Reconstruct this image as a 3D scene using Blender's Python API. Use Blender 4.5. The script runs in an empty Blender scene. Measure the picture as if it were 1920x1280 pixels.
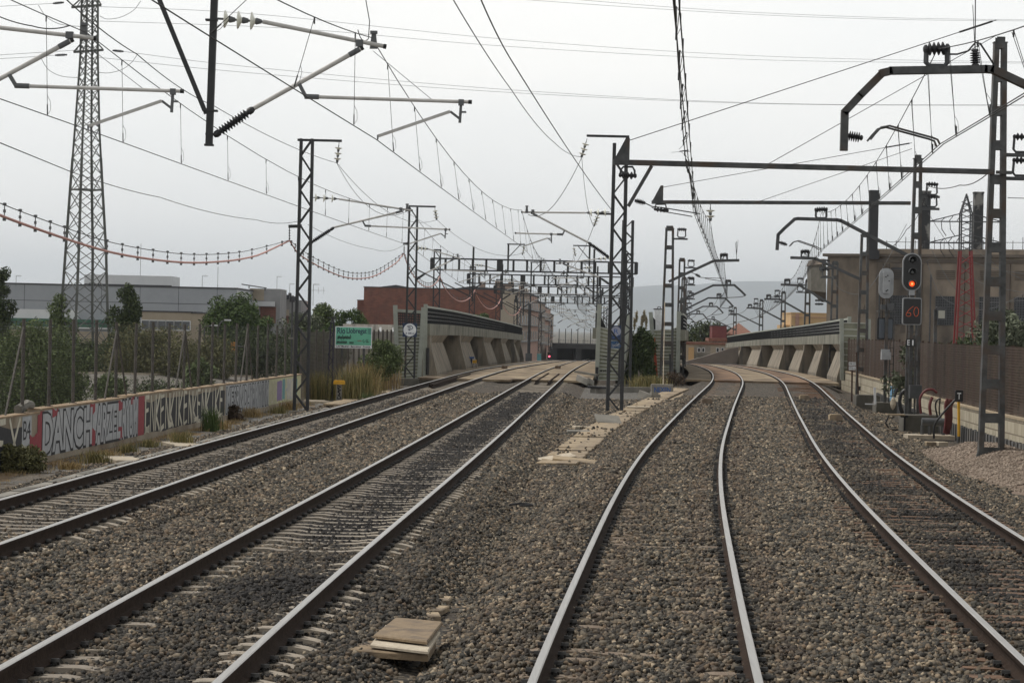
import bpy, math, random
import numpy as np
from mathutils import Vector, Matrix
random.seed(7)
rng = np.random.default_rng(7)
S = bpy.context.scene
COL = S.collection
# ---------------------------------------------------------------- camera model
F, TH, HV, H = 4770.0, math.radians(1.3), -24.0, 2.68
CT, ST = math.cos(TH), math.sin(TH)


def P(px, py, d):
    u, v = px - 960.0, py - 640.0
    return Vector(((u*CT + v*ST)*d/F, d, H - (-u*ST + v*CT - HV)*d/F))


def PX(px, z, d):
    b = HV + (H - z)*F/d
    a = (px - 960.0 + b*ST)/CT
    return Vector((a*d/F, d, z))


def PG(px, py, z):
    u, v = px - 960.0, py - 640.0
    a, b = u*CT + v*ST, -u*ST + v*CT
    d = (H - z)*F/(b - HV)
    return Vector((a*d/F, d, z))


# ---------------------------------------------------------------- plan of the line
def spl(pts):
    x = np.array([p[0] for p in pts], float); y = np.array([p[1] for p in pts], float)
    n = len(x); h = np.diff(x); A = np.zeros((n, n)); r = np.zeros(n)
    A[0, 0] = A[-1, -1] = 1
    for i in range(1, n-1):
        A[i, i-1] = h[i-1]; A[i, i] = 2*(h[i-1]+h[i]); A[i, i+1] = h[i]
        r[i] = 6*((y[i+1]-y[i])/h[i] - (y[i]-y[i-1])/h[i-1])
    M = np.linalg.solve(A, r)

    def f(t):
        t = np.asarray(t, float); tc = np.clip(t, x[0], x[-1])
        i = np.clip(np.searchsorted(x, tc) - 1, 0, n-2); a = tc - x[i]; b = x[i+1] - tc; hh = h[i]
        v = M[i]*b**3/(6*hh) + M[i+1]*a**3/(6*hh) + (y[i]/hh - M[i]*hh/6)*b + (y[i+1]/hh - M[i+1]*hh/6)*a
        s0 = (y[1]-y[0])/h[0] - h[0]*(2*M[0]+M[1])/6
        s1 = (y[-1]-y[-2])/h[-1] + h[-1]*(2*M[-1]+M[-2])/6
        return v + np.where(t < x[0], (t-x[0])*s0, 0) + np.where(t > x[-1], (t-x[-1])*s1, 0)
    return f


T1 = spl([(20, -7.28), (40, -6.52), (60, -5.72), (90, -4.5), (120, -3.3), (150, -2.06), (180, -.75), (230, 1.75), (300, 5.3), (420, 11.4), (560, 18.5)])
T2 = spl([(12, -3.25), (25, -2.8), (40, -2.16), (60, -1.3), (90, -.1), (120, 1.1), (160, 2.7), (230, 5.5), (300, 8.3), (420, 13.1), (560, 18.7 + 4.6)])
T3 = spl([(14, .75), (20, 1.12), (30, 1.79), (40, 2.5), (50, 3.28), (60, 4.14), (75, 5.55), (90, 6.99), (105, 8.46), (120, 9.94), (140, 11.88), (160, 13.57), (200, 16.4), (250, 19.2), (320, 22.4), (400, 25), (500, 27)])
T4 = lambda t: T3(t) + 4.02
TR = [T1, T2, T3, T4]


def zp(d):
    d = np.asarray(d, float)
    s = lambda t, w: w*np.log1p(np.exp(np.clip(t/w, -30, 30)))
    return -.0066*s(d-165, 10.) - .0055*s(d-300, 15.)


def zf(d):
    return float(zp(d))


def smooth(a, b, t):
    t = np.clip((t-a)/(b-a), 0, 1)
    return t*t*(3-2*t)


def vnoise(x, y, s, seed):
    r = np.random.default_rng(seed).random((64, 64))
    X, Y = np.asarray(x)/s, np.asarray(y)/s
    i, j = np.floor(X).astype(int), np.floor(Y).astype(int); fx, fy = X-i, Y-j
    fx = fx*fx*(3-2*fx); fy = fy*fy*(3-2*fy)
    g = lambda a, b: r[a % 64, b % 64]
    return (g(i, j)*(1-fx)+g(i+1, j)*fx)*(1-fy) + (g(i, j+1)*(1-fx)+g(i+1, j+1)*fx)*fy


def ground_z(x, y):
    x, y = np.asarray(x, float), np.asarray(y, float)
    x1, x2, x3, x4 = T1(y), T2(y), T3(y), T4(y)
    z = np.full(x.shape, -.68)
    for k, xt in enumerate((x1, x2, x3, x4)):
        u = np.abs(x - xt)
        top = (-.235, -.232, -.205, -.225)[k]
        z = np.maximum(z, top - .5*np.maximum(u-1.6, 0))
    four = np.minimum(np.abs(x-x1), np.abs(x-x2))
    w = (x > x1) & (x < x2)
    z = np.where(w, np.maximum(z, -.30), z)
    w = (x > x3) & (x < x4)
    z = np.where(w, np.maximum(z, -.215 + .03*np.sin((x-x3)/4.02*math.pi)), z)
    w = (x > x2) & (x < x3)
    z = np.where(w, np.maximum(z, -.47), z)
    calm = 1-.92*smooth(1.0, .75, four)*smooth(30, 36, y)
    z = z + ((vnoise(x, y, .9, 3)-.5)*.055 + (vnoise(x, y, .3, 4)-.5)*.03)*calm
    z = z + .004*smooth(1.0, .75, four)*smooth(30, 36, y)
    z = z + .014*smooth(1.05, .7, np.abs(x-x4))
    # near camera the four-foot of the second track is full of ballast
    z = z + .05*smooth(34, 24, y)*np.exp(-((x-x2)/.55)**2)
    # outside the railway land falls away
    z = z - 2.0*smooth(-6.9, -9.5, x-x1)*smooth(30, 34, y) - 1.2*smooth(7.5, 11, x-x4)
    # the river gap between the two decks
    return z + zp(y)


# ---------------------------------------------------------------- object helpers
OFF = {}


def tag(o, label=None, cat=None, group=None, kind=None):
    if label: o['label'] = label
    if cat: o['category'] = cat
    if group: o['group'] = group
    if kind: o['kind'] = kind
    return o


def thing(name, label, cat, loc=(0, 0, 0), group=None):
    o = bpy.data.objects.new(name, None); COL.objects.link(o)
    o.empty_display_size = .2
    o.location = Vector(loc); OFF[o.name] = Vector(loc)
    return tag(o, label, cat, group)


def dup(root, loc, label=None, rotz=0):
    r = root.copy(); COL.objects.link(r); r.location = loc; r.rotation_euler = (0, 0, rotz); OFF[r.name] = Vector(loc)
    if label: r['label'] = label
    for ch in list(root.children):
        c = ch.copy(); COL.objects.link(c); c.parent = r
        for g in list(ch.children):
            e = g.copy(); COL.objects.link(e); e.parent = c
    return r


class MB:
    def __init__(s):
        s.v = []; s.f = []; s.m = []

    def add(s, vs, fs, m=0):
        o = len(s.v); s.v.extend([tuple(q) for q in vs])
        s.f.extend([tuple(i+o for i in q) for q in fs]); s.m.extend([m]*len(fs))
        return s

    def box(s, c, sz, rot=0, m=0):
        c = Vector(c); a, b, h = sz[0]/2, sz[1]/2, sz[2]/2
        cr, sr = math.cos(rot), math.sin(rot); vs = []
        for z in (-h, h):
            for x, y in ((-a, -b), (a, -b), (a, b), (-a, b)):
                vs.append((c.x + x*cr - y*sr, c.y + x*sr + y*cr, c.z + z))
        return s.add(vs, [(3, 2, 1, 0), (4, 5, 6, 7), (0, 1, 5, 4), (1, 2, 6, 5), (2, 3, 7, 6), (3, 0, 4, 7)], m)

    def beam(s, p, q, w, h, up=(0, 0, 1), m=0):
        p, q = Vector(p), Vector(q); d = (q-p)
        if d.length < 1e-6: return s
        d.normalize(); up = Vector(up)
        if abs(d.dot(up)) > .98: up = Vector((0, 1, 0)) if abs(d.y) < .9 else Vector((1, 0, 0))
        sd = d.cross(up).normalized(); u = sd.cross(d).normalized()
        vs = []
        for o in (p, q):
            for a, b in ((-1, -1), (1, -1), (1, 1), (-1, 1)):
                vs.append(o + sd*(a*w/2) + u*(b*h/2))
        return s.add(vs, [(3, 2, 1, 0), (4, 5, 6, 7), (0, 1, 5, 4), (1, 2, 6, 5), (2, 3, 7, 6), (3, 0, 4, 7)], m)

    def lathe(s, p, q, prof, n=10, m=0):
        p, q = Vector(p), Vector(q); d = (q-p); L = d.length; d.normalize()
        t = Vector((0, 0, 1)) if abs(d.z) < .9 else Vector((1, 0, 0))
        a = d.cross(t).normalized(); b = d.cross(a)
        vs = []; fs = []
        for t, r in prof:
            for k in range(n):
                w = 2*math.pi*k/n
                vs.append(p + d*(t*L) + a*(r*math.cos(w)) + b*(r*math.sin(w)))
        N = len(prof)
        for i in range(N-1):
            for k in range(n):
                k2 = (k+1) % n
                fs.append((i*n+k, i*n+k2, (i+1)*n+k2, (i+1)*n+k))
        fs.append(tuple(range(n))[::-1]); fs.append(tuple((N-1)*n+k for k in range(n)))
        return s.add(vs, fs, m)

    def tube(s, p, q, r, r2=None, n=8, m=0):
        return s.lathe(p, q, [(0, r), (1, r if r2 is None else r2)], n, m)

    def path(s, pts, r, n=6, m=0):
        pts = [Vector(q) for q in pts]; N = len(pts); vs = []; fs = []
        prev = None
        for i, q in enumerate(pts):
            d = (pts[min(i+1, N-1)] - pts[max(i-1, 0)]).normalized()
            if prev is None:
                t = Vector((0, 0, 1)) if abs(d.z) < .9 else Vector((1, 0, 0))
                a = d.cross(t).normalized()
            else:
                a = (prev - d*prev.dot(d)).normalized()
            prev = a; b = d.cross(a)
            rr = r[i] if hasattr(r, '__len__') else r
            for k in range(n):
                w = 2*math.pi*k/n
                vs.append(q + a*(rr*math.cos(w)) + b*(rr*math.sin(w)))
        for i in range(N-1):
            for k in range(n):
                k2 = (k+1) % n
                fs.append((i*n+k, i*n+k2, (i+1)*n+k2, (i+1)*n+k))
        fs.append(tuple(range(n))[::-1]); fs.append(tuple((N-1)*n+k for k in range(n)))
        return s.add(vs, fs, m)

    def sheet(s, poly, nrm, t, m=0):
        """polygon extruded by t along nrm (solid)"""
        nrm = Vector(nrm).normalized(); n = len(poly)
        a = [Vector(q) for q in poly]; b = [q + nrm*t for q in a]
        fs = [tuple(range(n))[::-1], tuple(range(n, 2*n))]
        for i in range(n):
            j = (i+1) % n; fs.append((i, j, n+j, n+i))
        return s.add(a+b, fs, m)

    def build(s, name, mat, parent=None, loc=None, local=False, smooth=False):
        off = Vector((0, 0, 0))
        if parent is not None and not local: off = OFF[parent.name]
        if parent is None and loc is not None: off = Vector(loc)
        me = bpy.data.meshes.new(name)
        vs = s.v
        if off.length: vs = [(a-off.x, b-off.y, c-off.z) for a, b, c in vs]
        me.from_pydata(vs, [], s.f)
        for mt in (mat if isinstance(mat, (list, tuple)) else [mat]): me.materials.append(mt)
        if any(s.m): me.polygons.foreach_set('material_index', s.m)
        if smooth: me.polygons.foreach_set('use_smooth', [True]*len(me.polygons))
        me.update()
        return put(name, me, parent, off)


def put(name, me, parent=None, off=Vector((0, 0, 0))):
    o = bpy.data.objects.new(name, me); COL.objects.link(o)
    if parent is not None:
        o.parent = parent; OFF[o.name] = OFF.get(parent.name, Vector((0, 0, 0)))
    else:
        o.location = off; OFF[o.name] = Vector(off)
    return o


def npmesh(name, V, Fq, mat, parent=None, off=(0, 0, 0), attr=None):
    """numpy verts (n,3) and faces (m,k) of equal size"""
    V = np.asarray(V, np.float32) - np.asarray(off, np.float32); Fq = np.asarray(Fq, np.int32)
    me = bpy.data.meshes.new(name); k = Fq.shape[1]
    me.vertices.add(len(V)); me.vertices.foreach_set('co', V.ravel())
    me.loops.add(Fq.size); me.loops.foreach_set('vertex_index', Fq.ravel())
    me.polygons.add(len(Fq)); me.polygons.foreach_set('loop_start', np.arange(0, Fq.size, k, dtype=np.int32))
    me.polygons.foreach_set('loop_total', np.full(len(Fq), k, np.int32))
    if attr is not None:
        a = me.attributes.new('stain_tone', 'FLOAT', 'POINT'); a.data.foreach_set('value', np.asarray(attr, np.float32))
    me.materials.append(mat); me.update(calc_edges=True)
    return put(name, me, parent, Vector(off))


# ---------------------------------------------------------------- materials
def mat(name, c, rough=.7, c2=None, sc=4., metal=0., bump=0., bsc=None, det=6., c3=None, sc3=.4, island=False, spec=None, stretch=None, lo=.35, hi=.65):
    m = bpy.data.materials.new(name); m.use_nodes = True
    nt = m.node_tree; N = nt.nodes; L = nt.links
    b = N['Principled BSDF']; b.inputs['Roughness'].default_value = rough; b.inputs['Metallic'].default_value = metal
    if spec is not None: b.inputs['Specular IOR Level'].default_value = spec
    b.inputs['Base Color'].default_value = (*c, 1)
    tc = N.new('ShaderNodeTexCoord'); co = tc.outputs['Object']
    if stretch:
        mp = N.new('ShaderNodeMapping'); mp.inputs['Scale'].default_value = stretch; L.new(co, mp.inputs['Vector']); co = mp.outputs['Vector']
    if c2 is not None:
        if island:
            g = N.new('ShaderNodeNewGeometry'); fac = g.outputs['Random Per Island']
        else:
            n = N.new('ShaderNodeTexNoise'); n.inputs['Scale'].default_value = sc; n.inputs['Detail'].default_value = det; n.inputs['Roughness'].default_value = .65
            L.new(co, n.inputs['Vector'])
            mr = N.new('ShaderNodeMapRange'); mr.inputs['From Min'].default_value = lo; mr.inputs['From Max'].default_value = hi
            L.new(n.outputs['Fac'], mr.inputs['Value']); fac = mr.outputs['Result']
        mx = N.new('ShaderNodeMix'); mx.data_type = 'RGBA'
        mx.inputs['A'].default_value = (*c, 1); mx.inputs['B'].default_value = (*c2, 1); L.new(fac, mx.inputs['Factor'])
        out = mx.outputs['Result']
        if c3 is not None:
            n3 = N.new('ShaderNodeTexNoise'); n3.inputs['Scale'].default_value = sc3; n3.inputs['Detail'].default_value = 5; L.new(co, n3.inputs['Vector'])
            m3 = N.new('ShaderNodeMapRange'); m3.inputs['From Min'].default_value = .48; m3.inputs['From Max'].default_value = .66; L.new(n3.outputs['Fac'], m3.inputs['Value'])
            x3 = N.new('ShaderNodeMix'); x3.data_type = 'RGBA'; L.new(m3.outputs['Result'], x3.inputs['Factor']); L.new(out, x3.inputs['A']); x3.inputs['B'].default_value = (*c3, 1)
            out = x3.outputs['Result']
        L.new(out, b.inputs['Base Color'])
    if bump:
        n2 = N.new('ShaderNodeTexNoise'); n2.inputs['Scale'].default_value = bsc or sc*4; n2.inputs['Detail'].default_value = 8; L.new(co, n2.inputs['Vector'])
        bp = N.new('ShaderNodeBump'); bp.inputs['Strength'].default_value = bump; bp.inputs['Distance'].default_value = .05
        L.new(n2.outputs['Fac'], bp.inputs['Height']); L.new(bp.outputs['Normal'], b.inputs['Normal'])
    return m


def brickmat(name, c1, c2, mortar, sc=1., bw=.4, bh=.2, ms=.012, dirt=(.1, .09, .08), rough=.85, horiz='x', dlo=.5, dhi=.75):
    m = bpy.data.materials.new(name); m.use_nodes = True
    nt = m.node_tree; N = nt.nodes; L = nt.links; b = N['Principled BSDF']; b.inputs['Roughness'].default_value = rough
    tc = N.new('ShaderNodeTexCoord'); sx = N.new('ShaderNodeSeparateXYZ'); cx = N.new('ShaderNodeCombineXYZ')
    L.new(tc.outputs['Object'], sx.inputs[0])
    if horiz == 'xy':
        ad = N.new('ShaderNodeMath'); ad.operation = 'ADD'; L.new(sx.outputs[0], ad.inputs[0]); L.new(sx.outputs[1], ad.inputs[1]); L.new(ad.outputs[0], cx.inputs[0])
    else:
        L.new(sx.outputs[0 if horiz == 'x' else 1], cx.inputs[0])
    L.new(sx.outputs[2], cx.inputs[1])
    br = N.new('ShaderNodeTexBrick'); L.new(cx.outputs[0], br.inputs['Vector'])
    br.inputs['Scale'].default_value = sc; br.inputs['Color1'].default_value = (*c1, 1); br.inputs['Color2'].default_value = (*c2, 1); br.inputs['Mortar'].default_value = (*mortar, 1)
    br.inputs['Mortar Size'].default_value = ms; br.inputs['Brick Width'].default_value = bw; br.inputs['Row Height'].default_value = bh
    n = N.new('ShaderNodeTexNoise'); n.inputs['Scale'].default_value = .7; n.inputs['Detail'].default_value = 8; n.inputs['Roughness'].default_value = .7; L.new(tc.outputs['Object'], n.inputs['Vector'])
    mr = N.new('ShaderNodeMapRange'); mr.inputs['From Min'].default_value = dlo; mr.inputs['From Max'].default_value = dhi; L.new(n.outputs['Fac'], mr.inputs['Value'])
    mx = N.new('ShaderNodeMix'); mx.data_type = 'RGBA'; L.new(mr.outputs['Result'], mx.inputs['Factor']); L.new(br.outputs['Color'], mx.inputs['A']); mx.inputs['B'].default_value = (*dirt, 1)
    L.new(mx.outputs['Result'], b.inputs['Base Color'])
    bp = N.new('ShaderNodeBump'); bp.inputs['Strength'].default_value = .5; bp.inputs['Distance'].default_value = .01; bp.invert = True
    L.new(br.outputs['Fac'], bp.inputs['Height']); L.new(bp.outputs['Normal'], b.inputs['Normal'])
    return m


def emit(name, c, s):
    m = bpy.data.materials.new(name); m.use_nodes = True
    b = m.node_tree.nodes['Principled BSDF']; b.inputs['Base Color'].default_value = (*c, 1)
    b.inputs['Emission Color'].default_value = (*c, 1); b.inputs['Emission Strength'].default_value = s
    return m


def netmat(name, c, cell, wire, c2=None, holes=True, hv=(1, 1)):
    """square wire netting: opaque wires, open holes, in object space (along = x+y, up = z)"""
    m = bpy.data.materials.new(name); m.use_nodes = True
    nt = m.node_tree; N = nt.nodes; L = nt.links; b = N['Principled BSDF']; b.inputs['Roughness'].default_value = .7
    b.inputs['Base Color'].default_value = (*c, 1)
    tc = N.new('ShaderNodeTexCoord'); sx = N.new('ShaderNodeSeparateXYZ'); L.new(tc.outputs['Object'], sx.inputs[0])
    ad = N.new('ShaderNodeVectorMath'); ad.operation = 'LENGTH'; cx = N.new('ShaderNodeCombineXYZ')
    L.new(sx.outputs[0], cx.inputs[0]); L.new(sx.outputs[1], cx.inputs[1]); L.new(cx.outputs[0], ad.inputs[0])
    outs = []
    for src, k in ((ad.outputs['Value'], hv[0]), (sx.outputs[2], hv[1])):
        d = N.new('ShaderNodeMath'); d.operation = 'DIVIDE'; L.new(src, d.inputs[0]); d.inputs[1].default_value = cell*k
        fr = N.new('ShaderNodeMath'); fr.operation = 'FRACT'; L.new(d.outputs[0], fr.inputs[0])
        lt = N.new('ShaderNodeMath'); lt.operation = 'LESS_THAN'; L.new(fr.outputs[0], lt.inputs[0]); lt.inputs[1].default_value = wire/(cell*k)
        outs.append(lt.outputs[0])
    mx = N.new('ShaderNodeMath'); mx.operation = 'MAXIMUM'; L.new(outs[0], mx.inputs[0]); L.new(outs[1], mx.inputs[1])
    L.new(mx.outputs[0], b.inputs['Alpha'])
    if c2:
        n = N.new('ShaderNodeTexNoise'); n.inputs['Scale'].default_value = .8; L.new(tc.outputs['Object'], n.inputs['Vector'])
        q = N.new('ShaderNodeMix'); q.data_type = 'RGBA'; q.inputs['A'].default_value = (*c, 1); q.inputs['B'].default_value = (*c2, 1); L.new(n.outputs['Fac'], q.inputs['Factor']); L.new(q.outputs['Result'], b.inputs['Base Color'])
    return m


M = {}
M['steel_dark'] = mat('dark_painted_steel', (.016, .018, .02), .55, (.03, .03, .032), 3.)
M['steel_grey'] = mat('galvanised_steel', (.042, .045, .046), .6, (.105, .108, .108), 3., .2, c3=(.075, .05, .034), sc3=1.3)
M['steel_mid'] = mat('weathered_steel', (.05, .055, .058), .6, (.09, .09, .095), 2.)
M['alu'] = mat('aluminium_tube', (.46, .45, .43), .5, (.58, .57, .55), 6.)
M['clamp'] = mat('cast_clamp', (.12, .125, .13), .6)
M['cap'] = mat('black_cap', (.012, .012, .014), .5)
M['wire'] = mat('copper_wire_weathered', (.022, .022, .022), .6)
M['wire_grey'] = mat('aluminium_line', (.16, .165, .17), .6)
M['glass_ins'] = mat('glass_insulator', (.86, .86, .76), .25)
M['dark_ins'] = mat('polymer_insulator', (.03, .03, .033), .5)
M['rail_side'] = mat('rail_rust', (.022, .013, .009), .9, (.042, .027, .019), 8., bump=.2, spec=.15)
M['rail_top'] = mat('rail_polished', (.50, .48, .45), .36, (.40, .38, .355), 30., .85, stretch=(1, .02, 1))
M['conc_sleeper'] = mat('concrete_sleeper', (.26, .225, .175), .85, (.36, .31, .25), 5., bump=.2, c3=(.13, .11, .09), sc3=.5)
M['rust_sleeper'] = mat('stained_concrete_sleeper', (.15, .105, .075), .85, (.24, .19, .14), 4., bump=.2)
M['wood_sleeper'] = mat('timber_sleeper', (.065, .036, .022), .85, (.23, .135, .08), 3., bump=.5, stretch=(1, 6, 1))
M['clip'] = mat('rail_clip', (.012, .011, .01), .6)
M['slab'] = mat('trough_slab', (.40, .31, .20), .9, (.27, .21, .14), 3., bump=.3, c3=(.2, .16, .12), sc3=2.)
M['slab_pale'] = mat('pale_slab', (.55, .48, .37), .9, (.40, .34, .26), 4., bump=.3)
M['conc'] = mat('grey_concrete', (.20, .19, .165), .9, (.29, .27, .235), 1.5, bump=.3, c3=(.12, .115, .10), sc3=.5)
M['conc_dark'] = mat('dark_concrete', (.09, .085, .07), .9, (.14, .13, .11), 1.5, bump=.3)
M['conc_tan'] = mat('tan_concrete', (.22, .188, .142), .9, (.36, .312, .245), 1.1, bump=.3, c3=(.13, .12, .105), sc3=1.6, stretch=(1, 1, .22))
# ================================================================ camera, sky, sun
cam = bpy.data.cameras.new('camera'); co = bpy.data.objects.new('camera', cam); COL.objects.link(co)
cam.sensor_width = 36; cam.lens = F/1920*36; cam.clip_start = .5; cam.clip_end = 30000
cam.shift_x = -.5/1920; cam.shift_y = HV/1920
co.matrix_world = Matrix.Translation((0, 0, H)) @ Matrix.Rotation(math.pi/2, 4, 'X') @ Matrix.Rotation(TH, 4, 'Z')
S.camera = co
S.view_settings.view_transform = 'Standard'; S.view_settings.look = 'None'; S.view_settings.exposure = .42
S.cycles.volume_bounces = 2; S.view_settings.gamma = 1
SUN_EL, SUN_AZ = math.radians(60), math.radians(-72)      # azimuth from +Y towards +X
w = bpy.data.worlds.new('World'); S.world = w; w.use_nodes = True
nt = w.node_tree; bg = nt.nodes['Background']
sky = nt.nodes.new('ShaderNodeTexSky'); sky.sky_type = 'NISHITA'; sky.sun_disc = False
sky.sun_elevation = SUN_EL; sky.sun_rotation = SUN_AZ; sky.dust_density = 6; sky.air_density = 1.4; sky.altitude = 20
# thin cloud veil over the clear sky
tc = nt.nodes.new('ShaderNodeTexCoord'); mp = nt.nodes.new('ShaderNodeMapping'); mp.inputs['Scale'].default_value = (1.5, 1.5, 6)
nz = nt.nodes.new('ShaderNodeTexNoise'); nz.inputs['Scale'].default_value = 2.2; nz.inputs['Detail'].default_value = 5
nt.links.new(tc.outputs['Generated'], mp.inputs['Vector']); nt.links.new(mp.outputs['Vector'], nz.inputs['Vector'])
cr = nt.nodes.new('ShaderNodeValToRGB'); cr.color_ramp.elements[0].position = .3; cr.color_ramp.elements[1].position = .7
cr.color_ramp.elements[0].color = (.875, .885, .88, 1); cr.color_ramp.elements[1].color = (.985, .972, .945, 1)
nt.links.new(nz.outputs['Fac'], cr.inputs['Fac'])
ml = nt.nodes.new('ShaderNodeVectorMath'); ml.operation = 'SCALE'; ml.inputs['Scale'].default_value = 9.8
nt.links.new(cr.outputs['Color'], ml.inputs[0])
mx = nt.nodes.new('ShaderNodeMix'); mx.data_type = 'RGBA'; mx.inputs['Factor'].default_value = .86
nt.links.new(sky.outputs['Color'], mx.inputs['A']); nt.links.new(ml.outputs['Vector'], mx.inputs['B']); nt.links.new(mx.outputs['Result'], bg.inputs['Color'])
bg.inputs['Strength'].default_value = .1
# sky dimmed above the view, an added gradient that lowers the scene light
sz = nt.nodes.new('ShaderNodeSeparateXYZ'); nt.links.new(tc.outputs['Generated'], sz.inputs[0])
zr = nt.nodes.new('ShaderNodeMapRange'); zr.inputs['From Min'].default_value = .16; zr.inputs['From Max'].default_value = .55; zr.inputs['To Min'].default_value = 1; zr.inputs['To Max'].default_value = .37; nt.links.new(sz.outputs[2], zr.inputs['Value'])
vs_ = nt.nodes.new('ShaderNodeVectorMath'); vs_.operation = 'SCALE'; nt.links.new(mx.outputs['Result'], vs_.inputs[0]); nt.links.new(zr.outputs['Result'], vs_.inputs['Scale']); nt.links.new(vs_.outputs['Vector'], bg.inputs['Color'])
sl = bpy.data.lights.new('sun', 'SUN'); so = bpy.data.objects.new('sun', sl); COL.objects.link(so)
sl.energy = 2.0; sl.angle = math.radians(11); sl.color = (1, .96, .9)
sd = Vector((math.sin(SUN_AZ)*math.cos(SUN_EL), math.cos(SUN_AZ)*math.cos(SUN_EL), math.sin(SUN_EL)))
so.rotation_euler = sd.to_track_quat('Z', 'Y').to_euler(); so.location = (0, 0, 60)

# ================================================================ ground
def bed_mat(name, stops, sc=15., tint=(.075, .052, .036)):
    m = bpy.data.materials.new(name); m.use_nodes = True
    nt = m.node_tree; N = nt.nodes; L = nt.links; b = N['Principled BSDF']; b.inputs['Roughness'].default_value = .9
    tc = N.new('ShaderNodeTexCoord'); v = N.new('ShaderNodeTexVoronoi'); v.inputs['Scale'].default_value = sc; L.new(tc.outputs['Object'], v.inputs['Vector'])
    sp = N.new('ShaderNodeSeparateColor'); L.new(v.outputs['Color'], sp.inputs[0])
    r = N.new('ShaderNodeValToRGB'); L.new(sp.outputs[0], r.inputs['Fac']); e = r.color_ramp.elements
    e[0].color = (*stops[0][1], 1); e[0].position = stops[0][0]; e[1].color = (*stops[-1][1], 1); e[1].position = stops[-1][0]
    for p, c in stops[1:-1]: k = e.new(p); k.color = (*c, 1)
    n = N.new('ShaderNodeTexNoise'); n.inputs['Scale'].default_value = .45; n.inputs['Detail'].default_value = 6; L.new(tc.outputs['Object'], n.inputs['Vector'])
    mr = N.new('ShaderNodeMapRange'); mr.inputs['From Min'].default_value = .45; mr.inputs['From Max'].default_value = .7; mr.inputs['To Max'].default_value = .7; L.new(n.outputs['Fac'], mr.inputs['Value'])
    x = N.new('ShaderNodeMix'); x.data_type = 'RGBA'; L.new(mr.outputs['Result'], x.inputs['Factor']); L.new(r.outputs['Color'], x.inputs['A']); x.inputs['B'].default_value = (*tint, 1); L.new(x.outputs['Result'], b.inputs['Base Color'])
    bp = N.new('ShaderNodeBump'); bp.inputs['Strength'].default_value = 1.; bp.inputs['Distance'].default_value = .05; bp.invert = True; L.new(v.outputs['Distance'], bp.inputs['Height']); L.new(bp.outputs['Normal'], b.inputs['Normal'])
    return m


M['bed'] = bed_mat('ballast_bed', [(0, (.008, .007, .0055)), (.4, (.036, .030, .023)), (.8, (.095, .079, .058)), (1, (.20, .165, .12))])
M['land'] = mat('dry_land', (.07, .065, .045), .95, (.12, .10, .07), .3, bump=.3)
M['cess'] = bed_mat('grey_gravel_path', [(0, (.08, .078, .072)), (.5, (.17, .165, .155)), (1, (.30, .29, .27))], 22., (.17, .13, .085))


def grid(xs, ys):
    X, Y = np.meshgrid(xs, ys); nx, ny = len(xs), len(ys)
    i = np.arange(nx*ny).reshape(ny, nx)
    Fq = np.stack([i[:-1, :-1].ravel(), i[:-1, 1:].ravel(), i[1:, 1:].ravel(), i[1:, :-1].ravel()], 1)
    return X, Y, Fq


# one sheet following the line (rows across the track), then wide land to the horizon
ys = np.concatenate([np.arange(8, 60, .35), np.arange(60, 165, .7), np.arange(165, 620, 6.)])
uu = np.concatenate([[-60, -40, -28, -22], np.arange(-17, 19.01, .3), [22, 28, 40, 60]])
U, Y, Fq = grid(uu, ys)
X = U + (T2(Y)+T3(Y))/2
Z = ground_z(X, Y)
o = npmesh('ground', np.stack([X, Y, Z], -1).reshape(-1, 3), Fq, M['bed']); tag(o, kind='structure')
mb = MB(); r_ = 7800
mb.add([(-r_, -150, -4.2), (r_, -150, -4.2), (r_, 19800, -4.2), (-r_, 19800, -4.2)], [(0, 1, 2, 3)])
tag(mb.build('terrain', M['land']), kind='structure')

# grey walkway of fine gravel between the first track and the graffiti wall
ys2 = np.concatenate([np.arange(30, 150, .8)])
U2, Y2, F2 = grid(np.linspace(-6.1, -2.9, 12), ys2)
X2 = U2 + T1(Y2)
Z2 = np.maximum(ground_z(X2, Y2), -.72+zp(Y2)) + .012 + .03*np.clip((U2+3.3)/.4, -1, 0)*0
Z2 = np.where(U2 > -3.2, Z2-.05, Z2)
o = npmesh('gravel_path', np.stack([X2, Y2, Z2], -1).reshape(-1, 3), F2, M['cess']); tag(o, kind='structure')

U3, Y3, F3 = grid(np.linspace(0, 1, 14), np.arange(88, 147, .9))
X3 = T2(Y3)+2.2 + U3*(T3(Y3)-2.4-(T2(Y3)+2.2)); Z3 = ground_z(X3, Y3)+.012
M['patch'] = bed_mat('mid_grey_gravel', [(0, (.035, .033, .03)), (.5, (.10, .095, .086)), (1, (.22, .21, .19))], 17., (.11, .09, .065))
tag(npmesh('gravel_patch', np.stack([X3, Y3, Z3], -1).reshape(-1, 3), F3, M['patch']), kind='structure')
# ballast stones: one loose mass nobody could count


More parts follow.
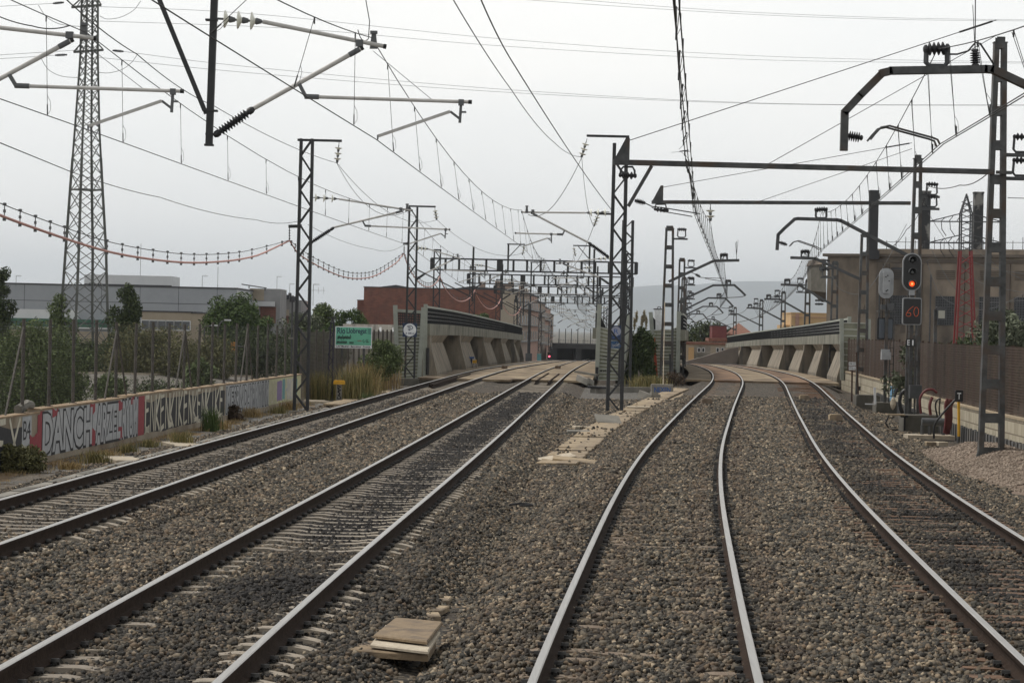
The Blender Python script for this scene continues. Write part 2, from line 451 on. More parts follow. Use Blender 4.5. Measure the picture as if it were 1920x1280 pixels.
def stone_mat():
    m = bpy.data.materials.new('ballast_stone'); m.use_nodes = True
    nt = m.node_tree; N = nt.nodes; L = nt.links; b = N['Principled BSDF']; b.inputs['Roughness'].default_value = .85
    g = N.new('ShaderNodeNewGeometry'); r = N.new('ShaderNodeValToRGB'); L.new(g.outputs['Random Per Island'], r.inputs['Fac'])
    e = r.color_ramp.elements; e[0].color = (.011, .0095, .0075, 1); e[1].color = (.42, .345, .245, 1)
    for p, c in ((.22, (.036, .033, .027)), (.44, (.086, .079, .065)), (.60, (.112, .084, .054)), (.76, (.178, .155, .118)), (.90, (.18, .125, .078))):
        k = e.new(p); k.color = (*c, 1)
    a = N.new('ShaderNodeAttribute'); a.attribute_name = 'stain_tone'
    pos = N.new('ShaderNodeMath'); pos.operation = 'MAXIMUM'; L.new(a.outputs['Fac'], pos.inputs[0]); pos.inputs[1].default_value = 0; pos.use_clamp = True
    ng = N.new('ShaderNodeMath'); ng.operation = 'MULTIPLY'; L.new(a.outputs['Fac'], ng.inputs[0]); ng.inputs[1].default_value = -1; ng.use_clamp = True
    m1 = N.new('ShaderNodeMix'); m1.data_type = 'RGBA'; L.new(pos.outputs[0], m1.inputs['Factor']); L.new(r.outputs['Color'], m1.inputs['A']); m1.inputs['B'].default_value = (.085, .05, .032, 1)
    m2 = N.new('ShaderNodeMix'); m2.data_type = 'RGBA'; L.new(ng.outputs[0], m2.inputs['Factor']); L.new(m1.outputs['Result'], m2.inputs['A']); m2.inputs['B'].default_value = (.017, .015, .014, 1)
    L.new(m2.outputs['Result'], b.inputs['Base Color'])
    return m


M['stone'] = stone_mat()
CUBE = np.array([(-1, -1, -1), (1, -1, -1), (1, 1, -1), (-1, 1, -1), (-1, -1, 1), (1, -1, 1), (1, 1, 1), (-1, 1, 1)], float)
CF = np.array([(3, 2, 1, 0), (4, 5, 6, 7), (0, 1, 5, 4), (1, 2, 6, 5), (2, 3, 7, 6), (3, 0, 4, 7)])


def stones(name, px, py, pz, size, stain_tone, mt, parent=None):
    n = len(px)
    V = CUBE[None]*np.array([1, 1, 1]) + rng.uniform(-.42, .42, (n, 8, 3))
    V *= (size*rng.uniform(.6, 1.25, n))[:, None, None]*rng.uniform(.45, 1.25, (n, 1, 3))
    q = rng.normal(size=(n, 4)); q /= np.linalg.norm(q, axis=1)[:, None]; w_, x, y, z = q.T
    R = np.stack([1-2*(y*y+z*z), 2*(x*y-z*w_), 2*(x*z+y*w_), 2*(x*y+z*w_), 1-2*(x*x+z*z), 2*(y*z-x*w_), 2*(x*z-y*w_), 2*(y*z+x*w_), 1-2*(x*x+y*y)], -1).reshape(n, 3, 3)
    V = np.einsum('nij,nkj->nki', R, V) + np.stack([px, py, pz], -1)[:, None, :]
    Fa = (CF[None] + (np.arange(n)*8)[:, None, None]).reshape(-1, 4)
    return npmesh(name, V.reshape(-1, 3), Fa, mt, parent, attr=np.repeat(stain_tone, 8))


def ballast():
    n = 980000
    y = 15.5 + 100*rng.random(n)**.72
    x = (rng.random(n)*2-1)*(.205*y+1.6)
    k = (x > T1(y)-3.6 - .4*vnoise(x, y, 1.2, 9)) & (x < T4(y)+3.0+.5*vnoise(x, y, 1.5, 11))
    keep = rng.random(n) < np.interp(y, [15, 25, 50, 95, 115], [1, 1, .8, .4, .25])
    k &= keep; x, y = x[k], y[k]
    z = ground_z(x, y) + .004 + rng.uniform(-.010, .018, len(x))
    mid_ = (x > T2(y)+1.6) & (x < T3(y)-1.6); z = np.where(mid_, z+.016, z)
    f4 = np.minimum(np.abs(x-T1(y)), np.abs(x-T2(y))); in4 = (f4 < .8) & (y > 34); z = np.where(in4, z-.008, z)
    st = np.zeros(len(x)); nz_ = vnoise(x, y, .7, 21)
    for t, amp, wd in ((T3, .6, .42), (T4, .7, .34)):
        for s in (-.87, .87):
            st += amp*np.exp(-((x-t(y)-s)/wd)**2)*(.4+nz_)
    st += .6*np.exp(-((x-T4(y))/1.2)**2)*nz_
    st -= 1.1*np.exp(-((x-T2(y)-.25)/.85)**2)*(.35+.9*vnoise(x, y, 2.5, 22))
    st -= .45*np.exp(-((x-T2(y)-1.5)/.5)**2)*smooth(50, 32, y)  # stones darker in a band right of the second track, near the camera
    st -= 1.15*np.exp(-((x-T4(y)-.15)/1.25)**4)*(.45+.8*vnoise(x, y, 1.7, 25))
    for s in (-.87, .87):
        st -= 1.1*np.exp(-((x-T3(y)-s)/.2)**2)  # stones darker in a narrow band along both rails of the third track
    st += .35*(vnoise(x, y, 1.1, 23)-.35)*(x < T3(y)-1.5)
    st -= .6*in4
    fr = ((y-15)/.6) % 1; on = np.minimum(fr, 1-fr) < .19; rk = rng.random(len(x)); drop = np.zeros(len(x), bool)
    for t_, p_, y_, w_ in ((T1, .97, 30, 1.3), (T2, .97, 34, 1.3), (T4, .90, 15, 1.3)): drop |= on & (np.abs(x-t_(y)) < w_) & (rk < p_) & (y > y_)
    u2 = x-T2(y); drop |= on & (u2 > .8) & (u2 < 1.3) & (rk < .95) & (y < 29)
    u2 = np.abs(x-T2(y)); drop |= on & (u2 > .8) & (u2 < 1.3) & (rk < .5) & (y <= 34)
    u3 = np.abs(x-T3(y)); drop |= on & (u3 < 1.25) & (rk < np.where(y > 32, .8, .5)) & (vnoise(x, y, 1.5, 55) > .38)
    pc = np.interp(y, [20, 24.3, 28.6, 45, 58, 63, 78, 93.5, 121.7, 155], [-1.15, -1.03, -.95, .2, 1.25, 1.65, 2.85, 4.35, 7.4, 11.3])
    onp = (y > 58.5) & (y < 130) & (np.abs(x-pc-.1) < 1.0) & (rng.random(len(x)) < np.where(vnoise(x, y, 1.3, 61) > .62, .03, .004)); z = np.where(onp, np.where(x-pc < .3, -.352, -.425), z)
    kp = ~drop; x, y, z, st = x[kp], y[kp], z[kp], st[kp]
    rr = rng.random(len(x))
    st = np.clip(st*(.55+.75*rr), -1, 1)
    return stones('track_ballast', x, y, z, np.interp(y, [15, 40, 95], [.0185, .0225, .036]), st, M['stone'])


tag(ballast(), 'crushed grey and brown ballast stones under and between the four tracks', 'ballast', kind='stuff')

# ================================================================ tracks
RP = [(-.07, -.172), (.07, -.172), (.07, -.16), (.014, -.135), (.009, -.12), (.009, -.058), (.034, -.046), (.036, -.010), (.028, 0), (-.028, 0), (-.036, -.010), (-.034, -.046), (-.009, -.058), (-.009, -.12), (-.014, -.135), (-.07, -.16)]


def sweep(f, prof, y0, y1, lat, topf=(), dz=0., step=None):
    yy = []; y = y0
    while y < y1:
        yy.append(y); y += (step or max(1., y*.02))
    yy.append(y1); yy = np.array(yy)
    sl = (f(yy+.2)-f(yy-.2))/.4; L = np.sqrt(1+sl*sl); nx, ny = 1/L, -sl/L
    vs = []; fs = []; ms = []; n = len(prof)
    zz = zp(yy)
    for i, yv in enumerate(yy):
        for a, b in prof:
            l = lat + a; vs.append((float(f(yv))+nx[i]*l, yv+ny[i]*l, float(zz[i])+b+dz))
    for i in range(len(yy)-1):
        for k in range(n):
            k2 = (k+1) % n
            fs.append((i*n+k, i*n+k2, (i+1)*n+k2, (i+1)*n+k)); ms.append(1 if k in topf else 0)
    fs.append(tuple(range(n))); ms.append(0); fs.append(tuple((len(yy)-1)*n+k for k in range(n))[::-1]); ms.append(0)
    mb = MB(); mb.v = vs; mb.f = fs; mb.m = ms
    return mb


def sleeper_mesh(kind):
    mb = MB()
    if kind == 'wood':
        mb.box((0, 0, -.255), (2.6, .24, .14))
    else:
        xs = [-1.3, -1.12, -1.0, -.55, -.42, 0, .42, .55, 1.0, 1.12, 1.3]
        zs = [-.262, -.205, -.186, -.186, -.204, -.211, -.204, -.186, -.186, -.205, -.262]
        vs = []
        for x, z in zip(xs, zs):
            vs += [(x, -.15, z-.2), (x, .15, z-.2), (x, .105, z), (x, -.105, z)]
        fs = []
        for i in range(len(xs)-1):
            for k in range(4):
                fs.append((i*4+k, (i+1)*4+k, (i+1)*4+(k+1) % 4, i*4+(k+1) % 4))
        fs += [(0, 1, 2, 3), tuple(reversed(range(4*len(xs)-4, 4*len(xs))))]
        mb.add(vs, fs)
    for s in (-.87, .87):
        mb.box((s, 0, -.178 if kind != 'wood' else -.181), (.17, .16, .012), m=1)
        for t in (-.105, .105):
            mb.tube((s+t-.035, 0, -.150), (s+t+.035, 0, -.150), .03, n=6, m=1)
            mb.tube((s+t, -.055, -.165), (s+t, .055, -.165), .02, n=6, m=1)
    return mb


SLM = {}
for k, mt in (('conc', 'conc_sleeper'), ('rust', 'rust_sleeper'), ('wood', 'wood_sleeper')):
    t_ = sleeper_mesh(k).build('sleeper', [M[mt], M['clip']]); SLM[k] = t_.data; SLM[k+'_v'] = sleeper_mesh(k); bpy.data.objects.remove(t_)
track_info = [('conc', 'leftmost railway track with dark rusty rail sides on concrete sleepers beside the graffiti wall', 'T1'),
              ('conc', 'second track from the left running straight to the dark overbridge, dark stained concrete sleepers', 'T2'),
              ('rust', 'bright polished curving track straight ahead with sleepers nearly buried in ballast', 'T3'),
              ('wood', 'rightmost curving track on brown timber sleepers below the lit signal', 'T4')]
for f, (sk, lab, _) in zip(TR, track_info):
    root = thing('railway_track', lab, 'railway track', (float(f(20)), 20, 0))
    for s in (-.869, .869):
        sweep(f, RP, 10, 560, s, topf=(7, 8, 9)).build('rail', [M['rail_side'], M['rail_top']], root)
    y = 15.0; n = 0; rest = MB()
    while y < 152:
        x = float(f(y)); sl = float(f(y+.2)-f(y-.2))/.4; rz = -math.atan(sl) + random.uniform(-.012, .012)
        dz = random.uniform(-.012, .006) + zf(y)
        if n < 100:
            o = bpy.data.objects.new('sleeper', SLM[sk]); COL.objects.link(o); o.parent = root
            o.location = (x-root.location.x, y-root.location.y, dz); o.rotation_euler = (0, 0, rz); n += 1
        else:
            sv = SLM[sk+'_v']; c, s = math.cos(rz), math.sin(rz); b0 = len(rest.v)
            rest.v.extend([(x+a*c-b*s, y+a*s+b*c, dz+e) for a, b, e in sv.v])
            rest.f.extend([tuple(i+b0 for i in q) for q in sv.f]); rest.m.extend(sv.m)
        y += .6
    tag(rest.build('sleeper', [M[{'conc': 'conc_sleeper', 'rust': 'rust_sleeper', 'wood': 'wood_sleeper'}[sk]], M['clip']], root), kind='stuff')

# tan decks of the two bridges (walkway boards between and beside the rails)
M['deck'] = mat('deck_boards', (.33, .26, .17), .9, (.17, .125, .08), .8, bump=.2, c3=(.12, .085, .055), sc3=.5, stretch=(1, .35, 1), lo=.42, hi=.62)
M['deck_rust'] = mat('deck_rusty', (.15, .085, .05), .9, (.27, .17, .10), 1., bump=.2, c3=(.08, .05, .032), sc3=.6, stretch=(1, .3, 1))


def strip(f, l0, l1, y0, y1, top, th=.12):
    return sweep(f, [(l0, top-th), (l1, top-th), (l1, top), (l0, top)], y0, y1, 0)


for f, y0 in ((T1, 137.), (T2, 139.), (T3, 150.), (T4, 149.)):
    mm = 'deck' if f in (T1, T2) else 'deck_rust'
    tag(strip(f, -.79, .79, y0, 420, -.07).build('deck', M[mm]), kind='structure')
    tag(strip(f, -2.5, -.97, y0+1, 420, -.08).build('deck', M['deck']), kind='structure')
    tag(strip(f, .97, 2.0 if f is T3 else 2.55, y0+1, 420, -.085).build('deck', M['deck']), kind='structure')

# check rails and short rail ends on the left deck
gr = [(T1, -.55, 120, 141), (T1, -.35, 119, 150), (T2, -.35, 133, 160), (T2, .35, 131, 158)]
for i, (f, l, a, b) in enumerate(gr):
    o = sweep(f, RP, a, b, l, topf=(), dz=-.01, step=4).build('guard_rail', [M['rail_side'], M['rail_top']])
    tag(o, ['short rusty guard rail nearest the far-left running rail', 'longer rusty guard rail inside the far-left track', 'left guard rail ending in the middle of the second track', 'right guard rail ending in the middle of the second track'][i], 'guard rail', 'guard rails at the bridge ends')

# ================================================================ cable trough lids
def path_c(y):
    return float(np.interp(y, [20, 24.3, 28.6, 45, 58, 63, 78, 93.5, 121.7, 155], [-1.15, -1.03, -.95, .2, 1.25, 1.65, 2.85, 4.35, 7.4, 11.3]))


def lid(x, y, z, w=.62, l=.48, t=.06, rz=0., rx=0., ry=0.):
    mb = MB(); e = .012
    top = [(-w/2+e, -l/2+e, t), (w/2-e, -l/2+e, t), (w/2-e, l/2-e, t), (-w/2+e, l/2-e, t)]
    md = [(-w/2, -l/2, t-e), (w/2, -l/2, t-e), (w/2, l/2, t-e), (-w/2, l/2, t-e)]
    bt = [(a, b, 0) for a, b, c in md]
    R = Matrix.Rotation(rz, 3, 'Z') @ Matrix.Rotation(rx, 3, 'X') @ Matrix.Rotation(ry, 3, 'Y')
    vs = [R @ Vector(q) + Vector((x, y, z)) for q in bt+md+top]
    fs = [(3, 2, 1, 0), (8, 9, 10, 11)]
    for b in (0, 4):
        for k in range(4):
            fs.append((b+k, b+(k+1) % 4, b+4+(k+1) % 4, b+4+k))
    mb.add(vs, fs); return mb


GP = 'cable trough lids laid as a path between the middle tracks'
y = 58.5; i = 0
while y < 140:
    x = path_c(y); sl = (path_c(y+.5)-path_c(y-.5)); rz = -math.atan(sl)
    wd = 1.02
    z = -.43 + .01*random.random()
    mb = lid(x-.18+random.uniform(-.03, .03), y, z, .92, .61, .06, rz+random.uniform(-.04, .04), random.uniform(-.02, .02), random.uniform(-.025, .025))
    if i not in (9, 22):
        o = mb.build('trough_lid', M['slab'], loc=(x-.18, y, z))
        tag(o, 'tan concrete trough lid in the left row of the slab path between the middle tracks', 'trough lid', GP)
    if random.random() < .95:
        o = lid(x+.60, y, z-.075, .52, .62, .06, rz+random.uniform(-.03, .03), random.uniform(-.03, .03), random.uniform(-.04, .04)).build('trough_lid', M['slab'], loc=(x+.60, y, z))
        tag(o, 'narrow tan trough lid in the right row of the slab path, partly under ballast', 'trough lid', 'narrow trough lids in the right row of the path')
    y += .66; i += 1
odd = [((1040, 862), -.38, .95, .5, .3, .10, -.16, 'pale lid lying loose at the near end of the slab path', 'slab_pale'),
       ((1078, 866), -.40, 1.05, .42, -.05, .14, .10, 'tan lid tipped up at the near end of the slab path', 'slab'),
       ((1140, 788), -.30, .85, .5, .25, .55, .08, 'grey lid standing tilted at the foot of the dark lattice mast', 'conc'),
       ((1093, 803), -.40, .6, .45, .2, .0, .05, 'pale broken lid lying left of the slab path', 'slab_pale'),
       ((1085, 811), -.41, .7, .3, .1, .05, .0, 'grey lid half sunk in ballast left of the slab path', 'conc'),
       ((1197, 765), -.33, .9, .28, -.1, .05, .0, 'pale lid lying across the slab path beyond the mast', 'slab_pale')]
for (px, py), z, w_, l_, rz, rx, ry, lab, mt in odd:
    q = PG(px, py, z)
    tag(lid(q.x, q.y, z, w_, l_, .07, rz, rx, ry).build('trough_lid', M[mt], loc=q), lab, 'trough lid')
# foreground pile
def slab_px(cs, z, th, mt, label):
    W = [PG(x, y, z) for x, y in cs]; mb = MB(); e = .012; c = sum(W, Vector())/4
    ins = [w.lerp(c, .03) for w in W]; n = 4
    mb.add([w+Vector((0, 0, -th)) for w in W]+[w+Vector((0, 0, -e)) for w in W]+ins, [(3, 2, 1, 0), (8, 9, 10, 11)]+[(o+k, o+(k+1) % 4, o+4+(k+1) % 4, o+4+k) for o in (0, 4) for k in range(4)])
    return tag(mb.build('trough_lid', M[mt], loc=c), label, 'trough lid')


M['slab_brown'] = mat('brown_slab', (.27, .20, .125), .9, (.19, .14, .09), 5., bump=.4, c3=(.13, .10, .075), sc3=3.)
slab_px([(742, 1156), (700, 1189), (801, 1201), (830, 1164)], -.095, .032, 'slab_brown', 'brown square lid lying on top of the foreground slab pile')
slab_px([(722, 1170), (694, 1206), (803, 1219), (826, 1182)], -.145, .032, 'slab_pale', 'pale lid slid out under the brown lid of the foreground pile')
slab_px([(690, 1200), (655, 1216), (803, 1227), (818, 1202)], -.195, .06, 'slab_brown', 'lowest tan lid at the front of the foreground slab pile')
for k, (px, py, w_, l_) in enumerate(((705, 1290, .5, .8), (805, 1140, .36, .45), (820, 1122, .3, .42), (822, 1108, .26, .4), (790, 1152, .4, .35))):
    q = PG(px, py, -.38)
    tag(lid(q.x, q.y, -.425, w_, l_, .06, random.uniform(-.2, .2)).build('trough_lid', M['slab'], loc=q),
        ['tan lid at the bottom edge of the picture in front of the slab pile', 'tan lid just behind the foreground pile, half covered by stones', 'small tan lid patch second behind the foreground pile', 'farthest tan lid patch showing behind the foreground pile', 'tan lid corner touching the back of the foreground pile'][k], 'trough lid')
# ================================================================ overhead line equipment
def ins_prof(n, rc, rs, dark):
    pr = [(0, rc*.8), (.06, rc*1.5), (.14, rc*1.5), (.15, rc)]
    for k in range(n):
        a = .17 + .66*k/n; b = .66/n
        if dark: pr += [(a, rc), (a+b*.35, rs), (a+b*.5, rs), (a+b*.9, rc)]
        else: pr += [(a, rc), (a+b*.25, rs), (a+b*.42, rs*.95), (a+b*.55, rc), (a+b*.95, rc)]
    pr += [(.85, rc), (.86, rc*1.5), (.94, rc*1.5), (1, rc*.8)]
    return pr


def insulator(p, q, parent=None, n=9, rc=.035, rs=.095, glass=False, name='insulator', k=1.):
    mb = MB(); mb.lathe(p, q, ins_prof(n, rc*k, rs*k, not glass), 12)
    return mb.build(name, M['glass_ins'] if glass else M['dark_ins'], parent)


def glass_string(p, q, parent, n=3, k=1., name='insulator'):
    """cap and pin string: glass discs (part) with metal caps (sub-part)"""
    p, q = Vector(p), Vector(q); g = MB(); c = MB(); d = (q-p)
    c.tube(p, q, .018*k, n=6)
    for i in range(n):
        a = p + d*((i+.6)/(n+.4)); e = d.normalized()
        g.lathe(a-e*.03*k, a+e*.06*k, [(0, .03*k), (.15, .13*k), (.35, .125*k), (.7, .05*k), (1, .03*k)], 12)
        c.lathe(a+e*.05*k, a+e*.14*k, [(0, .045*k), (.2, .05*k), (1, .03*k)], 8)
    o = g.build(name, M['glass_ins'], parent); c.build('cap', M['clamp'], o)
    return o


def lattice_mast(label, base, w, h, cat='mast', group=None, pan=None, rot=0., foot=True, mt='steel_dark', name='lattice_mast', leg=.09):
    """square lattice mast of angle irons; base = centre of the foot"""
    base = Vector(base); root = thing(name, label, cat, base, group); root.rotation_euler = (0, 0, rot)
    lg = MB(); br = MB(); d = w*.62
    for sx in (-1, 1):
        for sy in (-1, 1):
            x0, y0, x1, y1 = sx*w/2, sy*d/2, sx*w/2*.86, sy*d/2*.86
            lg.beam((x0, y0, 0), (x1, y1, h), leg, leg)
    n = max(6, int(h/(pan or .56))); k_ = lambda t: 1-.14*t
    for i in range(n):
        a, b = i/n, (i+1)/n; s = 1 if i % 2 else -1
        for sy in (-1, 1):
            br.beam((-s*w/2*k_(a), sy*d/2*k_(a), a*h), (s*w/2*k_(b), sy*d/2*k_(b), b*h), .062, .05, up=(0, 1, 0))
        for sx in (-1, 1):
            br.beam((sx*w/2*k_(a), -s*d/2*k_(a), a*h), (sx*w/2*k_(b), s*d/2*k_(b), b*h), .05, .04, up=(1, 0, 0))
    lg.build('leg', M[mt], root, local=True); br.build('bracing', M[mt], root, local=True)
    if foot:
        f = MB(); f.box((0, 0, -.22), (w+.6, w+.5, .4)); f.build('footing', M['conc_dark'], root, local=True)
    OFF[root.name] = base
    return root


def batten_mast(label, base, w0, w1, h, group=None, hooks=(), hs=1, name='batten_mast', nb=None, cat='mast', foot=True):
    """two channels tapering upwards, joined by batten plates"""
    base = Vector(base); root = thing(name, label, cat, base, group)
    ch = MB(); bt = ch
    for s in (-1, 1):
        ch.beam((s*w0/2, 0, -.1), (s*w1/2, 0, h), .13 if w0 > .5 else .10, .24, up=(0, 1, 0))
        if foot: ch.beam((s*(w0/2+.12), 0, -.15), (s*w0/2, 0, .35), .12, .12, up=(0, 1, 0))
    n = nb or int(h/1.15)
    for i in range(n+1):
        t = (i+.35)/(n+.35); z = t*h; w = w0+(w1-w0)*t
        for sy in (-1, 1): bt.box((0, sy*.125, z), (w+.02, .012, .24 if i < n else .3))
    bt.box((0, 0, h+.01), (w1+.16, .26, .03))
    ch.build('frame', M['steel_grey'], root, local=True)
    for z, in hooks:
        hook_ins(Vector((hs*(w1/2+.12), 0, z)), hs, root, local=True)
    return root


def hook_ins(p, s, parent, local=True, k=1.):
    """U bracket holding a short pin insulator"""
    b = MB(); p = Vector(p)
    b.box(p+Vector((s*.25*k, 0, -.05*k)), (.7*k, .1, .09*k))
    pts = [p+Vector((s*x*k, 0, z*k)) for x, z in ((.12, .42), (.1, .1), (.16, .03), (.44, .03), (.5, .1), (.48, .42))]
    b.path(pts, .035*k, 6)
    o = b.build('hook_bracket', M['steel_mid'], parent, local=local)
    i = MB(); i.lathe(p+Vector((s*.08*k, 0, .42*k)), p+Vector((s*.54*k, 0, .42*k)), ins_prof(3, .04*k, .1*k, True), 8)
    i.build('insulator', M['dark_ins'], o, local=local)


def cantilever(label, Cp, lat, s_mast, top=1.95, low=.06, pull=False, r=.036, group='tube cantilevers over the left tracks', mess_h=1.6, glass=True, sh=0.):
    """hinged tube cantilever; Cp = contact wire point, lat = unit vector towards the mast"""
    Cp = Vector(Cp); lat = Vector(lat).normalized(); up = Vector((0, 0, 1))
    Q = lambda s, h: Cp + lat*s + up*(h+sh*s)
    MT = [M['alu'], M['clamp'], M['cap']]
    root = thing('cantilever', label, 'cantilever', Q(s_mast, low), group)
    t0, t1 = Q(s_mast*.70, top*.985), Q(-.08, mess_h-.12)
    R = MB(); R.tube(t0, t1, r, n=10); e = (t1-t0).normalized(); R.tube(t1, t1+e*.05, r*1.15, n=10, m=2)
    R.sheet([Q(.15, mess_h-.16), Q(.02, mess_h-.16), Q(.05, mess_h+.1), Q(.12, mess_h+.1)], lat.cross(up), .06, m=1); R.box(Q(.085, mess_h+.11), (.12, .08, .05), m=1)
    R.box(Q(.32, mess_h-.07), (.12, .1, .11), m=1)
    if not pull: R.tube(Q(.09, mess_h-.2), Q(-.92, .66), .005, n=4, m=1)
    R.build('top_tube', MT, root)
    d0, d1 = Q(s_mast*.74, low+.46*s_mast/2.75), Q(.30, mess_h-.16)
    u = (d1-d0).normalized()
    R = MB(); R.tube(d0, d1, r*1.1, n=10); R.tube(d1, d1+u*.05, r*1.2, n=10, m=2); R.beam(Q(.32, mess_h-.08), d1-u*.02, .06, .06, m=1); R.lathe(d1-u*.22, d1-u*.02, [(0, r*1.3), (1, r*1.3)], 10, m=1)
    R.build('diagonal_tube', MT, root)
    if glass: glass_string(Q(s_mast-.08, top+.02), t0, root, 3, 1.15)
    else: insulator(Q(s_mast-.08, top+.02), t0, root, 6, .03, .07)
    insulator(Q(s_mast-.06, low), d0, root, 10, .04, .085)
    rj = d0.lerp(d1, .42)
    if not pull:
        a, b = Q((rj-Cp).dot(lat)-.1, .72), Q(-1.52, .63); sp = -1.40
    else:
        a, b = Q((rj-Cp).dot(lat)-.08, .55), Q(-.30, .57); sp = 1.05
    R = MB(); R.tube(a, b, r*.85, n=10)
    v = (b-a).normalized(); R.tube(b, b+v*.06, r, n=10, m=2); R.lathe(a-v*.02, a+v*.22, [(0, r*1.2), (1, r*1.2)], 8, m=1); R.beam(rj, a, .07, .06, m=1)
    zz = .62 if not pull else .55
    R.beam(Q(sp, zz+.02), Q(sp+.015, zz-.34), .045, .045, m=1); R.box(Q(sp, zz), (.09, .09, .1), m=1); R.box(Q(sp-.05, zz-.16), (.08, .04, .03), m=1)
    R.build('registration_tube', MT, root)
    se = Q(sp+(.18 if not pull else -.14), zz-.15)
    R = MB(); R.beam(se, Q(-.03, .06), .035, .05); R.beam(Q(sp+.02, zz-.27), se, .03, .04, m=1); R.beam(Q(-.02, 0), Q(-.02, .08), .025, .03, m=1)
    R.build('steady_arm', MT, root)
    return root


def latdir(f, y, s=1):
    sl = float(f(y+.5)-f(y-.5)); return Vector((1, -sl, 0)).normalized()*s


# ---- near portal over the left tracks (its hanging posts are what the picture shows)
root = thing('portal', 'dark near portal, its hanging post and slanting brace at the top edge', 'portal', (-13.2, 42.5, -.6))
b = MB()
for z in (8.85, 9.55): b.beam((-13.4, 42.95, z), (.8, 42.4, z), .14, .12)
for i in range(13): b.beam((-13.2+i*1.15, 42.94-i*.045, 8.85), (-13.2+i*1.15, 42.94-i*.045, 9.55), .1, .1)
b.beam((.8, 42.4, 9.2), (12.1, 41.95, 9.2), .14, .7)
b.build('beam', M['steel_dark'], root)
for x, y in ((-13.2, 42.95), (12.0, 41.95)): b = MB(); b.beam((x, y, -.6), (x, y, 9.6), .35, .35); b.build('column', M['steel_dark'], root)
p1, p0 = P(392, 271, 42.5), P(402, 0, 42.5); p0 = p1 + (p0-p1)*((8.9-p1.z)/(p0.z-p1.z))
b = MB(); b.beam(p1, p0, .115, .115); b.box(p1+Vector((0, 0, -.01)), (.15, .15, .03))
q1, q0 = P(384, 208, 42.5), P(299, 0, 42.5); q0 = q1 + (q0-q1)*((8.9-q1.z)/(q0.z-q1.z))
b.build('hanging_post', M['steel_dark'], root)
b = MB(); b.beam(q1, q0, .075, .075); b.beam(q1+Vector((-.02, 0, -.03)), P(400, 208, 42.5), .05, .06)
for yy in (208, 252, 38): b.box(P(397, yy, 42.5), (.2, .15, .03))
b.build('brace', M['steel_dark'], root)
px = P(-150, 260, 42.6)
b = MB(); b.beam((px.x, 42.6, px.z), (px.x, 42.6, 8.9), .115, .115); b.build('hanging_post', M['steel_dark'], root)

CW = {1: [], 2: [], 3: [], 4: []}          # supports: (contact, messenger)
c2 = P(706, 262, 42.5); cantilever('near aluminium cantilever with milky glass discs hung from the dark post, top left of centre', c2, (P(394, 262, 42.5)-c2), (P(394, 262, 42.5)-c2).length, top=2.0, low=.06, mess_h=1.68)
CW[2].append((c2, P(697, 71, 42.5)))
c1 = P(163, 243, 41.8); cantilever('near aluminium cantilever cut by the left edge of the picture in front of the pylon', c1, (P(-150, 243, 41.8)-c1), (P(-150, 243, 41.8)-c1).length, top=1.75, low=.06, mess_h=1.62)
CW[1].append((c1, P(163, 62, 41.8)))

# ---- lattice masts of the left line
SPN = 98.
qa = PX(564, -.62, 97.); mA = lattice_mast('nearest dark lattice mast left of the tracks with a glass string on its right arm', qa, .50, 10.35, pan=.62, leg=.1, rot=-.04)
qb = PX(768, -.12, 138.); mB = lattice_mast('dark lattice mast carrying the round 500 m sign in front of the green panel', qb, .50, 9.25, pan=.6, leg=.1, rot=-.04)
qc = PX(1152, -.5, 98.); mC = lattice_mast('tall black lattice mast in the middle between the two pairs of tracks', qc, .54, 10.4, pan=.62, leg=.125, rot=-.04)
qc2 = PX(1171, -.3, 143.); mC2 = lattice_mast('second black lattice mast close behind the middle one, carrying graffitied signs', qc2, .60, 9.2, pan=.5, leg=.145, rot=-.04)


def arm_with_string(mast, base, side, px0, px1, py, d, strpx, glassn=3, name='feeder_arm'):
    a, e = P(px0, py, d), P(px1, py + (px1-px0)*.0227, d)
    b = MB(); b.beam(a, e, .10, .09); b.build(name, M['steel_dark'], mast)
    t = P(*strpx[0], d); u = P(*strpx[1], d)
    l = MB(); l.tube(t, t.lerp(u, .2), .012, n=5); l.build('link', M['clamp'], mast)
    glass_string(t.lerp(u, .15), u, mast, glassn, 1.1)


for m_ in (mA, mB, mC, mC2): m_.rotation_euler = (0, 0, 0)
arm_with_string(mA, qa, 1, 558, 641, 262.5, 97., ((636, 266), (632, 306)))
arm_with_string(mC, qc, -1, 1180, 1100, 256.5, 98., ((1101, 260), (1090, 296)))
arm_with_string(mB, qb, 1, 766, 817, 386.5, 138., ((815, 389), (819, 412)))
# second arm on the middle mast with its own glass string
b = MB(); b.beam(P(1150, 401.5, 98), P(1118, 401, 98), .07, .07); b.build('feeder_arm', M['steel_dark'], mC)
glass_string(P(1121, 404, 98), P(1114, 424, 98), mC, 3, .8)
# pink cable bracket arms
for m_, pa, pb, d in ((mA, (566, 424), (541, 424.5), 97.), (mB, (768, 456.5), (756, 457), 138.)):
    b = MB(); b.beam(P(*pa, d), P(*pb, d), .1, .12); b.build('bracket', M['steel_dark'], m_)
    b = MB(); b.tube(P(pb[0]+2, pb[1]+3, d), P(pb[0]+1.5, pb[1]+26*97/d, d), .018, n=5)
    for k in range(4): b.lathe(P(pb[0]+1.8, pb[1]+6+k*5*97/d, d), P(pb[0]+1.8, pb[1]+9+k*5*97/d, d), [(0, .02), (.5, .045), (1, .02)], 6)
    b.build('chain', M['steel_grey'], m_)

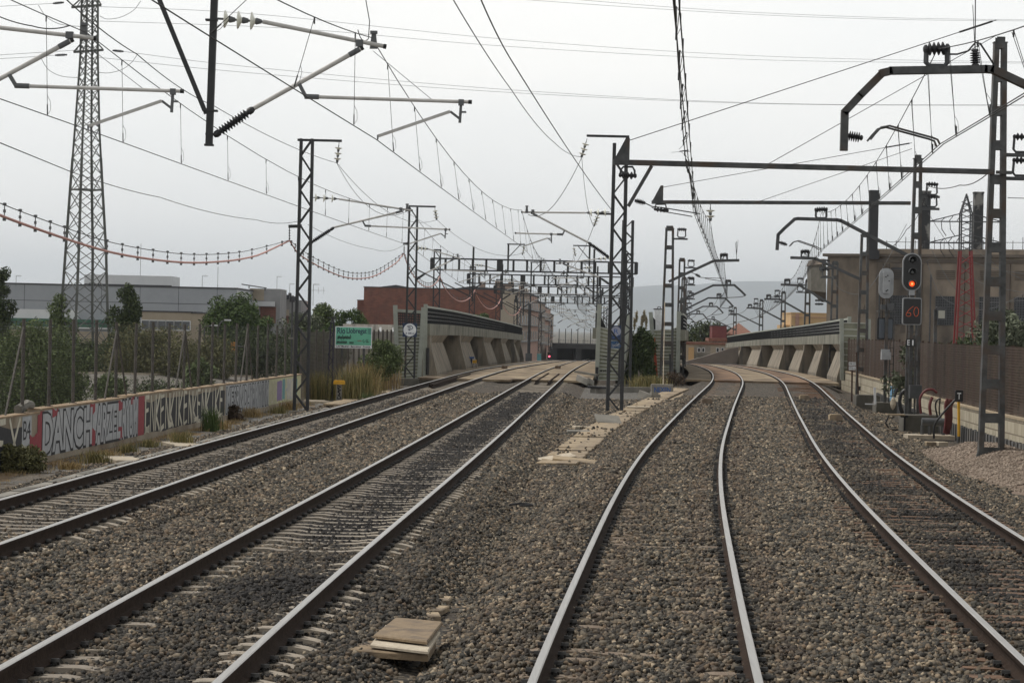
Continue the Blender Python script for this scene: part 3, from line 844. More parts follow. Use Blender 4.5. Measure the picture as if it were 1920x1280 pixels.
cA = P(766, 460, 97.); cantilever('aluminium cantilever reaching right from the left lattice mast with the glass string', cA, (P(577, 457, 97.)-cA), (P(577, 457, 97.)-cA).length, top=1.75, low=.0, mess_h=1.45, sh=.0)
CW[1].append((cA, P(770, 392, 97.)))
cC = P(982, 465, 98.); cantilever('aluminium cantilever reaching left from the black middle mast', cC, (P(1145, 468, 98.)-cC), (P(1145, 468, 98.)-cC).length, top=1.42, low=-.3, mess_h=1.5, pull=True)
CW[2].append((cC, P(978, 394, 98.)))
cB = P(860, 531, 138.); cantilever('aluminium cantilever on the lattice mast with the round sign', cB, (P(776, 529, 138.)-cB), (P(776, 529, 138.)-cB).length, top=1.85, low=.1, mess_h=1.45)
cB.z = 5.75
CW[1].append((P(862, 530, 138.), P(866, 480, 138.)))
cC2 = P(1046, 540, 143.); cantilever('aluminium cantilever on the second black mast behind the middle one', cC2, (P(1150, 538, 143.)-cC2), (P(1150, 538, 143.)-cC2).length, top=1.62, low=.05, mess_h=1.5, pull=True)
CW[2].append((cC2, P(1021, 485, 143.)))


# ---- portals with ladder beams beyond the bridge ends
def portal(d, k, label, far):
    zo = zf(d)
    t1, t2 = float(T1(d)), float(T2(d)); sl = float(T2(d+.5)-T2(d-.5))
    ax = lambda x, z, dy=0.: Vector((x, d - (x-(t1+t2)/2)*sl + dy, z+zo))
    xl, xr = t1-5.9, t2+5.3
    root = thing('portal', label, 'portal', ax(xl+.45, -.6), 'portals spanning the left tracks')
    b = MB(); zb = 7.55
    for dz in (-.42, .42):
        for dy in (-.2, .2): b.beam(ax(xl, zb+dz, dy), ax(xr, zb+dz, dy), .12, .10)
    n = 15
    for i in range(n+1):
        x = xl+.06+(xr-xl-.12)*i/n; w = .16 if i not in (0, 5, n) else (.45 if i == 5 else .26)
        b.box(ax(x, zb), (w, .42, .86))
    b.build('beam', M['steel_dark'], root)
    for xc in (xl+.45, xr-.55):
        c = MB(); ww = .46
        for sx in (-1, 1):
            for sy in (-1, 1): c.beam(ax(xc+sx*ww/2, -.6, sy*.2), ax(xc+sx*ww/2, 8.6, sy*.2), .09, .09)
        m = 15
        for i in range(m):
            s = 1 if i % 2 else -1
            for sy in (-1, 1): c.beam(ax(xc-s*ww/2, -.6+9.2*i/m, sy*.2), ax(xc+s*ww/2, -.6+9.2*(i+1)/m, sy*.2), .06, .05, up=(0, 1, 0))
        c.box(ax(xc, 8.6), (ww+.12, .5, .1))
        c.build('column', M['steel_dark'], root)
    for xp, s, sd in ((t1-2.75, -1, 1), (t2+2.1, 1, -1)):
        b = MB(); b.beam(ax(xp, 4.8), ax(xp, 8.9), .14, .14, up=(0, 1, 0)); b.build('hanging_post', M['steel_dark'], root)
        b = MB(); b.beam(ax(xp, 5.1), ax(xp+s*4.3 if s < 0 else xp+s*2.9, 7.15), .09, .09, up=(0, 1, 0)); b.build('brace', M['steel_dark'], root)
        # feeder post above the beam
        xq = xp + (2.6 if s < 0 else -.35)
        b = MB(); b.beam(ax(xq, 7.1), ax(xq, 9.15), .13, .13, up=(0, 1, 0)); b.beam(ax(xq-.1*sd, 9.15), ax(xq+1.25*sd, 9.15), .1, .09); b.beam(ax(xq+.05*sd, 8.2), ax(xq+.85*sd, 9.08), .06, .06, up=(0, 1, 0))
        b.build('feeder_arm', M['steel_dark'], root)
        glass_string(ax(xq+1.2*sd, 9.05), ax(xq+1.05*sd, 8.35), root, 3, 1.1)
    # cantilevers and wire supports
    for tn, f, xp, s in ((1, T1, t1-2.75, -1), (2, T2, t2+2.1, 1)):
        st = .22*(1 if k % 2 else -1)
        cpt = ax(float(f(d))+st, 5.68)
        l = ax(xp, 0)-ax(float(f(d)), 0)
        cantilever('aluminium cantilever over the %s under the %s portal' % ('far-left track' if tn == 1 else 'second track', far), cpt, l, abs(xp-float(f(d))-st), top=1.85, low=.05, mess_h=1.45, pull=(tn == 2 and k % 2 == 0), group='cantilevers under the far portals')
        CW[tn].append((cpt, cpt+Vector((0, 0, 1.4))))


for k, (d, far) in enumerate(((190., 'nearest'), (230., 'second'), (272., 'third'), (318., 'fourth'))):
    portal(d, k, '%s black ladder-beam portal across the left tracks' % {'nearest': 'widest and nearest', 'second': 'second nearest', 'third': 'third', 'fourth': 'farthest and smallest'}[far], far)

# far masts beyond the portals
fm = [(965, 345., 'lattice', 1, 8.6), (991, 352., 'solid', 1, 8.2), (1011, 420., 'lattice', 1, 8.4), (1133, 360., 'lattice', 2, 8.3), (1142, 395., 'lattice', 2, 8.4), (1030, 490., 'lattice', 1, 8)]
for i, (px, d, kd, tn, hh) in enumerate(fm):
    q = PX(px, -.5+zf(d), d)
    lab = ['lattice mast far down the left side just beyond the end of the mesh parapet', 'solid black far mast before the apartment fronts', 'thin far lattice mast before the pink apartment fronts', 'far lattice mast behind the green centre panel post', 'farther lattice mast seen just left of the black middle mast', 'farthest lattice mast beside the overbridge'][i]
    if kd == 'lattice': lattice_mast(lab, q, .5, hh, pan=.75, foot=False, leg=.12)
    else:
        r_ = thing('far_mast', lab, 'mast', q); b = MB(); b.beam(q, q+Vector((0, 0, hh)), .42, .3, up=(0, 1, 0)); b.build('post', M['steel_dark'], r_); b = MB(); b.box(q+Vector((0, 0, .8)), (.9, .5, 1.1)); b.build('cabinet', M['steel_mid'], r_)
for k, d in enumerate((352., 390., 440., 500.)):
    for tn, f, s in ((1, T1, -1), (2, T2, 1)):
        cpt = Vector((float(f(d)), d, 5.6+zf(d)))
        cantilever('small far aluminium cantilever over the %s %s' % ('far-left track' if tn == 1 else 'second track', ('before the first apartment front', 'halfway to the overbridge', 'near the overbridge', 'at the overbridge')[k]), cpt, (s, 0, 0), 3.0, top=1.8, mess_h=1.4, r=.045, pull=k % 2 == 0, group='cantilevers near the overbridge')
        CW[tn].append((cpt, cpt+Vector((0, 0, 1.35))))

# ================================================================ right-hand line
qD = PX(1857.5, -.5, 65.); mD = batten_mast('tall grey batten mast standing on the gravel mound at the right', qD, .54, .19, 10.75, nb=12)
qE = PX(1710, -.55, 95.); mE = batten_mast('grey batten mast directly behind the lit signal', qE, .42, .2, 9.9, nb=10)
for m_, zs, s in ((mD, (7.35, 7.95), 1),):
    for z in zs: hook_ins(Vector((.3, 0, z)), 1, m_)
for z in (8.55, 8.1): hook_ins(Vector((.24, 0, z)), 1, mE)
GB = 'long cantilever beams across the right tracks'


def long_beam(label, mast_pt, tip, d, stay_from, stay_to, brace):
    root = thing('cantilever_beam', label, 'cantilever beam', mast_pt, GB)
    b = MB(); b.beam(mast_pt, tip, .2, .13); b.build('beam', M['steel_grey'], root)
    e = (tip-mast_pt).normalized()
    b = MB(); n = Vector((0, 1, 0)); b.sheet([tip-n*.06, tip-n*.06-e*.42, tip-n*.06-e*.42+Vector((0, 0, .62)), tip-n*.06-e*.32+Vector((0, 0, .62))], n, .12); b.build('end_bracket', M['steel_grey'], root)
    b = MB(); b.tube(tip-e*.38+Vector((0, 0, .55)), stay_to, .011, n=5)
    L_ = stay_to - (tip-e*.38+Vector((0, 0, .55)))
    b.tube(stay_to-L_*.10, stay_to-L_*.01, .028, n=6); b.build('stay_rod', M['wire'], root)
    return root


tipD, mtD = P(1149, 304, 64.8), P(1862, 322.5, 64.8)
bD = long_beam('long grey beam reaching from the right batten mast to the black middle mast', mtD, tipD, 65, None, P(1868, 38, 64.9), None)
b = MB(); b.beam(P(1868, 323, 64.8), P(1897, 324, 64.8), .12, .08); b.build('beam_end', M['steel_grey'], bD)
b = MB(); b.beam(P(1222, 311, 64.8), P(1178, 387, 64.8), .09, .09, up=(0, 1, 0)); b.build('hanging_strut', M['steel_grey'], bD)
insulator(P(1190, 376, 64.8), P(1210, 381, 64.8), bD, 5, .03, .075)
b = MB()
b.path([P(1210, 381, 64.8), P(1222, 387, 64.8), P(1240, 389, 64.8), P(1313, 401, 64.8)], .016, 6); b.path([P(1222, 389, 64.8), P(1240, 396, 64.8), P(1298, 406, 64.8)], .014, 6); b.build('steady_arm', M['steel_grey'], bD)
b = MB(); b.path([P(1163, 330, 64.8), P(1164, 318, 64.8), P(1169, 313, 64.8), P(1186, 313, 64.8), P(1190, 320, 64.8), P(1190, 331, 64.8)], .03, 6); b.build('hook_bracket', M['steel_mid'], bD)
insulator(P(1160, 328, 64.8), P(1194, 330, 64.8), bD, 3, .04, .1)
tipE, mtE = P(1222, 379, 94.8), P(1707, 381, 94.8)
bE = long_beam('farther grey beam reaching from the mast behind the lit signal', mtE, tipE, 95, None, P(1710, 268, 94.9), None)
b = MB(); b.tube(P(1332, 381, 94.8), P(1332, 392, 94.8), .015, n=5); b.build('link', M['steel_mid'], bE); glass_string(P(1332, 389, 94.8), P(1332, 414, 94.8), bE, 2, 1.3)
b = MB(); b.path([P(1228, 391, 94.8), P(1230, 383, 94.8), P(1248, 383, 94.8), P(1250, 394, 94.8)], .035, 6); b.build('hook_bracket', M['steel_mid'], bE)
insulator(P(1226, 392, 94.8), P(1254, 395, 94.8), bE, 3, .04, .1)
CW[3] += [(P(1300, 397, 64.8), P(1292, 318, 64.8)), (P(1331, 474, 94.8), P(1332, 416, 94.8))]
# gentle second stay to D
s_ = thing('stay_wire', 'thin stay wire rising to the right batten mast above the bent arm', 'stay wire', P(1440, 308, 80)); b = MB(); b.tube(P(1440, 308, 64.9), P(1866, 68, 64.9), .009, n=5); b.build('wire', M['wire'], s_)
s_ = thing('stay_wire', 'lower thin stay wire from the farther beam to its mast top', 'stay wire', P(1470, 378, 94.9)); b = MB(); b.tube(P(1420, 379, 94.9), P(1710, 279, 94.9), .010, n=5); b.build('wire', M['wire'], s_)


def bent_arm(label, pts, d, pole, tail, contact_px, r=.1, steady=True, k=1., msup=None, mesh_d=None):
    """bent profile cantilever: pts pixel polyline from mast end to tip, all at distance d"""
    root = thing('bent_arm', label, 'cantilever', P(*pts[0], d), 'bent grey cantilever arms on the right line')
    b = MB(); W = [P(*q, d) for q in pts]
    n = pole
    for i in range(len(W)-1):
        w = r*1.9 if i < n else r*1.15
        b.beam(W[i], W[i+1] + (W[i+1]-W[i]).normalized()*(w*.25 if i < len(W)-2 else 0), .12*k, w, up=(0, 1, 0))
    b.build('arm', M['steel_grey' if d < 60 else 'steel_mid'], root)
    if msup:
        x0, y0, sc = msup
        b = MB(); b.path([P(x0-sc*.72, y0-sc*1.3, d), P(x0-sc*.75, y0-sc*.35, d), P(x0-sc*.5, y0-sc*.08, d), P(x0+sc*.6, y0-sc*.06, d), P(x0+sc*.85, y0-sc*.32, d), P(x0+sc*.83, y0-sc*1.35, d)], .045*k, 6)
        o = b.build('hook_bracket', M['steel_mid'], root)
        i = MB(); i.lathe(P(x0-sc*.95, y0-sc*1.32, d), P(x0+sc*1.05, y0-sc*1.42, d), ins_prof(4, .05*k, .11*k, True), 10); i.build('insulator', M['dark_ins'], o)
    if tail:
        a, c, e = tail
        insulator(P(*a, d), P(*c, d), root, 5, .03*k, .085*k)
        s = MB(); s.path([P(*q, d) for q in e], .018*k, 6)
        s.path([P(q[0]-6*41/d, q[1]+3*41/d, d+.02) for q in e[:-1]] + [P(e[-1][0]-6*41/d, e[-1][1]+5*41/d, d+.02)], .018*k, 6)
        s.build('steady_arm', M['steel_grey'], root)
    return root


# near bent arm at the right edge (mast outside the picture carries it)
dN = 41.
qN = PX(2128, -.55, dN); mN = batten_mast('grey batten mast of the near bent arm outside the right edge', qN, .74, .4, 9.2, nb=9)
aN = bent_arm('near dark bent arm with hook insulator and spark horn at the upper right', [(2110, 247), (1862, 131), (1850, 130), (1672, 133), (1655, 137), (1614, 178), (1584, 210), (1582, 283)], dN, 4,
              ((1586, 254), (1618, 259), ((1632, 262), (1640, 252), (1652, 239), (1668, 236), (1700, 245), (1748, 258), (1758, 262), (1762, 270))), None, r=.1, msup=(1755, 126, 25))
b = MB(); b.lathe(P(1829, 125, dN), P(1828, 92, dN), ins_prof(5, .04, .085, True), 10); b.build('arrester', M['dark_ins'], aN)
b = MB(); b.tube(P(1828.5, 92, dN), P(1829, -10, dN), .009, n=5); b.tube(P(1828, 92, dN), P(1824, 10, dN), .006, n=5); b.build('spark_horn', M['wire'], aN)
b = MB(); b.path([P(1768, 102, dN), P(1795, 102, dN), P(1815, 96, dN), P(1829, 80, dN), P(1838, 82, dN), P(1868, 128, dN)], .016, 6); b.build('jumper', M['wire'], aN)
CW[4].append((P(1763, 270, dN), P(1758, 92, dN)))
# arm on the mast behind the signal
aE = bent_arm('bent grey arm on the mast behind the lit signal with a hook insulator', [(1704, 480), (1577, 414), (1570, 412.5), (1497, 410), (1490, 411), (1471, 428), (1459, 440), (1457, 469)], 94.6, 4,
              ((1461, 454), (1476, 459), ((1482, 461), (1489, 453), (1498, 451), (1530, 462), (1539, 467))), None, r=.1, msup=(1539, 410, 12.5))
CW[4].append((P(1540, 468, 94.6), P(1540, 399, 94.6)))

GM = 'far batten masts of the right line'
far4 = [(1615, 143., 440, [(1614, 524), (1528, 484.5), (1482, 483)], (1509, 483, 8.5), (1497, 536), (1509, 474)),
        (1561, 184., 493, [(1560, 571), (1499, 535), (1464, 533.5)], (1476, 533, 6), (1476, 558), (1476, 526)),
        (1511, 228., 526, [(1508, 587), (1462, 561), (1433, 560.5)], (1441, 560, 4.6), (1446, 580), (1441, 554)),
        (1466, 272., 548, [(1464, 599), (1424, 578), (1400, 577)], (1406, 577, 4), (1416, 596), (1406, 572)),
        (1425, 320., 563, [(1424, 609), (1384, 589), (1369, 588)], (1373, 588, 3.4), (1384, 604), (1373, 583)),
        (1376, 385., 577, [(1375, 617), (1340, 599), (1325, 598)], (1337, 598, 2.9), (1350, 612), (1337, 594))]
wh = ['before the corner of the concrete power house', 'against the left end of the concrete power house', 'in front of the orange building', 'left of the dark tree by the orange building', 'above the near end of the mesh parapet skyline', 'above the red-tiled roof']
for i, (px, d, py, arm, ms, cpx, mpx) in enumerate(far4):
    zb = -.6+zf(d); q = PX(px, zb, d); top = P(px, py, d).z
    m_ = batten_mast('batten mast %s' % wh[i], q, .55, .34, top-zb, nb=int((top-zb)/1.05), foot=False, group=GM)
    if i: hook_ins(Vector((-.3, 0, top-zb-.35)), -1, m_, k=1.25); hook_ins(Vector((-.3, 0, top-zb-1.0)), -1, m_, k=1.25)
    bent_arm('bent arm on the batten mast %s' % wh[i], arm, d, 9, None, None, r=.085, msup=ms, k=1.3)
    CW[4].append((P(*cpx, d), P(*mpx, d)))
far3 = [(1249, 150., 428, [(1254, 528), (1334, 491), (1340, 489), (1386, 488)], (1357, 488, 7.5), (1352, 527), (1357, 479)),
        (1274, 200., 487, [(1272, 566), (1337, 535), (1377, 534.5), (1390, 546), (1398, 554)], (1365, 534, 5.5), (1363, 558), (1365, 527)),
        (1279, 245., 522, [(1272, 586), (1328, 558.5), (1360, 559), (1369, 568), (1375, 575)], (1348, 558, 4.6), (1350, 576), (1348, 553)),
        (1278, 290., 545, [(1274, 596), (1318, 574.5), (1344, 574.5), (1350, 580), (1356, 587)], (1333, 574, 4), (1334, 590), (1333, 569)),
        (1276, 330., 560, [(1274, 602), (1297, 588.5), (1318, 588.5), (1326, 598)], (1309, 588, 3.5), (1310, 602), (1309, 584)),
        (1275, 375., 572, [(1272, 604), (1284, 597), (1295, 597), (1304, 606)], (1290, 597, 3), (1292, 612), (1290, 594))]
wl = ['nearest of the masts behind the right centre panel', 'second mast behind the right centre panel', 'third mast in the line behind the right centre panel', 'fourth mast behind the right centre panel', 'fifth mast behind the right centre panel', 'last mast behind the right centre panel']
for i, (px, d, py, arm, ms, cpx, mpx) in enumerate(far3):
    zb = -.6+zf(d); q = PX(px, zb, d); top = P(px, py, d).z
    m_ = batten_mast('grey batten mast, %s' % wl[i], q, .72 if i == 0 else .55, .38, top-zb, nb=int((top-zb)/1.05), foot=False, group='batten masts left of the curving track')
    hook_ins(Vector((.35, 0, top-zb-.55)), 1, m_, k=1.2)
    if i: hook_ins(Vector((.35, 0, top-zb-1.9)), 1, m_, k=1.2)
    a_ = bent_arm('bent arm on the %s' % wl[i], arm, d, 9, None, None, r=.1, msup=ms, k=1.3)
    if i == 0:
        insulator(P(1304, 514, d), P(1313, 519, d), a_, 4, .04, .1)
        b = MB(); b.path([P(1294, 510, d), P(1304, 514, d), P(1314, 520, d), P(1324, 521, d), P(1358, 522, d)], .02, 5); b.path([P(1322, 522, d), P(1352, 527, d)], .02, 5); b.build('steady_arm', M['steel_grey'], a_)
        b = MB(); b.tube(P(1381, 486, d), P(1381, 452, d), .015, n=5); b.tube(P(1381, 480, d), P(1384, 450, d), .012, n=5); b.tube(P(1381, 480, d), P(1379, 455, d), .012, n=5); b.build('spark_horn', M['wire'], a_)
    elif i < 4:
        b = MB(); e = arm[-1]; c_ = P(*cpx, d); b.path([P(*e, d), P(e[0]-6, e[1]+2, d), P(e[0]-14, e[1]+3, d), c_], .03, 5); b.build('steady_arm', M['steel_grey'], a_)
    CW[3].append((P(*cpx, d), P(*mpx, d)))

# ================================================================ wires
def back(S0, tr, y, dx=0., zc=5.8, zm=7.2):
    x = float(tr(y)); return (Vector((x+dx, y, zc)), Vector((x+dx*.6, y, zm)))


CW[1].insert(0, (Vector((-8.9, 8, 5.8)), Vector((-8.9, 8, 7.6))))
p_, q_ = P(290, 0, 25.5), CW[2][0][0]; CW[2].insert(0, (p_+(p_-q_)*.8, P(575, 0, 33)+(P(575, 0, 33)-CW[2][0][1])*2.0))
p_, q_ = P(1263, 4, 24.8), CW[3][0][0]; CW[3].insert(0, (p_+(p_-q_)*.35, P(1273, 0, 27.)+(P(1273, 0, 27.)-CW[3][0][1])*.4))
p_, q_ = P(1919, 173, 31.5), CW[4][0][0]; CW[4].insert(0, (p_+(p_-q_)*1.2, P(1919, 27, 30)+(P(1919, 27, 30)-CW[4][0][1])*1.2))
labs = {1: 'contact and carrier wire with droppers above the far-left track', 2: 'contact and carrier wire with droppers above the second track, crossing the picture diagonally',
        3: 'bundle of wires with paired droppers falling steeply above the track straight ahead', 4: 'double contact wire with long paired droppers above the rightmost track'}
for tn in (1, 2, 3, 4):
    sup = sorted(CW[tn], key=lambda s: s[0].y)
    root = thing('overhead_line', labs[tn], 'overhead wires', sup[1][0])
    rad = lambda v: max(.0085, v.y*7e-5)
    cont = [s[0] for s in sup]
    offs = (0, .055) if tn in (3, 4) else (0,)
    for o_ in offs:
        b = MB(); pts = []
        for a, c in zip(cont[:-1], cont[1:]):
            for t in range(4): pts.append(a.lerp(c, t/4)+Vector((o_, 0, -.02*math.sin(math.pi*t/4))))
        pts.append(cont[-1]+Vector((o_, 0, 0)))
        b.path(pts, [rad(v) for v in pts], 5); b.build('contact_wire', M['wire'], root)
    b = MB(); pts = []; spans = []
    for (a, ma), (c, mc) in zip(sup[:-1], sup[1:]):
        L_ = (mc-ma).length; sag = .75*(L_/55)**2; sag = min(sag, .9)
        fn = lambda t, ma=ma, mc=mc, sag=sag: ma.lerp(mc, t)+Vector((0, 0, -4*sag*t*(1-t)))
        spans.append((a, c, fn, L_))
        for t in range(12): pts.append(fn(t/12))
    pts.append(sup[-1][1]); b.path(pts, [rad(v) for v in pts], 5); b.build('carrier_wire', M['wire'], root)
    nd = 0
    for a, c, fn, L_ in spans:
        if (a.y+c.y)/2 > 300 or nd > 90: break
        n = max(3, int(L_/(5.2 if tn < 3 else 3.6)))
        for i in range(n):
            t = (i+.5)/n; hi = fn(t); lo = a.lerp(c, (hi.y-a.y)/(c.y-a.y))+Vector((.02, 0, 0))
            if hi.y < 14 or nd > 95: continue
            b = MB(); r_ = max(.0045, hi.y*4.2e-5)
            b.tube(hi, lo, r_, n=4)
            b.tube(hi-Vector((0, 0, .0)), hi-Vector((0, 0, .09)), r_*2.6, n=5)
            dn = (lo-hi).normalized(); b.tube(lo-dn*.16, lo, r_*2.2, n=5)
            if hi.y < 70:
                pp = lo-dn*.3; b.path([pp, pp.lerp(lo, .3)+Vector((.045, 0, .0)), pp.lerp(lo, .75)+Vector((.05, 0, 0)), lo], r_*.7, 4)
            b.build('dropper', M['wire'], root); nd += 1
            if tn > 2 and hi.y < 130:
                b = MB(); b.tube(hi+Vector((.02, .22, 0)), lo+Vector((.05, .25, 0)), r_, n=4); b.tube(lo+Vector((.05, .25, .16)), lo+Vector((.05, .25, 0)), r_*2.2, n=5); b.build('dropper', M['wire'], root); nd += 1


def cable(label, pts3, sag, mt='wire', r=.01, name='feeder_wire', cat='wire', group=None, n=24, kr=7e-5):
    """wire hanging through 3-D points with a parabola between each two"""
    pts = []
    for i, (a, c) in enumerate(zip(pts3[:-1], pts3[1:])):
        s = sag[i] if hasattr(sag, '__len__') else sag
        for t in range(n): pts.append(a.lerp(c, t/n)+Vector((0, 0, -4*s*(t/n)*(1-t/n))))
    pts.append(pts3[-1]); b = MB(); b.path(pts, [max(r, v.y*kr) for v in pts], 5)
    return tag(b.build(name, M[mt], loc=pts3[0]), label, cat, group)


cable('feeder wire falling from the upper left to the glass string of the left lattice mast', [P(125, 0, 36), P(257, 102, 48), P(400, 198, 66), P(632, 306, 97)], [.05, .1, .15])
cable('feeder wire from the left lattice mast to the next mast with the round sign', [P(632, 306, 97), P(819, 412, 138), Vector((float(T1(190))+1.1, 190, 8.4))], [.9, .9])
cable('second strand dropping from the glass string of the left lattice mast to its cantilever', [P(632, 307, 97), P(770, 392, 97.2)], [.9], r=.009)
cable('black earth wire falling through the upper left to the lattice mast side', [P(-5, 266, 40), P(130, 321, 55), P(300, 370, 72), P(480, 412, 90), P(558, 415, 97)], [.0, .05, .1, .1])
cable('black wire between the two left lattice masts, below the cantilever', [P(577, 421, 97), P(700, 467, 116), P(768, 450, 138)], [.15, .3], r=.008)
cable('feeder wire from the top edge to the glass string of the middle mast', [P(850, 0, 41), P(960, 170, 58), P(1040, 268, 80), P(1091, 294, 98)], [.05, .1, .12])
cable('thick black wire from the top edge straight to the middle mast', [P(902, 0, 41), P(960, 115, 52), P(1147, 394, 98)], [.05, .12], r=.013)
cable('looping jumper from the glass string of the middle mast to its cantilever', [P(1090, 297, 98), P(1040, 383, 98.2), P(1003, 405, 98.3), P(990, 402, 98.3)], [.12, .12, .02], r=.012)
cable('jumper hanging from the upper to the lower glass string of the middle mast', [P(1091, 297, 98), P(1100, 380, 98.2), P(1113, 424, 98.2)], [.1, .1], r=.009)
cable('feeder wire from the middle mast down to the first portal', [P(1113, 424, 98), P(1060, 505, 140), Vector((float(T2(190))+.6, 190, 8.4))], [.5, .5])
for k, (d0, d1) in enumerate(((190, 230), (230, 272), (272, 318))):
    for f, o_, nm in ((T1, 1.0, 'left'), (T2, .6, 'right')):
        cable('feeder wire on the %s between the %s portals' % (nm, ('first and second', 'second and third', 'third and fourth')[k]), [Vector((float(f(d0))+o_, d0, 8.3+zf(d0))), Vector((float(f(d1))+o_, d1, 8.3+zf(d1)))], [.8])
cable('hanging jumper at the top of the near cantilever', [P(685, -5, 42.5), P(693, 40, 42.5), P(691, 73, 42.5), P(678, 74, 42.5), P(671, 56, 42.5)], [0, 0, .03, .02], r=.008, n=6)
cable('short sagging jumper in the upper left corner before the pylon', [P(-5, 30, 41), P(60, 49, 41.4), P(132, 48, 41.8)], [.02, .05], r=.01)
cable('rubber cable sagging from the mast behind the lit signal to the long beam', [P(1742, 349, 94), P(1800, 347, 80), P(1850, 327, 66)], [.1, .1], r=.015)
cable('cable hanging from the hook insulators of the mast behind the signal', [P(1741, 350, 95), P(1725, 395, 95.3), P(1700, 430, 95.3), P(1672, 462, 95.3)], [.02, .1, .1], r=.013)
cable('single wire leaving the right batten mast to the right edge', [P(1890, 371, 65), P(1925, 372, 60)], [0], r=.01)

# pink sleeved cable on its carrier wire
def pink_span(a, c, sag, n, label, rc=.03):
    root = thing('pink_cable', label, 'cable', a, 'pink cable spans carried beside the left tracks')
    up_ = Vector((0, 0, .24)); pt = sag if callable(sag) else (lambda t: a.lerp(c, t)+Vector((0, 0, -4*sag*t*(1-t))))
    dip = lambda t: up_*min(1, t*12+.1, (1-t)*12+.1)
    N = 48
    b = MB(); b.path([pt(t/N)-dip(t/N) for t in range(N+1)], rc, 7); b.build('sleeved_cable', M['pink'], root)
    b = MB(); b.path([pt(t/N) for t in range(N+1)], .011, 5); b.build('carrier_wire', M['wire'], root)
    for i in range(n):
        t = (i+.5)/n; h = MB(); q = pt(t); w = q-dip(t)
        h.tube(q+Vector((0, 0, .05)), w-Vector((0, 0, .06)), .012, n=5); h.box(q+Vector((0, 0, .02)), (.07, .05, .05)); h.box(w-Vector((0, 0, .05)), (.06, .06, .06)); h.box(q.lerp(w, .5), (.05, .04, .06))
        h.build('hanger', M['clamp'], root)


M['pink'] = mat('pink_sleeve', (.66, .34, .29), .6, (.55, .28, .24), 1.5)
kA = P(543, 450, 97); kB = P(757.5, 474, 138)
def pxcurve(pts, ds):
    W = [P(x, y, d) for (x, y), d in zip(pts, ds)]; f = [spl([(i, w[k]) for i, w in enumerate(W)]) for k in range(3)]; n = len(W)-1
    return lambda t: Vector((float(f[0](t*n)), float(f[1](t*n)), float(f[2](t*n))))


dl_ = lambda px: 12.38/(-(px-963)/4770+.04)
p1_ = [(-150, 310), (-75, 347), (0, 381), (75, 410), (145, 435), (215, 456), (290, 470), (357, 477), (415, 476), (470, 469), (543, 450)]
f1_ = pxcurve(p1_, [dl_(p[0]) for p in p1_[:-1]]+[97]); pink_span(f1_(0), kA, f1_, 26, 'long pink sleeved cable sagging from the left edge to the left lattice mast')
p2_ = [(543, 450), (572, 473), (609, 494), (645, 509), (677, 512.5), (705, 507), (733, 491), (757.5, 474)]
f2_ = pxcurve(p2_, [97, 101, 107, 114, 120, 126, 132, 138]); pink_span(kA, kB, f2_, 27, 'pink cable sagging between the left lattice mast and the mast with the round sign', .026)
kC = Vector((float(T1(190))-5.2, 190, 6.6)); pink_span(kB, kC, 1.1, 20, 'far pink cable sagging from the mast with the round sign to the first portal', .03)
for k, (d0, d1) in enumerate(((190, 230), (230, 272), (272, 318))):
    pink_span(Vector((float(T1(d0))-5.2, d0, 6.6+zf(d0))), Vector((float(T1(d1))-5.2, d1, 6.6+zf(d1))), 1.2, 10, 'small pale cable loop beyond the %s portal' % ('first', 'second', 'third')[k], .045)
# ================================================================ lettering helper
def text_geo(txt, bold=0.):
    cu = bpy.data.curves.new('letters', 'FONT'); cu.body = txt; cu.size = 1; cu.offset = bold; cu.resolution_u = 3
    o = bpy.data.objects.new('letters', cu); COL.objects.link(o)
    bpy.context.view_layer.update()
    dg = bpy.context.evaluated_depsgraph_get(); me = bpy.data.meshes.new_from_object(o.evaluated_get(dg))
    v = [tuple(q.co) for q in me.vertices]; f = [tuple(q.vertices) for q in me.polygons]
    bpy.data.objects.remove(o); bpy.data.curves.remove(cu); bpy.data.meshes.remove(me)
    xs = [a[0] for a in v]; ys_ = [a[1] for a in v]
    return v, f, (min(xs), max(xs), min(ys_), max(ys_))


def letters(mb, txt, O, ex, ey, w, h, bold=0., pad=None, m=0):
    """lay text in the parallelogram O + a*ex + b*ey, filling w x h"""
    v, f, (x0, x1, y0, y1) = text_geo(txt, bold)
    ex, ey, O = Vector(ex), Vector(ey), Vector(O)
    return mb.add([O+ex*((a-x0)/(x1-x0)*w)+ey*((b-y0)/(y1-y0)*h) for a, b, c in v], f, m)


def strokes(mb, polys, O, ex, ey, w, n, t=.004, m=0):
    """painted strokes: polylines in (0..1,0..1) units already scaled to metres"""
    n = Vector(n)
    for pl in polys:
        W = [Vector(O)+Vector(ex)*a+Vector(ey)*b for a, b in pl]
        for p, q in zip(W[:-1], W[1:]): mb.beam(p, q, w, t, up=n, m=m)
    return mb


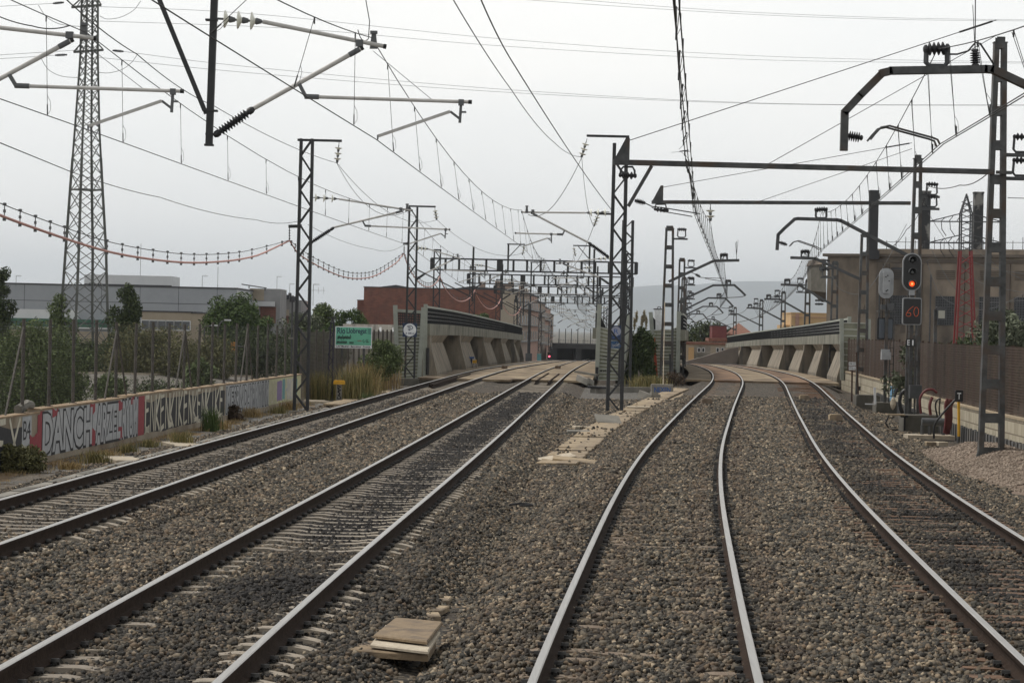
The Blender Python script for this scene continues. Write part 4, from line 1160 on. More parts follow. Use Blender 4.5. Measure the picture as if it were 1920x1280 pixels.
paint = lambda nm, c, r=.75: mat(nm, c, r, tuple(min(1, k*1.25+.01) for k in c), 6.)
M['p_black'] = paint('black_paint', (.014, .014, .017)); M['p_silver'] = paint('silver_paint', (.36, .37, .38)); M['p_cream'] = paint('cream_paint', (.50, .47, .38))
M['p_red'] = paint('red_paint', (.24, .025, .035)); M['p_white'] = paint('white_paint', (.66, .67, .68)); M['p_blue'] = paint('blue_paint', (.03, .09, .28)); M['p_teal'] = paint('teal_paint', (.10, .25, .26))
M['p_yel'] = paint('yellow_paint', (.55, .30, .02)); M['p_navy'] = paint('navy_paint', (.02, .035, .075)); M['p_violet'] = paint('violet_paint', (.20, .14, .27)); M['p_lemon'] = paint('lemon_paint', (.46, .45, .27))
M['wallconc'] = mat('wall_concrete', (.30, .255, .19), .9, (.36, .31, .24), 1.2, bump=.2, c3=(.20, .15, .10), sc3=.7)
M['rusty'] = mat('rusty_coping', (.27, .17, .095), .9, (.38, .30, .20), 3., bump=.3)
M['post_grey'] = mat('fence_post', (.05, .045, .04), .7, (.10, .085, .07), 4.)
M['net_l'] = netmat('wire_netting', (.06, .058, .05), .06, .005)

# ================================================================ graffiti wall
yA, yB = 46., 107.
WA = Vector((float(T1(yA))-5.0, yA, 0)); WB = Vector((float(T1(yB))-5.0, yB, 0)); wd = (WB-WA).normalized(); wn = Vector((wd.y, -wd.x, 0))
wp = lambda y, z, n=0.: WA + wd*((y-yA)/wd.y) + Vector((0, 0, z)) + wn*n
wall = thing('graffiti_wall', 'low concrete wall covered with black, silver and red graffiti along the left tracks', 'wall', wp(yA, -.75))
steps = [(46, 58.3, .50), (58.3, 68.6, .57), (68.6, 77.6, .60), (77.6, 87.4, .56), (87.4, 107, .55)]
b = MB(); c = MB()
for a, e, z in steps:
    b.sheet([wp(a, -.9), wp(e, -.9), wp(e, z), wp(a, z)], -wn, .28)
    c.sheet([wp(a, z, .02), wp(e, z, .02), wp(e, z, -.30), wp(a, z, -.30)], (0, 0, 1), .035)
b.build('wall', M['wallconc'], wall); c.build('coping', M['rusty'], wall)


def zt(y):
    return next(z for a, e, z in steps if a <= y <= e+1e-6)


def gpanel(a, e, z0, mt, n=.004, name='graffiti', top=-.03):
    g = MB(); cuts = sorted({a, e} | {s[0] for s in steps if a < s[0] < e})
    for p, q in zip(cuts[:-1], cuts[1:]):
        z1 = zt((p+q)/2)+top; g.add([wp(p, z0, n), wp(q, z0, n), wp(q, z1, n), wp(p, z1, n)], [(0, 1, 2, 3)])
    return g.build(name, M[mt], wall)


def gtext(txt, a, e, z0, z1, mt, bold, n, name='graffiti_letters', flip=False):
    g = MB(); letters(g, txt, wp(a, z0, n), wd/wd.y, (0, 0, 1), e-a, z1-z0, bold); return g.build(name, M[mt], wall)


def rag(a, e, z0, z1, mt, n, k):
    g = MB(); pts = []
    for i in range(k+1):
        t = i/k; pts.append(wp(a+(e-a)*t, z0+random.uniform(-.05, .05), n))
    for i in range(k, -1, -1):
        t = i/k; pts.append(wp(a+(e-a)*t, z1+random.uniform(-.06, .06), n))
    g.add(pts, [tuple(range(len(pts)))]); return g.build('graffiti_patch', M[mt], wall)


GF = {'I': [[(.5, 0), (.5, 1)]], 'N': [[(0, 0), (.06, 1)], [(.06, 1), (.9, 0)], [(.9, 0), (1, 1)]], 'K': [[(0, 0), (.05, 1)], [(1, 1), (.08, .42), (1, .0)]],
      'E': [[(.05, 0), (0, 1)], [(0, .97), (.8, .97)], [(0, .55), (.7, .6)], [(.05, .04), (.9, .06)]], 'X': [[(0, 0), (1, 1)], [(0, 1), (1, 0)]], 'F': [[(.1, 0), (0, 1)], [(0, .96), (.9, .96)], [(0, .55), (.7, .55)]]}


def gstroke(txt, a, e, z0, z1, mt, w, n):
    g = MB(); lw = (e-a)/len(txt); jj = lambda v: v+random.uniform(-.05, .05)
    for i, ch in enumerate(txt):
        for pl in GF[ch]:
            W = [wp(a+lw*(i+.08+.80*jj(x)), z0+(z1-z0)*min(1, max(0, jj(y) if 0 < y < 1 else y)), n+.001*(i % 3)) for x, y in pl]
            for p, q in zip(W[:-1], W[1:]): g.beam(p, q, w*random.uniform(.75, 1.5), .004, up=wn)
    return g.build('graffiti_letters', M[mt], wall)


# left piece, black with cream letters
rag(46.5, 56.6, -.62, .30, 'p_black', .004, 9); gstroke('INKEN', 46.6, 51.4, -.62, .47, 'p_cream', .11, .008); gstroke('NKFX', 51.6, 56.5, -.60, .46, 'p_cream', .11, .008)
gpanel(56.6, 57.5, -.48, 'p_silver', .006); gtext('B4', 56.7, 57.4, -.05, .38, 'p_black', .0, .01)
rag(57.35, 58.25, -.58, .02, 'p_red', .009, 4)
# silver piece with red and black
gpanel(58.1, 70.4, -.52, 'p_silver', .004); gpanel(58.1, 58.75, -.50, 'p_red', .007)
for txt, a, e in (('DANCH', 58.6, 64.2), ('ARZEL', 64.6, 67.9), ('RYUM', 68.1, 70.3)):
    gtext(txt, a-.05, e+.05, -.54, zt((a+e)/2)-.03, 'p_black', .075, .008)
    gtext(txt, a+.02, e-.02, -.47, zt((a+e)/2)-.09, 'p_silver', .030, .012)
for a, e, z0, z1 in ((59.6, 60.2, .35, .55), (64.1, 64.6, -.48, -.1), (63.9, 64.5, .3, .54), (67.6, 68.2, -.48, -.15), (67.5, 68.1, .3, .53), (69.3, 69.7, .4, .57)): rag(a, e, z0, z1, 'p_red', .011, 3)
gpanel(70.4, 71.3, -.52, 'p_red', .006)
# black piece with cream letters
rag(71.3, 86.0, -.50, .40, 'p_black', .004, 14)
for txt, a, e in (('ENKEN', 71.4, 75.4), ('KIK', 75.4, 77.6), ('ENKEN', 77.8, 82.0), ('KIKE', 82.0, 85.8)): gstroke(txt, a, e, -.48, zt((a+e)/2)-.05, 'p_cream', .105, .008)
for a, e in ((71.4, 72.1), (75.2, 75.8), (79.8, 80.6), (84.2, 84.9)): rag(a, e, -.47, -.28, 'p_cream', .01, 2)
# grey piece
gpanel(86.2, 97.0, -.48, 'p_silver', .004)
for txt, a, e in (('MESRN', 86.3, 90.4), ('DAYRM', 90.5, 94.0), ('WINM', 94.0, 96.9)): gtext(txt, a, e, -.47, zt((a+e)/2)-.05, 'p_black', .07, .008); gtext(txt, a+.05, e-.05, -.42, zt((a+e)/2)-.09, 'p_silver', .02, .012)
# pale coloured end
gpanel(97.0, 106.8, -.45, 'p_lemon', .004)
for a, e, mt in ((99.3, 100.8, 'p_violet'), (100.9, 101.7, 'p_teal'), (104.6, 105.6, 'p_teal'), (102.3, 104.2, 'p_cream')): rag(a, e, -.35, .45, mt, .007, 3)
gtext('NLRIV', 97.2, 99.2, -.4, .45, 'p_cream', .0, .010); gtext('HMLT', 101.9, 104.4, -.4, .45, 'p_silver', .0, .010)

# pipe stub and loose blocks on the coping
t_ = thing('pipe_elbow', 'grey pipe elbow lying at the step of the graffiti wall', 'pipe', wp(57.6, .5, -.2)); b = MB(); b.path([wp(57.0, .62, -.2), wp(57.4, .66, -.2), wp(57.9, .72, -.2), wp(58.3, .68, -.2)], .1, 8); b.build('pipe', M['conc'], t_)

# ---- wire fence on and beyond the wall
fence = thing('wire_fence', 'tall see-through wire fence on grey posts standing on the graffiti wall', 'fence', wp(yA, .5))
net = MB(); y = 46.5; prev = None; k = 0
while y < 106.5:
    z0 = zt(y); h = 2.62-z0+random.uniform(-.05, .05); t = random.uniform(-.012, .012)
    b = MB(); b.tube(wp(y, z0, -.15), wp(y+t*4, z0+h, -.15+t), .042, n=8); b.box(wp(y, z0+.04, -.15), (.16, .16, .02)); b.build('post', M['post_grey'], fence)
    if prev is not None: net.add([wp(prev[0], prev[1], -.09), wp(y, z0, -.09), wp(y, 2.55, -.09), wp(prev[0], 2.55, -.09)], [(0, 1, 2, 3)])
    if k in (4, 8, 12, 17):
        for sgn in ((-1.5, 1.5) if k != 4 else (-1.6,)):
            b = MB(); b.tube(wp(y+sgn, z0, -.15), wp(y, z0+h-.15, -.15), .027, n=6); b.build('brace', M['post_grey'], fence)
    prev = (y, z0); y += 2.68; k += 1
net.build('netting', M['net_l'], fence)
f2 = thing('wire_fence', 'far end of the wire fence behind the river name board', 'fence', (float(T1(108))-5.2, 108, -.7)); net = MB(); pv = None
for i in range(20):
    y = 107.5+i*2.9; x = float(T1(y))-5.1-.02*i; z0 = -.75; p = Vector((x, y, z0))
    b = MB(); b.tube(p, p+Vector((0, 0, 3.2)), .055, n=6); b.build('post', M['post_grey'], f2)
    if pv: net.add([pv, p, p+Vector((0, 0, 3.1)), pv+Vector((0, 0, 3.1))], [(0, 1, 2, 3)])
    pv = p
M['net_d'] = netmat('dense_brown_netting', (.05, .043, .034), .06, .024, (.085, .06, .042))
net.build('netting', M['net_d'], f2)

# ================================================================ parapets of the two bridges
M['wframe_'] = mat('pale_clip', (.55, .56, .55), .6)
M['screen'] = mat('black_screen', (.011, .012, .014), .6, (.02, .022, .025), 3.)
M['green'] = mat('green_grey_panel', (.23, .235, .17), .7, (.30, .305, .225), 1.2, c3=(.07, .07, .055), sc3=.6)
M['green_rail'] = mat('green_grey_post', (.28, .30, .26), .6, (.36, .38, .33), 2.)
M['rib'] = mat('pale_rib', (.46, .47, .41), .6, (.54, .55, .49), 2.)
M['band'] = mat('edge_beam_concrete', (.19, .19, .155), .85, (.27, .265, .215), 1.0, bump=.2, c3=(.11, .11, .09), sc3=.5)
M['niche'] = mat('niche_shade_wall', (.04, .035, .03), .9, (.065, .058, .05), 1.)  # recess shade between the buttresses put into a darker wall colour


def parapet(label, xf, y0, y1, side, bays, zb=-.1, posts=True, seam=4.):
    """screen wall along x=xf(y); side=+1 when the track lies to its right"""
    root = thing('bridge_parapet', label, 'parapet', (xf(y0), y0, zb))
    Z = lambda y, z: z + zf(y)*.92
    yy = list(np.linspace(y0, y1, int((y1-y0)/6)+2))
    pt = lambda y, z, n=0.: Vector((xf(y)+side*n, y, Z(y, z)))

    def run(prof, ya=y0, yb=y1):
        mb = MB(); ys_ = [v for v in yy if ya < v < yb]; ys_ = [ya]+ys_+[yb]; n = len(prof)
        for v in ys_: mb.v.extend([tuple(pt(v, z, o)) for o, z in prof])
        for i in range(len(ys_)-1):
            for k in range(n): mb.f.append((i*n+k, i*n+(k+1) % n, (i+1)*n+(k+1) % n, (i+1)*n+k)); mb.m.append(0)
        mb.f.append(tuple(range(n))); mb.m.append(0); mb.f.append(tuple(range((len(ys_)-1)*n, len(ys_)*n))[::-1]); mb.m.append(0)
        return mb
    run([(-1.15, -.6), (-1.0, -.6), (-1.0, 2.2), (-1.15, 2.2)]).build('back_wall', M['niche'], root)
    run([(.10, 3.74), (.26, 3.74), (.26, 3.86), (.10, 3.86)]).build('top_rail', M['green_rail'], root)
    # seams of the edge beam
    b = run([(-1.1, 2.2), (.42, 2.2), (.42, 2.86), (-1.1, 2.86)]); v = y0+seam
    while v < y1:
        b.beam(pt(v, 2.22, .422), pt(v, 2.84, .422), .05, .006, up=(1, 0, 0), m=1); v += seam
    b.build('edge_beam', [M['band'], M['conc_dark']], root)
    # black louvred screen: bands joined by uprights, gaps let the light through
    s = MB(); g = .012; rows = [2.86, 3.08, 3.30, 3.52, 3.74]
    for a, e in zip(rows[:-1], rows[1:]):
        r_ = run([(.15, a+g/2), (.19, a+g/2), (.19, e-g/2), (.15, e-g/2)]); s.add(r_.v, r_.f)
    v = y0+.1
    while v < y1:
        q = pt(v, 2.86, .17); s.beam(q, q+Vector((0, 0, .88)), .05, .20, up=(1, 0, 0)); v += .5 if v < y0+70 else 1.2
    v = y0+.3
    while v < min(y1, y0+110):
        for z in rows[1:-1]:
            q = pt(v, z, .285); s.beam(q-Vector((0, .06, 0)), q+Vector((0, .06, 0)), .02, .06, m=1)
        v += .75+max(0, (v-y0)*.02)
    s.build('mesh_screen', [M['screen'], M['wframe_']], root)
    for a, e in bays:
        mid = a+(e-a)*.55
        for p, q, ob, ot in ((a, a+.9, .85, .42), (a+.9, mid, .72, .10)):
            mb = MB()
            A = [pt(p, -.5, -.98), pt(p, -.5, ob), pt(p, .05, ob), pt(p, 1.75, ot), pt(p, 2.195, .40), pt(p, 2.195, -.98)]
            B = [pt(q, -.5, -.98), pt(q, -.5, ob), pt(q, .05, ob), pt(q, 1.75, ot), pt(q, 2.195, .40), pt(q, 2.195, -.98)]
            n = 6; mb.add(A+B, [(0, 1, 2, 3, 4, 5), (11, 10, 9, 8, 7, 6)] + [(k, k+6, (k+1) % n+6, (k+1) % n) for k in range(n)])
            mb.build('buttress' if ot > .3 else 'sloping_wall', M['conc_tan'], root)
    if posts:
        b = MB(); b.beam(pt(y0-.12, -.3, .2), pt(y0-.12, 3.95, .16), .22, .22, up=(0, 1, 0)); b.build('end_post', M['green_rail'], root)
        b = MB(); b.tube(pt(y0-.3, .0, .35), pt(y0-.3, 1.5, .35), .09, n=8); b.build('bollard', M['cap'], root)
    return root


xl_ = lambda y: -5.05 + .0366*(y-143)
parapet('left bridge parapet with black mesh screen, grey edge beam and tan sloping buttresses', xl_, 143., 307., 1, [(143.6, 173), (173, 207), (207, 242), (242, 275), (275, 297), (297, 306)])
lp_ = [o for o in bpy.data.objects if o.name == 'bridge_parapet'][0]
b = MB(); rs = random.Random(9)
for i in range(9):
    z0 = .3+rs.random()*1.2; b.beam(Vector((xl_(143.6)+.1+.3*rs.random(), 143.57, z0)), Vector((xl_(143.6)+.1+.3*rs.random(), 143.57, z0+.25*rs.random())), .06, .01, up=(0, 1, 0))
b.build('graffiti_patch', mat('faded_blue', (.12, .17, .25), .8), lp_)
xr_ = lambda y: float(T4(y)) + float(np.interp(y, [160, 368], [3.75, 3.2]))
parapet('right bridge parapet, a curving wall with black mesh screen and sloping buttresses', xr_, 160., 368., -1, [(160.5, 187), (187, 212), (212, 243), (243, 285), (285, 330), (330, 366)])
xc_ = lambda y: float(T3(y)) - 3.0
parapet('short visible stretch of black mesh parapet behind the right centre panel', xc_, 153., 300., 1, [], posts=False)
xd_ = lambda y: float(T2(y)) + 2.85
parapet('parapet of the left bridge on the river side behind the left centre panel', xd_, 151., 300., -1, [], posts=False)


def end_panel(label, d, post_l, post_r, slat, mesh, tags=(), lean=0):
    """screen panel across the line; pixel corners of its two posts (top, bottom)"""
    root = thing('end_screen', label, 'screen', P(*post_l[1], d), 'slatted screens at the bridge ends')
    for t, q in (post_l, post_r):
        b = MB(); b.beam(P(*q, d), P(*t, d), .24, .2, up=(0, 1, 0)); b.build('post', M['green_rail'], root)
    lt = lambda s, t, dy=.12: P(post_l[1][0]+(post_l[0][0]-post_l[1][0])*t, post_l[1][1]+(post_l[0][1]-post_l[1][1])*t, d).lerp(P(post_r[1][0]+(post_r[0][0]-post_r[1][0])*t, post_r[1][1]+(post_r[0][1]-post_r[1][1])*t, d), s)+Vector((0, dy, 0))
    n, t1 = slat
    s = MB(); g = MB()
    s.sheet([lt(0, 0), lt(1, 0), lt(1, t1), lt(0, t1)], (0, 1, 0), .06)
    for i in range(n+1):
        t = t1*i/n; g.beam(lt(0, t, .10), lt(1, t, .10), .07, .06, up=(0, 0, 1))
    s.build('panel', M['green'], root); g.build('rib', M['rib'], root)
    if mesh:
        t2 = mesh; m_ = MB()
        for i in range(7): t = t1+(t2-t1)*i/6; m_.beam(lt(0, t), lt(1, t), .05, .07 if 0 < i < 6 else .12)
        for i in range(13): m_.beam(lt(i/12, t1), lt(i/12, t2), .05, .075, up=(0, 1, 0))
        m_.build('mesh_screen', M['screen'], root)
        b = MB(); b.beam(lt(0, t2), lt(1, t2), .14, .16); b.build('top_rail', M['green_rail'], root)
    if tags:
        g = MB()
        for txt, s0, s1, t_, hh, mt in tags:
            A = lt(s0, t_, .07); letters(g, txt, A, (lt(s1, t_)-lt(s0, t_)), lt(s0, t_+hh)-lt(s0, t_), 1, 1, .03)
        g.build('graffiti_letters', M['p_black'], root)
    return root


end_panel('green-grey slatted screen at the left end of the left bridge, behind the round sign', 140., ((741, 572), (746, 712)), ((794, 576), (786, 708)), (15, .72), .93)
pl = end_panel('green-grey slatted screen left of the river gap, behind the black middle mast', 149., ((1124, 570), (1119, 712)), ((1180, 590), (1163, 712)), (14, .70), .0, (('R5', .45, .62, .435, .03, 0), ('CSMYST', .18, .9, .285, .04, 0), ('AVLTE', .1, .62, .10, .04, 0)))
mb = MB(); mb.sheet([P(1167, 706, 149), P(1172, 660, 149), P(1177, 606, 149), P(1183, 612, 149), P(1179, 655, 149), P(1170, 704, 149)], (0, 1, 0), 14.); mb.build('side_slab', M['band'], pl)
mb = MB(); mb.sheet([P(1160, 612, 149), P(1172, 612, 149), P(1180, 590, 149), P(1176, 588, 149)], (0, 1, 0), .4); mb.build('mesh_screen', M['screen'], pl)
b = MB(); b.tube(P(1118.5, 713, 148.5), P(1119.5, 688, 148.5), .09, n=8); b.build('bollard', M['cap'], pl)
pr = end_panel('slatted screen right of the river gap, behind a thin white pole', 152., ((1220, 585), (1229, 712)), ((1273, 584), (1270, 714)), (15, .73), .0, (('COBIS', .35, .8, .50, .045, 0), ('RPA', .55, .8, .63, .03, 0)))
mb = MB(); mb.sheet([P(1222, 618, 152.2), P(1229, 618, 152.2), P(1229, 600, 152.2), P(1221, 590, 152.2)], (0, 1, 0), .2); mb.build('mesh_screen', M['screen'], pr)
b = MB(); b.tube(P(1266, 716, 151.5), P(1266, 693, 151.5), .09, n=8); b.build('bollard', M['cap'], pr)
b = MB(); b.beam(P(1226, 633, 151.6), P(1231, 706, 151.6), .16, .03, up=(0, 1, 0)); b.build('graffiti_patch', mat('orange_paint', (.45, .09, .045), .8), pr)
end_panel('grey screen at the right end of the right bridge behind the brown fence', 157., ((1578, 597), (1579, 712)), ((1629, 598), (1627, 716)), (9, .93), .0)

# ================================================================ overbridge at the end of the left line
yo = 520.; zo = -4.0
ob = thing('overbridge', 'dark low overbridge with tall fence posts over the end of the left tracks', 'bridge', (14, yo, zo))
b = MB(); xa, xb = P(1037, 660, yo).x, P(1190, 660, yo).x; zt_, zl = P(1075, 644, yo).z, P(1075, 653.5, yo).z
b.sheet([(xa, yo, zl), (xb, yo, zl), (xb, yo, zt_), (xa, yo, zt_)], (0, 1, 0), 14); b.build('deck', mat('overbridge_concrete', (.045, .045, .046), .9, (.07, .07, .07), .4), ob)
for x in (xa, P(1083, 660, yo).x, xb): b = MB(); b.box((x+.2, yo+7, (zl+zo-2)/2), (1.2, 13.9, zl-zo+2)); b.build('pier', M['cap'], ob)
b = MB(); b.sheet([(xa, yo+13.9, zo-2), (xb, yo+13.9, zo-2), (xb, yo+13.9, zl), (xa, yo+13.9, zl)], (0, 1, 0), 40); b.build('back_shade', mat('cutting_shadow_wall', (.012, .012, .013), .95), ob)  # near-black block closing the opening, shade under the deck put into its colour
for px in (1048, 1060, 1071, 1083, 1095, 1107, 1119):
    b = MB(); q = P(px, 646.5, yo); b.beam(q, q+Vector((0, 0, 3.3)), .16, .16); b.build('fence_post', M['steel_mid'], ob)
b = MB(); b.sheet([P(1046, 647, yo+.2), P(1125, 648.5, yo+.2), P(1125, 637, yo+.2), P(1046, 635, yo+.2)], (0, 1, 0), .01); b.build('netting', netmat('far_netting', (.12, .13, .14), .5, .05), ob)
s_ = thing('signal', 'far signal showing a red light beside the overbridge', 'signal', P(1030, 682, 470)); b = MB(); q = P(1030, 667, 470); b.beam(P(1030, 686, 470), q+Vector((0, 0, .5)), .2, .2); b.box(q+Vector((0, .1, 0)), (.7, .2, 1.3)); b.build('post', M['cap'], s_)
b = MB(); b.lathe(q+Vector((0, -.02, -.1)), q+Vector((0, -.14, -.1)), [(0, .17), (1, .15)], 12); b.build('lamp', emit('red_lamp', (1, .10, .16), 3), s_)
s_ = thing('blue_cabinet', 'small pale blue cabinet at the far end of the left parapet', 'cabinet', P(1011, 676, 330)); b = MB(); b.box(P(1011, 670, 330), (.55, .5, .8)); b.box(P(1011, 663.5, 330), (.65, .6, .06)); b.build('body', M['p_teal'], s_)

# ================================================================ right block wall and brown fence
RW = [(21.0, 163), (20.6, 157), (18.75, 130), (16.2, 103), (14.9, 85), (14.35, 76), (14.05, 68), (13.9, 55), (14.2, 40)]
M['block'] = brickmat('cream_block', (.36, .32, .235), (.43, .385, .29), (.17, .14, .10), 1., .62, .36, .02, (.22, .18, .125), horiz='y')
M['panel_dk'] = mat('dark_sheet_piling', (.05, .05, .05), .8, (.10, .10, .10), 1.5, stretch=(1, 3, .3), c3=(.16, .15, .135), sc3=.8)
rw = thing('block_wall', 'cream block wall with dark sheeting at its foot along the right track', 'wall', (RW[0][0], RW[0][1], -.7))
pts = [Vector((x, y, 0)) for x, y in RW]


def ribbon(pts, z0, z1, off, th, ztop=None):
    mb = MB(); n = len(pts); N = []
    for i in range(n):
        d = (pts[min(i+1, n-1)]-pts[max(i-1, 0)]).normalized(); N.append(Vector((d.y, -d.x, 0)))
    for p, q in zip(pts, N):
        for o, z in ((off, z0), (off, z1), (off-th, z1), (off-th, z0)): mb.v.append(tuple(p + q*o + Vector((0, 0, z))))
    for i in range(n-1):
        for k in range(4): mb.f.append((i*4+k, i*4+(k+1) % 4, (i+1)*4+(k+1) % 4, (i+1)*4+k)); mb.m.append(0)
    mb.f += [(0, 1, 2, 3), tuple(range(4*n-4, 4*n))[::-1]]; mb.m += [0, 0]
    return mb


ribbon(pts, -1.0, .46, 0, .3).build('wall', M['block'], rw)
ribbon(pts, .46, .53, .03, .36).build('coping', mat('tan_coping', (.40, .32, .21), .9, (.30, .24, .165), 2., bump=.3), rw)
sp = MB(); tot = 0
for a, c in zip(pts[2:-1], pts[3:]):
    L_ = (c-a).length; n = int(L_/.30); d = (c-a).normalized(); nn = Vector((d.y, -d.x, 0))
    if nn.x > 0: nn = -nn
    for i in range(n):
        p = a.lerp(c, (i+.5)/n) + nn*(.035+.03*(i % 2)); hh = -.16+random.uniform(-.02, .02); sp.box(p+Vector((0, 0, (hh-1)/2)), (.06, .27, hh+1), rot=math.atan2(d.y, d.x)-math.pi/2)
sp.build('sheet_piling', M['panel_dk'], rw)
b = MB(); q = P(1655, 735, 113.5); 
bp0 = pts[3].lerp(pts[2], .45); b.box(bp0+Vector((-.05, 0, .12)), (.06, 1.5, .66), rot=.0); b.build('blue_patch', mat('sky_blue_paint', (.12, .26, .40), .8), rw)
M['net_r'] = netmat('rusty_mesh', (.032, .015, .009), .08, .031, (.075, .043, .024), hv=(1, 1))
nt_ = M['net_r'].node_tree; nz_ = [n for n in nt_.nodes if n.type == 'TEX_NOISE'][0]; mp_ = nt_.nodes.new('ShaderNodeMapping'); mp_.inputs['Scale'].default_value = (1.2, 1.2, .12)
nt_.links.new([n for n in nt_.nodes if n.type == 'TEX_COORD'][0].outputs['Object'], mp_.inputs['Vector']); nt_.links.new(mp_.outputs['Vector'], nz_.inputs['Vector']); nz_.inputs['Detail'].default_value = 4
mr_ = nt_.nodes.new('ShaderNodeMapRange'); mr_.inputs['From Min'].default_value = .35; mr_.inputs['From Max'].default_value = .65
mi_ = [n for n in nt_.nodes if n.type == 'MIX'][0]; nt_.links.new(nz_.outputs['Fac'], mr_.inputs['Value']); nt_.links.new(mr_.outputs['Result'], mi_.inputs['Factor'])
bf = thing('rusty_fence', 'dense brown rusty mesh fence standing on the cream block wall', 'fence', (RW[1][0]+.2, RW[1][1], .5))
ribbon(pts[1:], .53, 2.5, -.12, .004).build('mesh', M['net_r'], bf)
for a, c in zip(pts[1:-1], pts[2:]):
    n = max(1, int((c-a).length/2.4))
    for i in range(n):
        p = a.lerp(c, i/n)+Vector((.2, 0, 0)); b = MB(); b.beam(p+Vector((0, 0, .3)), p+Vector((0, 0, 2.55+random.uniform(-.05, .05))), .08, .08); b.build('post', mat('rust_post', (.07, .04, .027), .8) if 'rp' not in M else M['rp'], bf)
        M.setdefault('rp', bpy.data.materials['rust_post'])

# gravel mound at the right mast
gx, gy = np.meshgrid(np.linspace(9.6, 14.6, 60), np.linspace(50, 79, 90))
base = ground_z(gx, gy)
hm = .62*np.exp(-(((gx-12.75)/1.0)**2+((gy-67.5)/6.)**2)) + .42*np.exp(-(((gx-13.4)/.9)**2+((gy-60)/5)**2)) + .30*np.exp(-(((gx-11.9)/.7)**2+((gy-60)/6)**2)) - .06
gz = base+hm+(vnoise(gx, gy, .5, 31)-.5)*.07
i_ = np.arange(gx.size).reshape(gx.shape); Fq = np.stack([i_[:-1, :-1].ravel(), i_[:-1, 1:].ravel(), i_[1:, 1:].ravel(), i_[1:, :-1].ravel()], 1)
M['mound'] = mat('brown_gravel', (.17, .13, .10), .95, (.28, .225, .175), 16., bump=.9, bsc=24., c3=(.20, .145, .11), sc3=.9)
tag(npmesh('gravel_mound', np.stack([gx, gy, gz], -1).reshape(-1, 3), Fq, M['mound']), kind='structure')
nn = 26000; sx = rng.uniform(9.8, 14.4, nn); sy = rng.uniform(50, 78, nn)
hz = .62*np.exp(-(((sx-12.75)/1.0)**2+((sy-67.5)/6.)**2)) + .42*np.exp(-(((sx-13.4)/.9)**2+((sy-60)/5)**2)) + .30*np.exp(-(((sx-11.9)/.7)**2+((sy-60)/6)**2))-.06
kk = hz > .02; sx, sy, hz = sx[kk], sy[kk], hz[kk]
M['mstone'] = mat('mound_stone', (.12, .09, .068), .9, (.36, .29, .23), island=True)
tag(stones('mound_pebbles', sx, sy, ground_z(sx, sy)+hz+(vnoise(sx, sy, .5, 31)-.5)*.07, np.full(len(sx), .021), np.zeros(len(sx)), M['mstone']), 'small brown pebbles covering the gravel mound at the right', 'pebbles', kind='stuff')

# ================================================================ signals and signs
def rrect(mb, c, w, h, r, y0, th, m=0, n=6):
    pl = []
    for cx, cz, a0 in ((w/2-r, h/2-r, 0), (-w/2+r, h/2-r, 90), (-w/2+r, -h/2+r, 180), (w/2-r, -h/2+r, 270)):
        for i in range(n+1):
            a = math.radians(a0+90*i/n); pl.append(Vector((c.x+cx+r*math.cos(a), c.y+y0, c.z+cz+r*math.sin(a))))
    return mb.sheet(pl, (0, 1, 0), th, m)


M['sig_grey'] = mat('signal_grey', (.30, .31, .32), .6, (.38, .39, .40), 3.)
M['sig_black'] = mat('signal_black', (.009, .009, .01), .45)
sd_ = 91.
q0 = PX(1706, -.05, sd_)
sg = thing('signal', 'tall colour-light signal showing a lit amber lamp above a 60 board', 'signal', q0)
b = MB()
for s in (-.16, .16): b.beam(q0+Vector((s, 0, 0)), q0+Vector((s, 0, 4.7)), .06, .1, up=(0, 1, 0))
for i in range(14): b.box(q0+Vector((0, 0, .3+i*.33)), (.32, .05, .03))
b.beam(q0+Vector((0, .05, 0)), q0+Vector((0, .05, 5.0)), .12, .1, up=(0, 1, 0)); b.build('post', M['steel_grey'], sg)
hc = P(1710.5, 510, sd_-.3)
b = MB(); rrect(b, hc, .68, 1.36, .335, .04, .1); b.build('head_rim', M['sig_grey'], sg)
b = MB(); rrect(b, hc, .60, 1.28, .298, 0, .05); hb = b.build('head', M['sig_black'], sg)
for i, dz in enumerate((.42, 0, -.42)):
    c_ = hc+Vector((0, -.0, dz)); v = MB()
    N_ = 14; R0, R1 = .145, .13
    for k in range(N_+1):
        a = math.radians(-10+200*k/N_); v.v += [(c_.x+R0*math.cos(a), c_.y, c_.z+R0*math.sin(a)), (c_.x+R0*math.cos(a), c_.y-.22, c_.z+R0*math.sin(a)), (c_.x+R1*math.cos(a), c_.y-.22, c_.z+R1*math.sin(a)), (c_.x+R1*math.cos(a), c_.y, c_.z+R1*math.sin(a))]
    for k in range(N_):
        for e in range(4): v.f.append((k*4+e, k*4+(e+1) % 4, k*4+4+(e+1) % 4, k*4+4+e)); v.m.append(0)
    v.build('visor', M['steel_mid'], hb)
    l = MB(); l.lathe(c_+Vector((0, .01, 0)), c_+Vector((0, -.035, 0)), [(0, .105), (.6, .095), (1, .045)], 14)
    o = l.build('lamp', emit('amber_lamp', (1, .10, .015), .65) if i == 2 else mat('dark_lens', (.012, .014, .014), .15), hb)
    if i == 2: o['label'] = 'lit amber lamp'
    if i == 2:
        l = MB(); l.lathe(c_+Vector((0, -.03, 0)), c_+Vector((0, -.045, 0)), [(0, .05), (1, .03)], 10); l.build('bulb', emit('amber_core', (1, .4, .12), .95), hb)
bc = P(1710.5, 583.5, sd_-.3)
b = MB(); rrect(b, bc, .68, .97, .07, .04, .1); b.build('board_rim', M['sig_grey'], sg)
b = MB(); rrect(b, bc, .61, .90, .05, 0, .05); bo = b.build('speed_board', M['sig_black'], sg)
M['led'] = emit('orange_led', (1, .16, .04), .035)
b = MB()
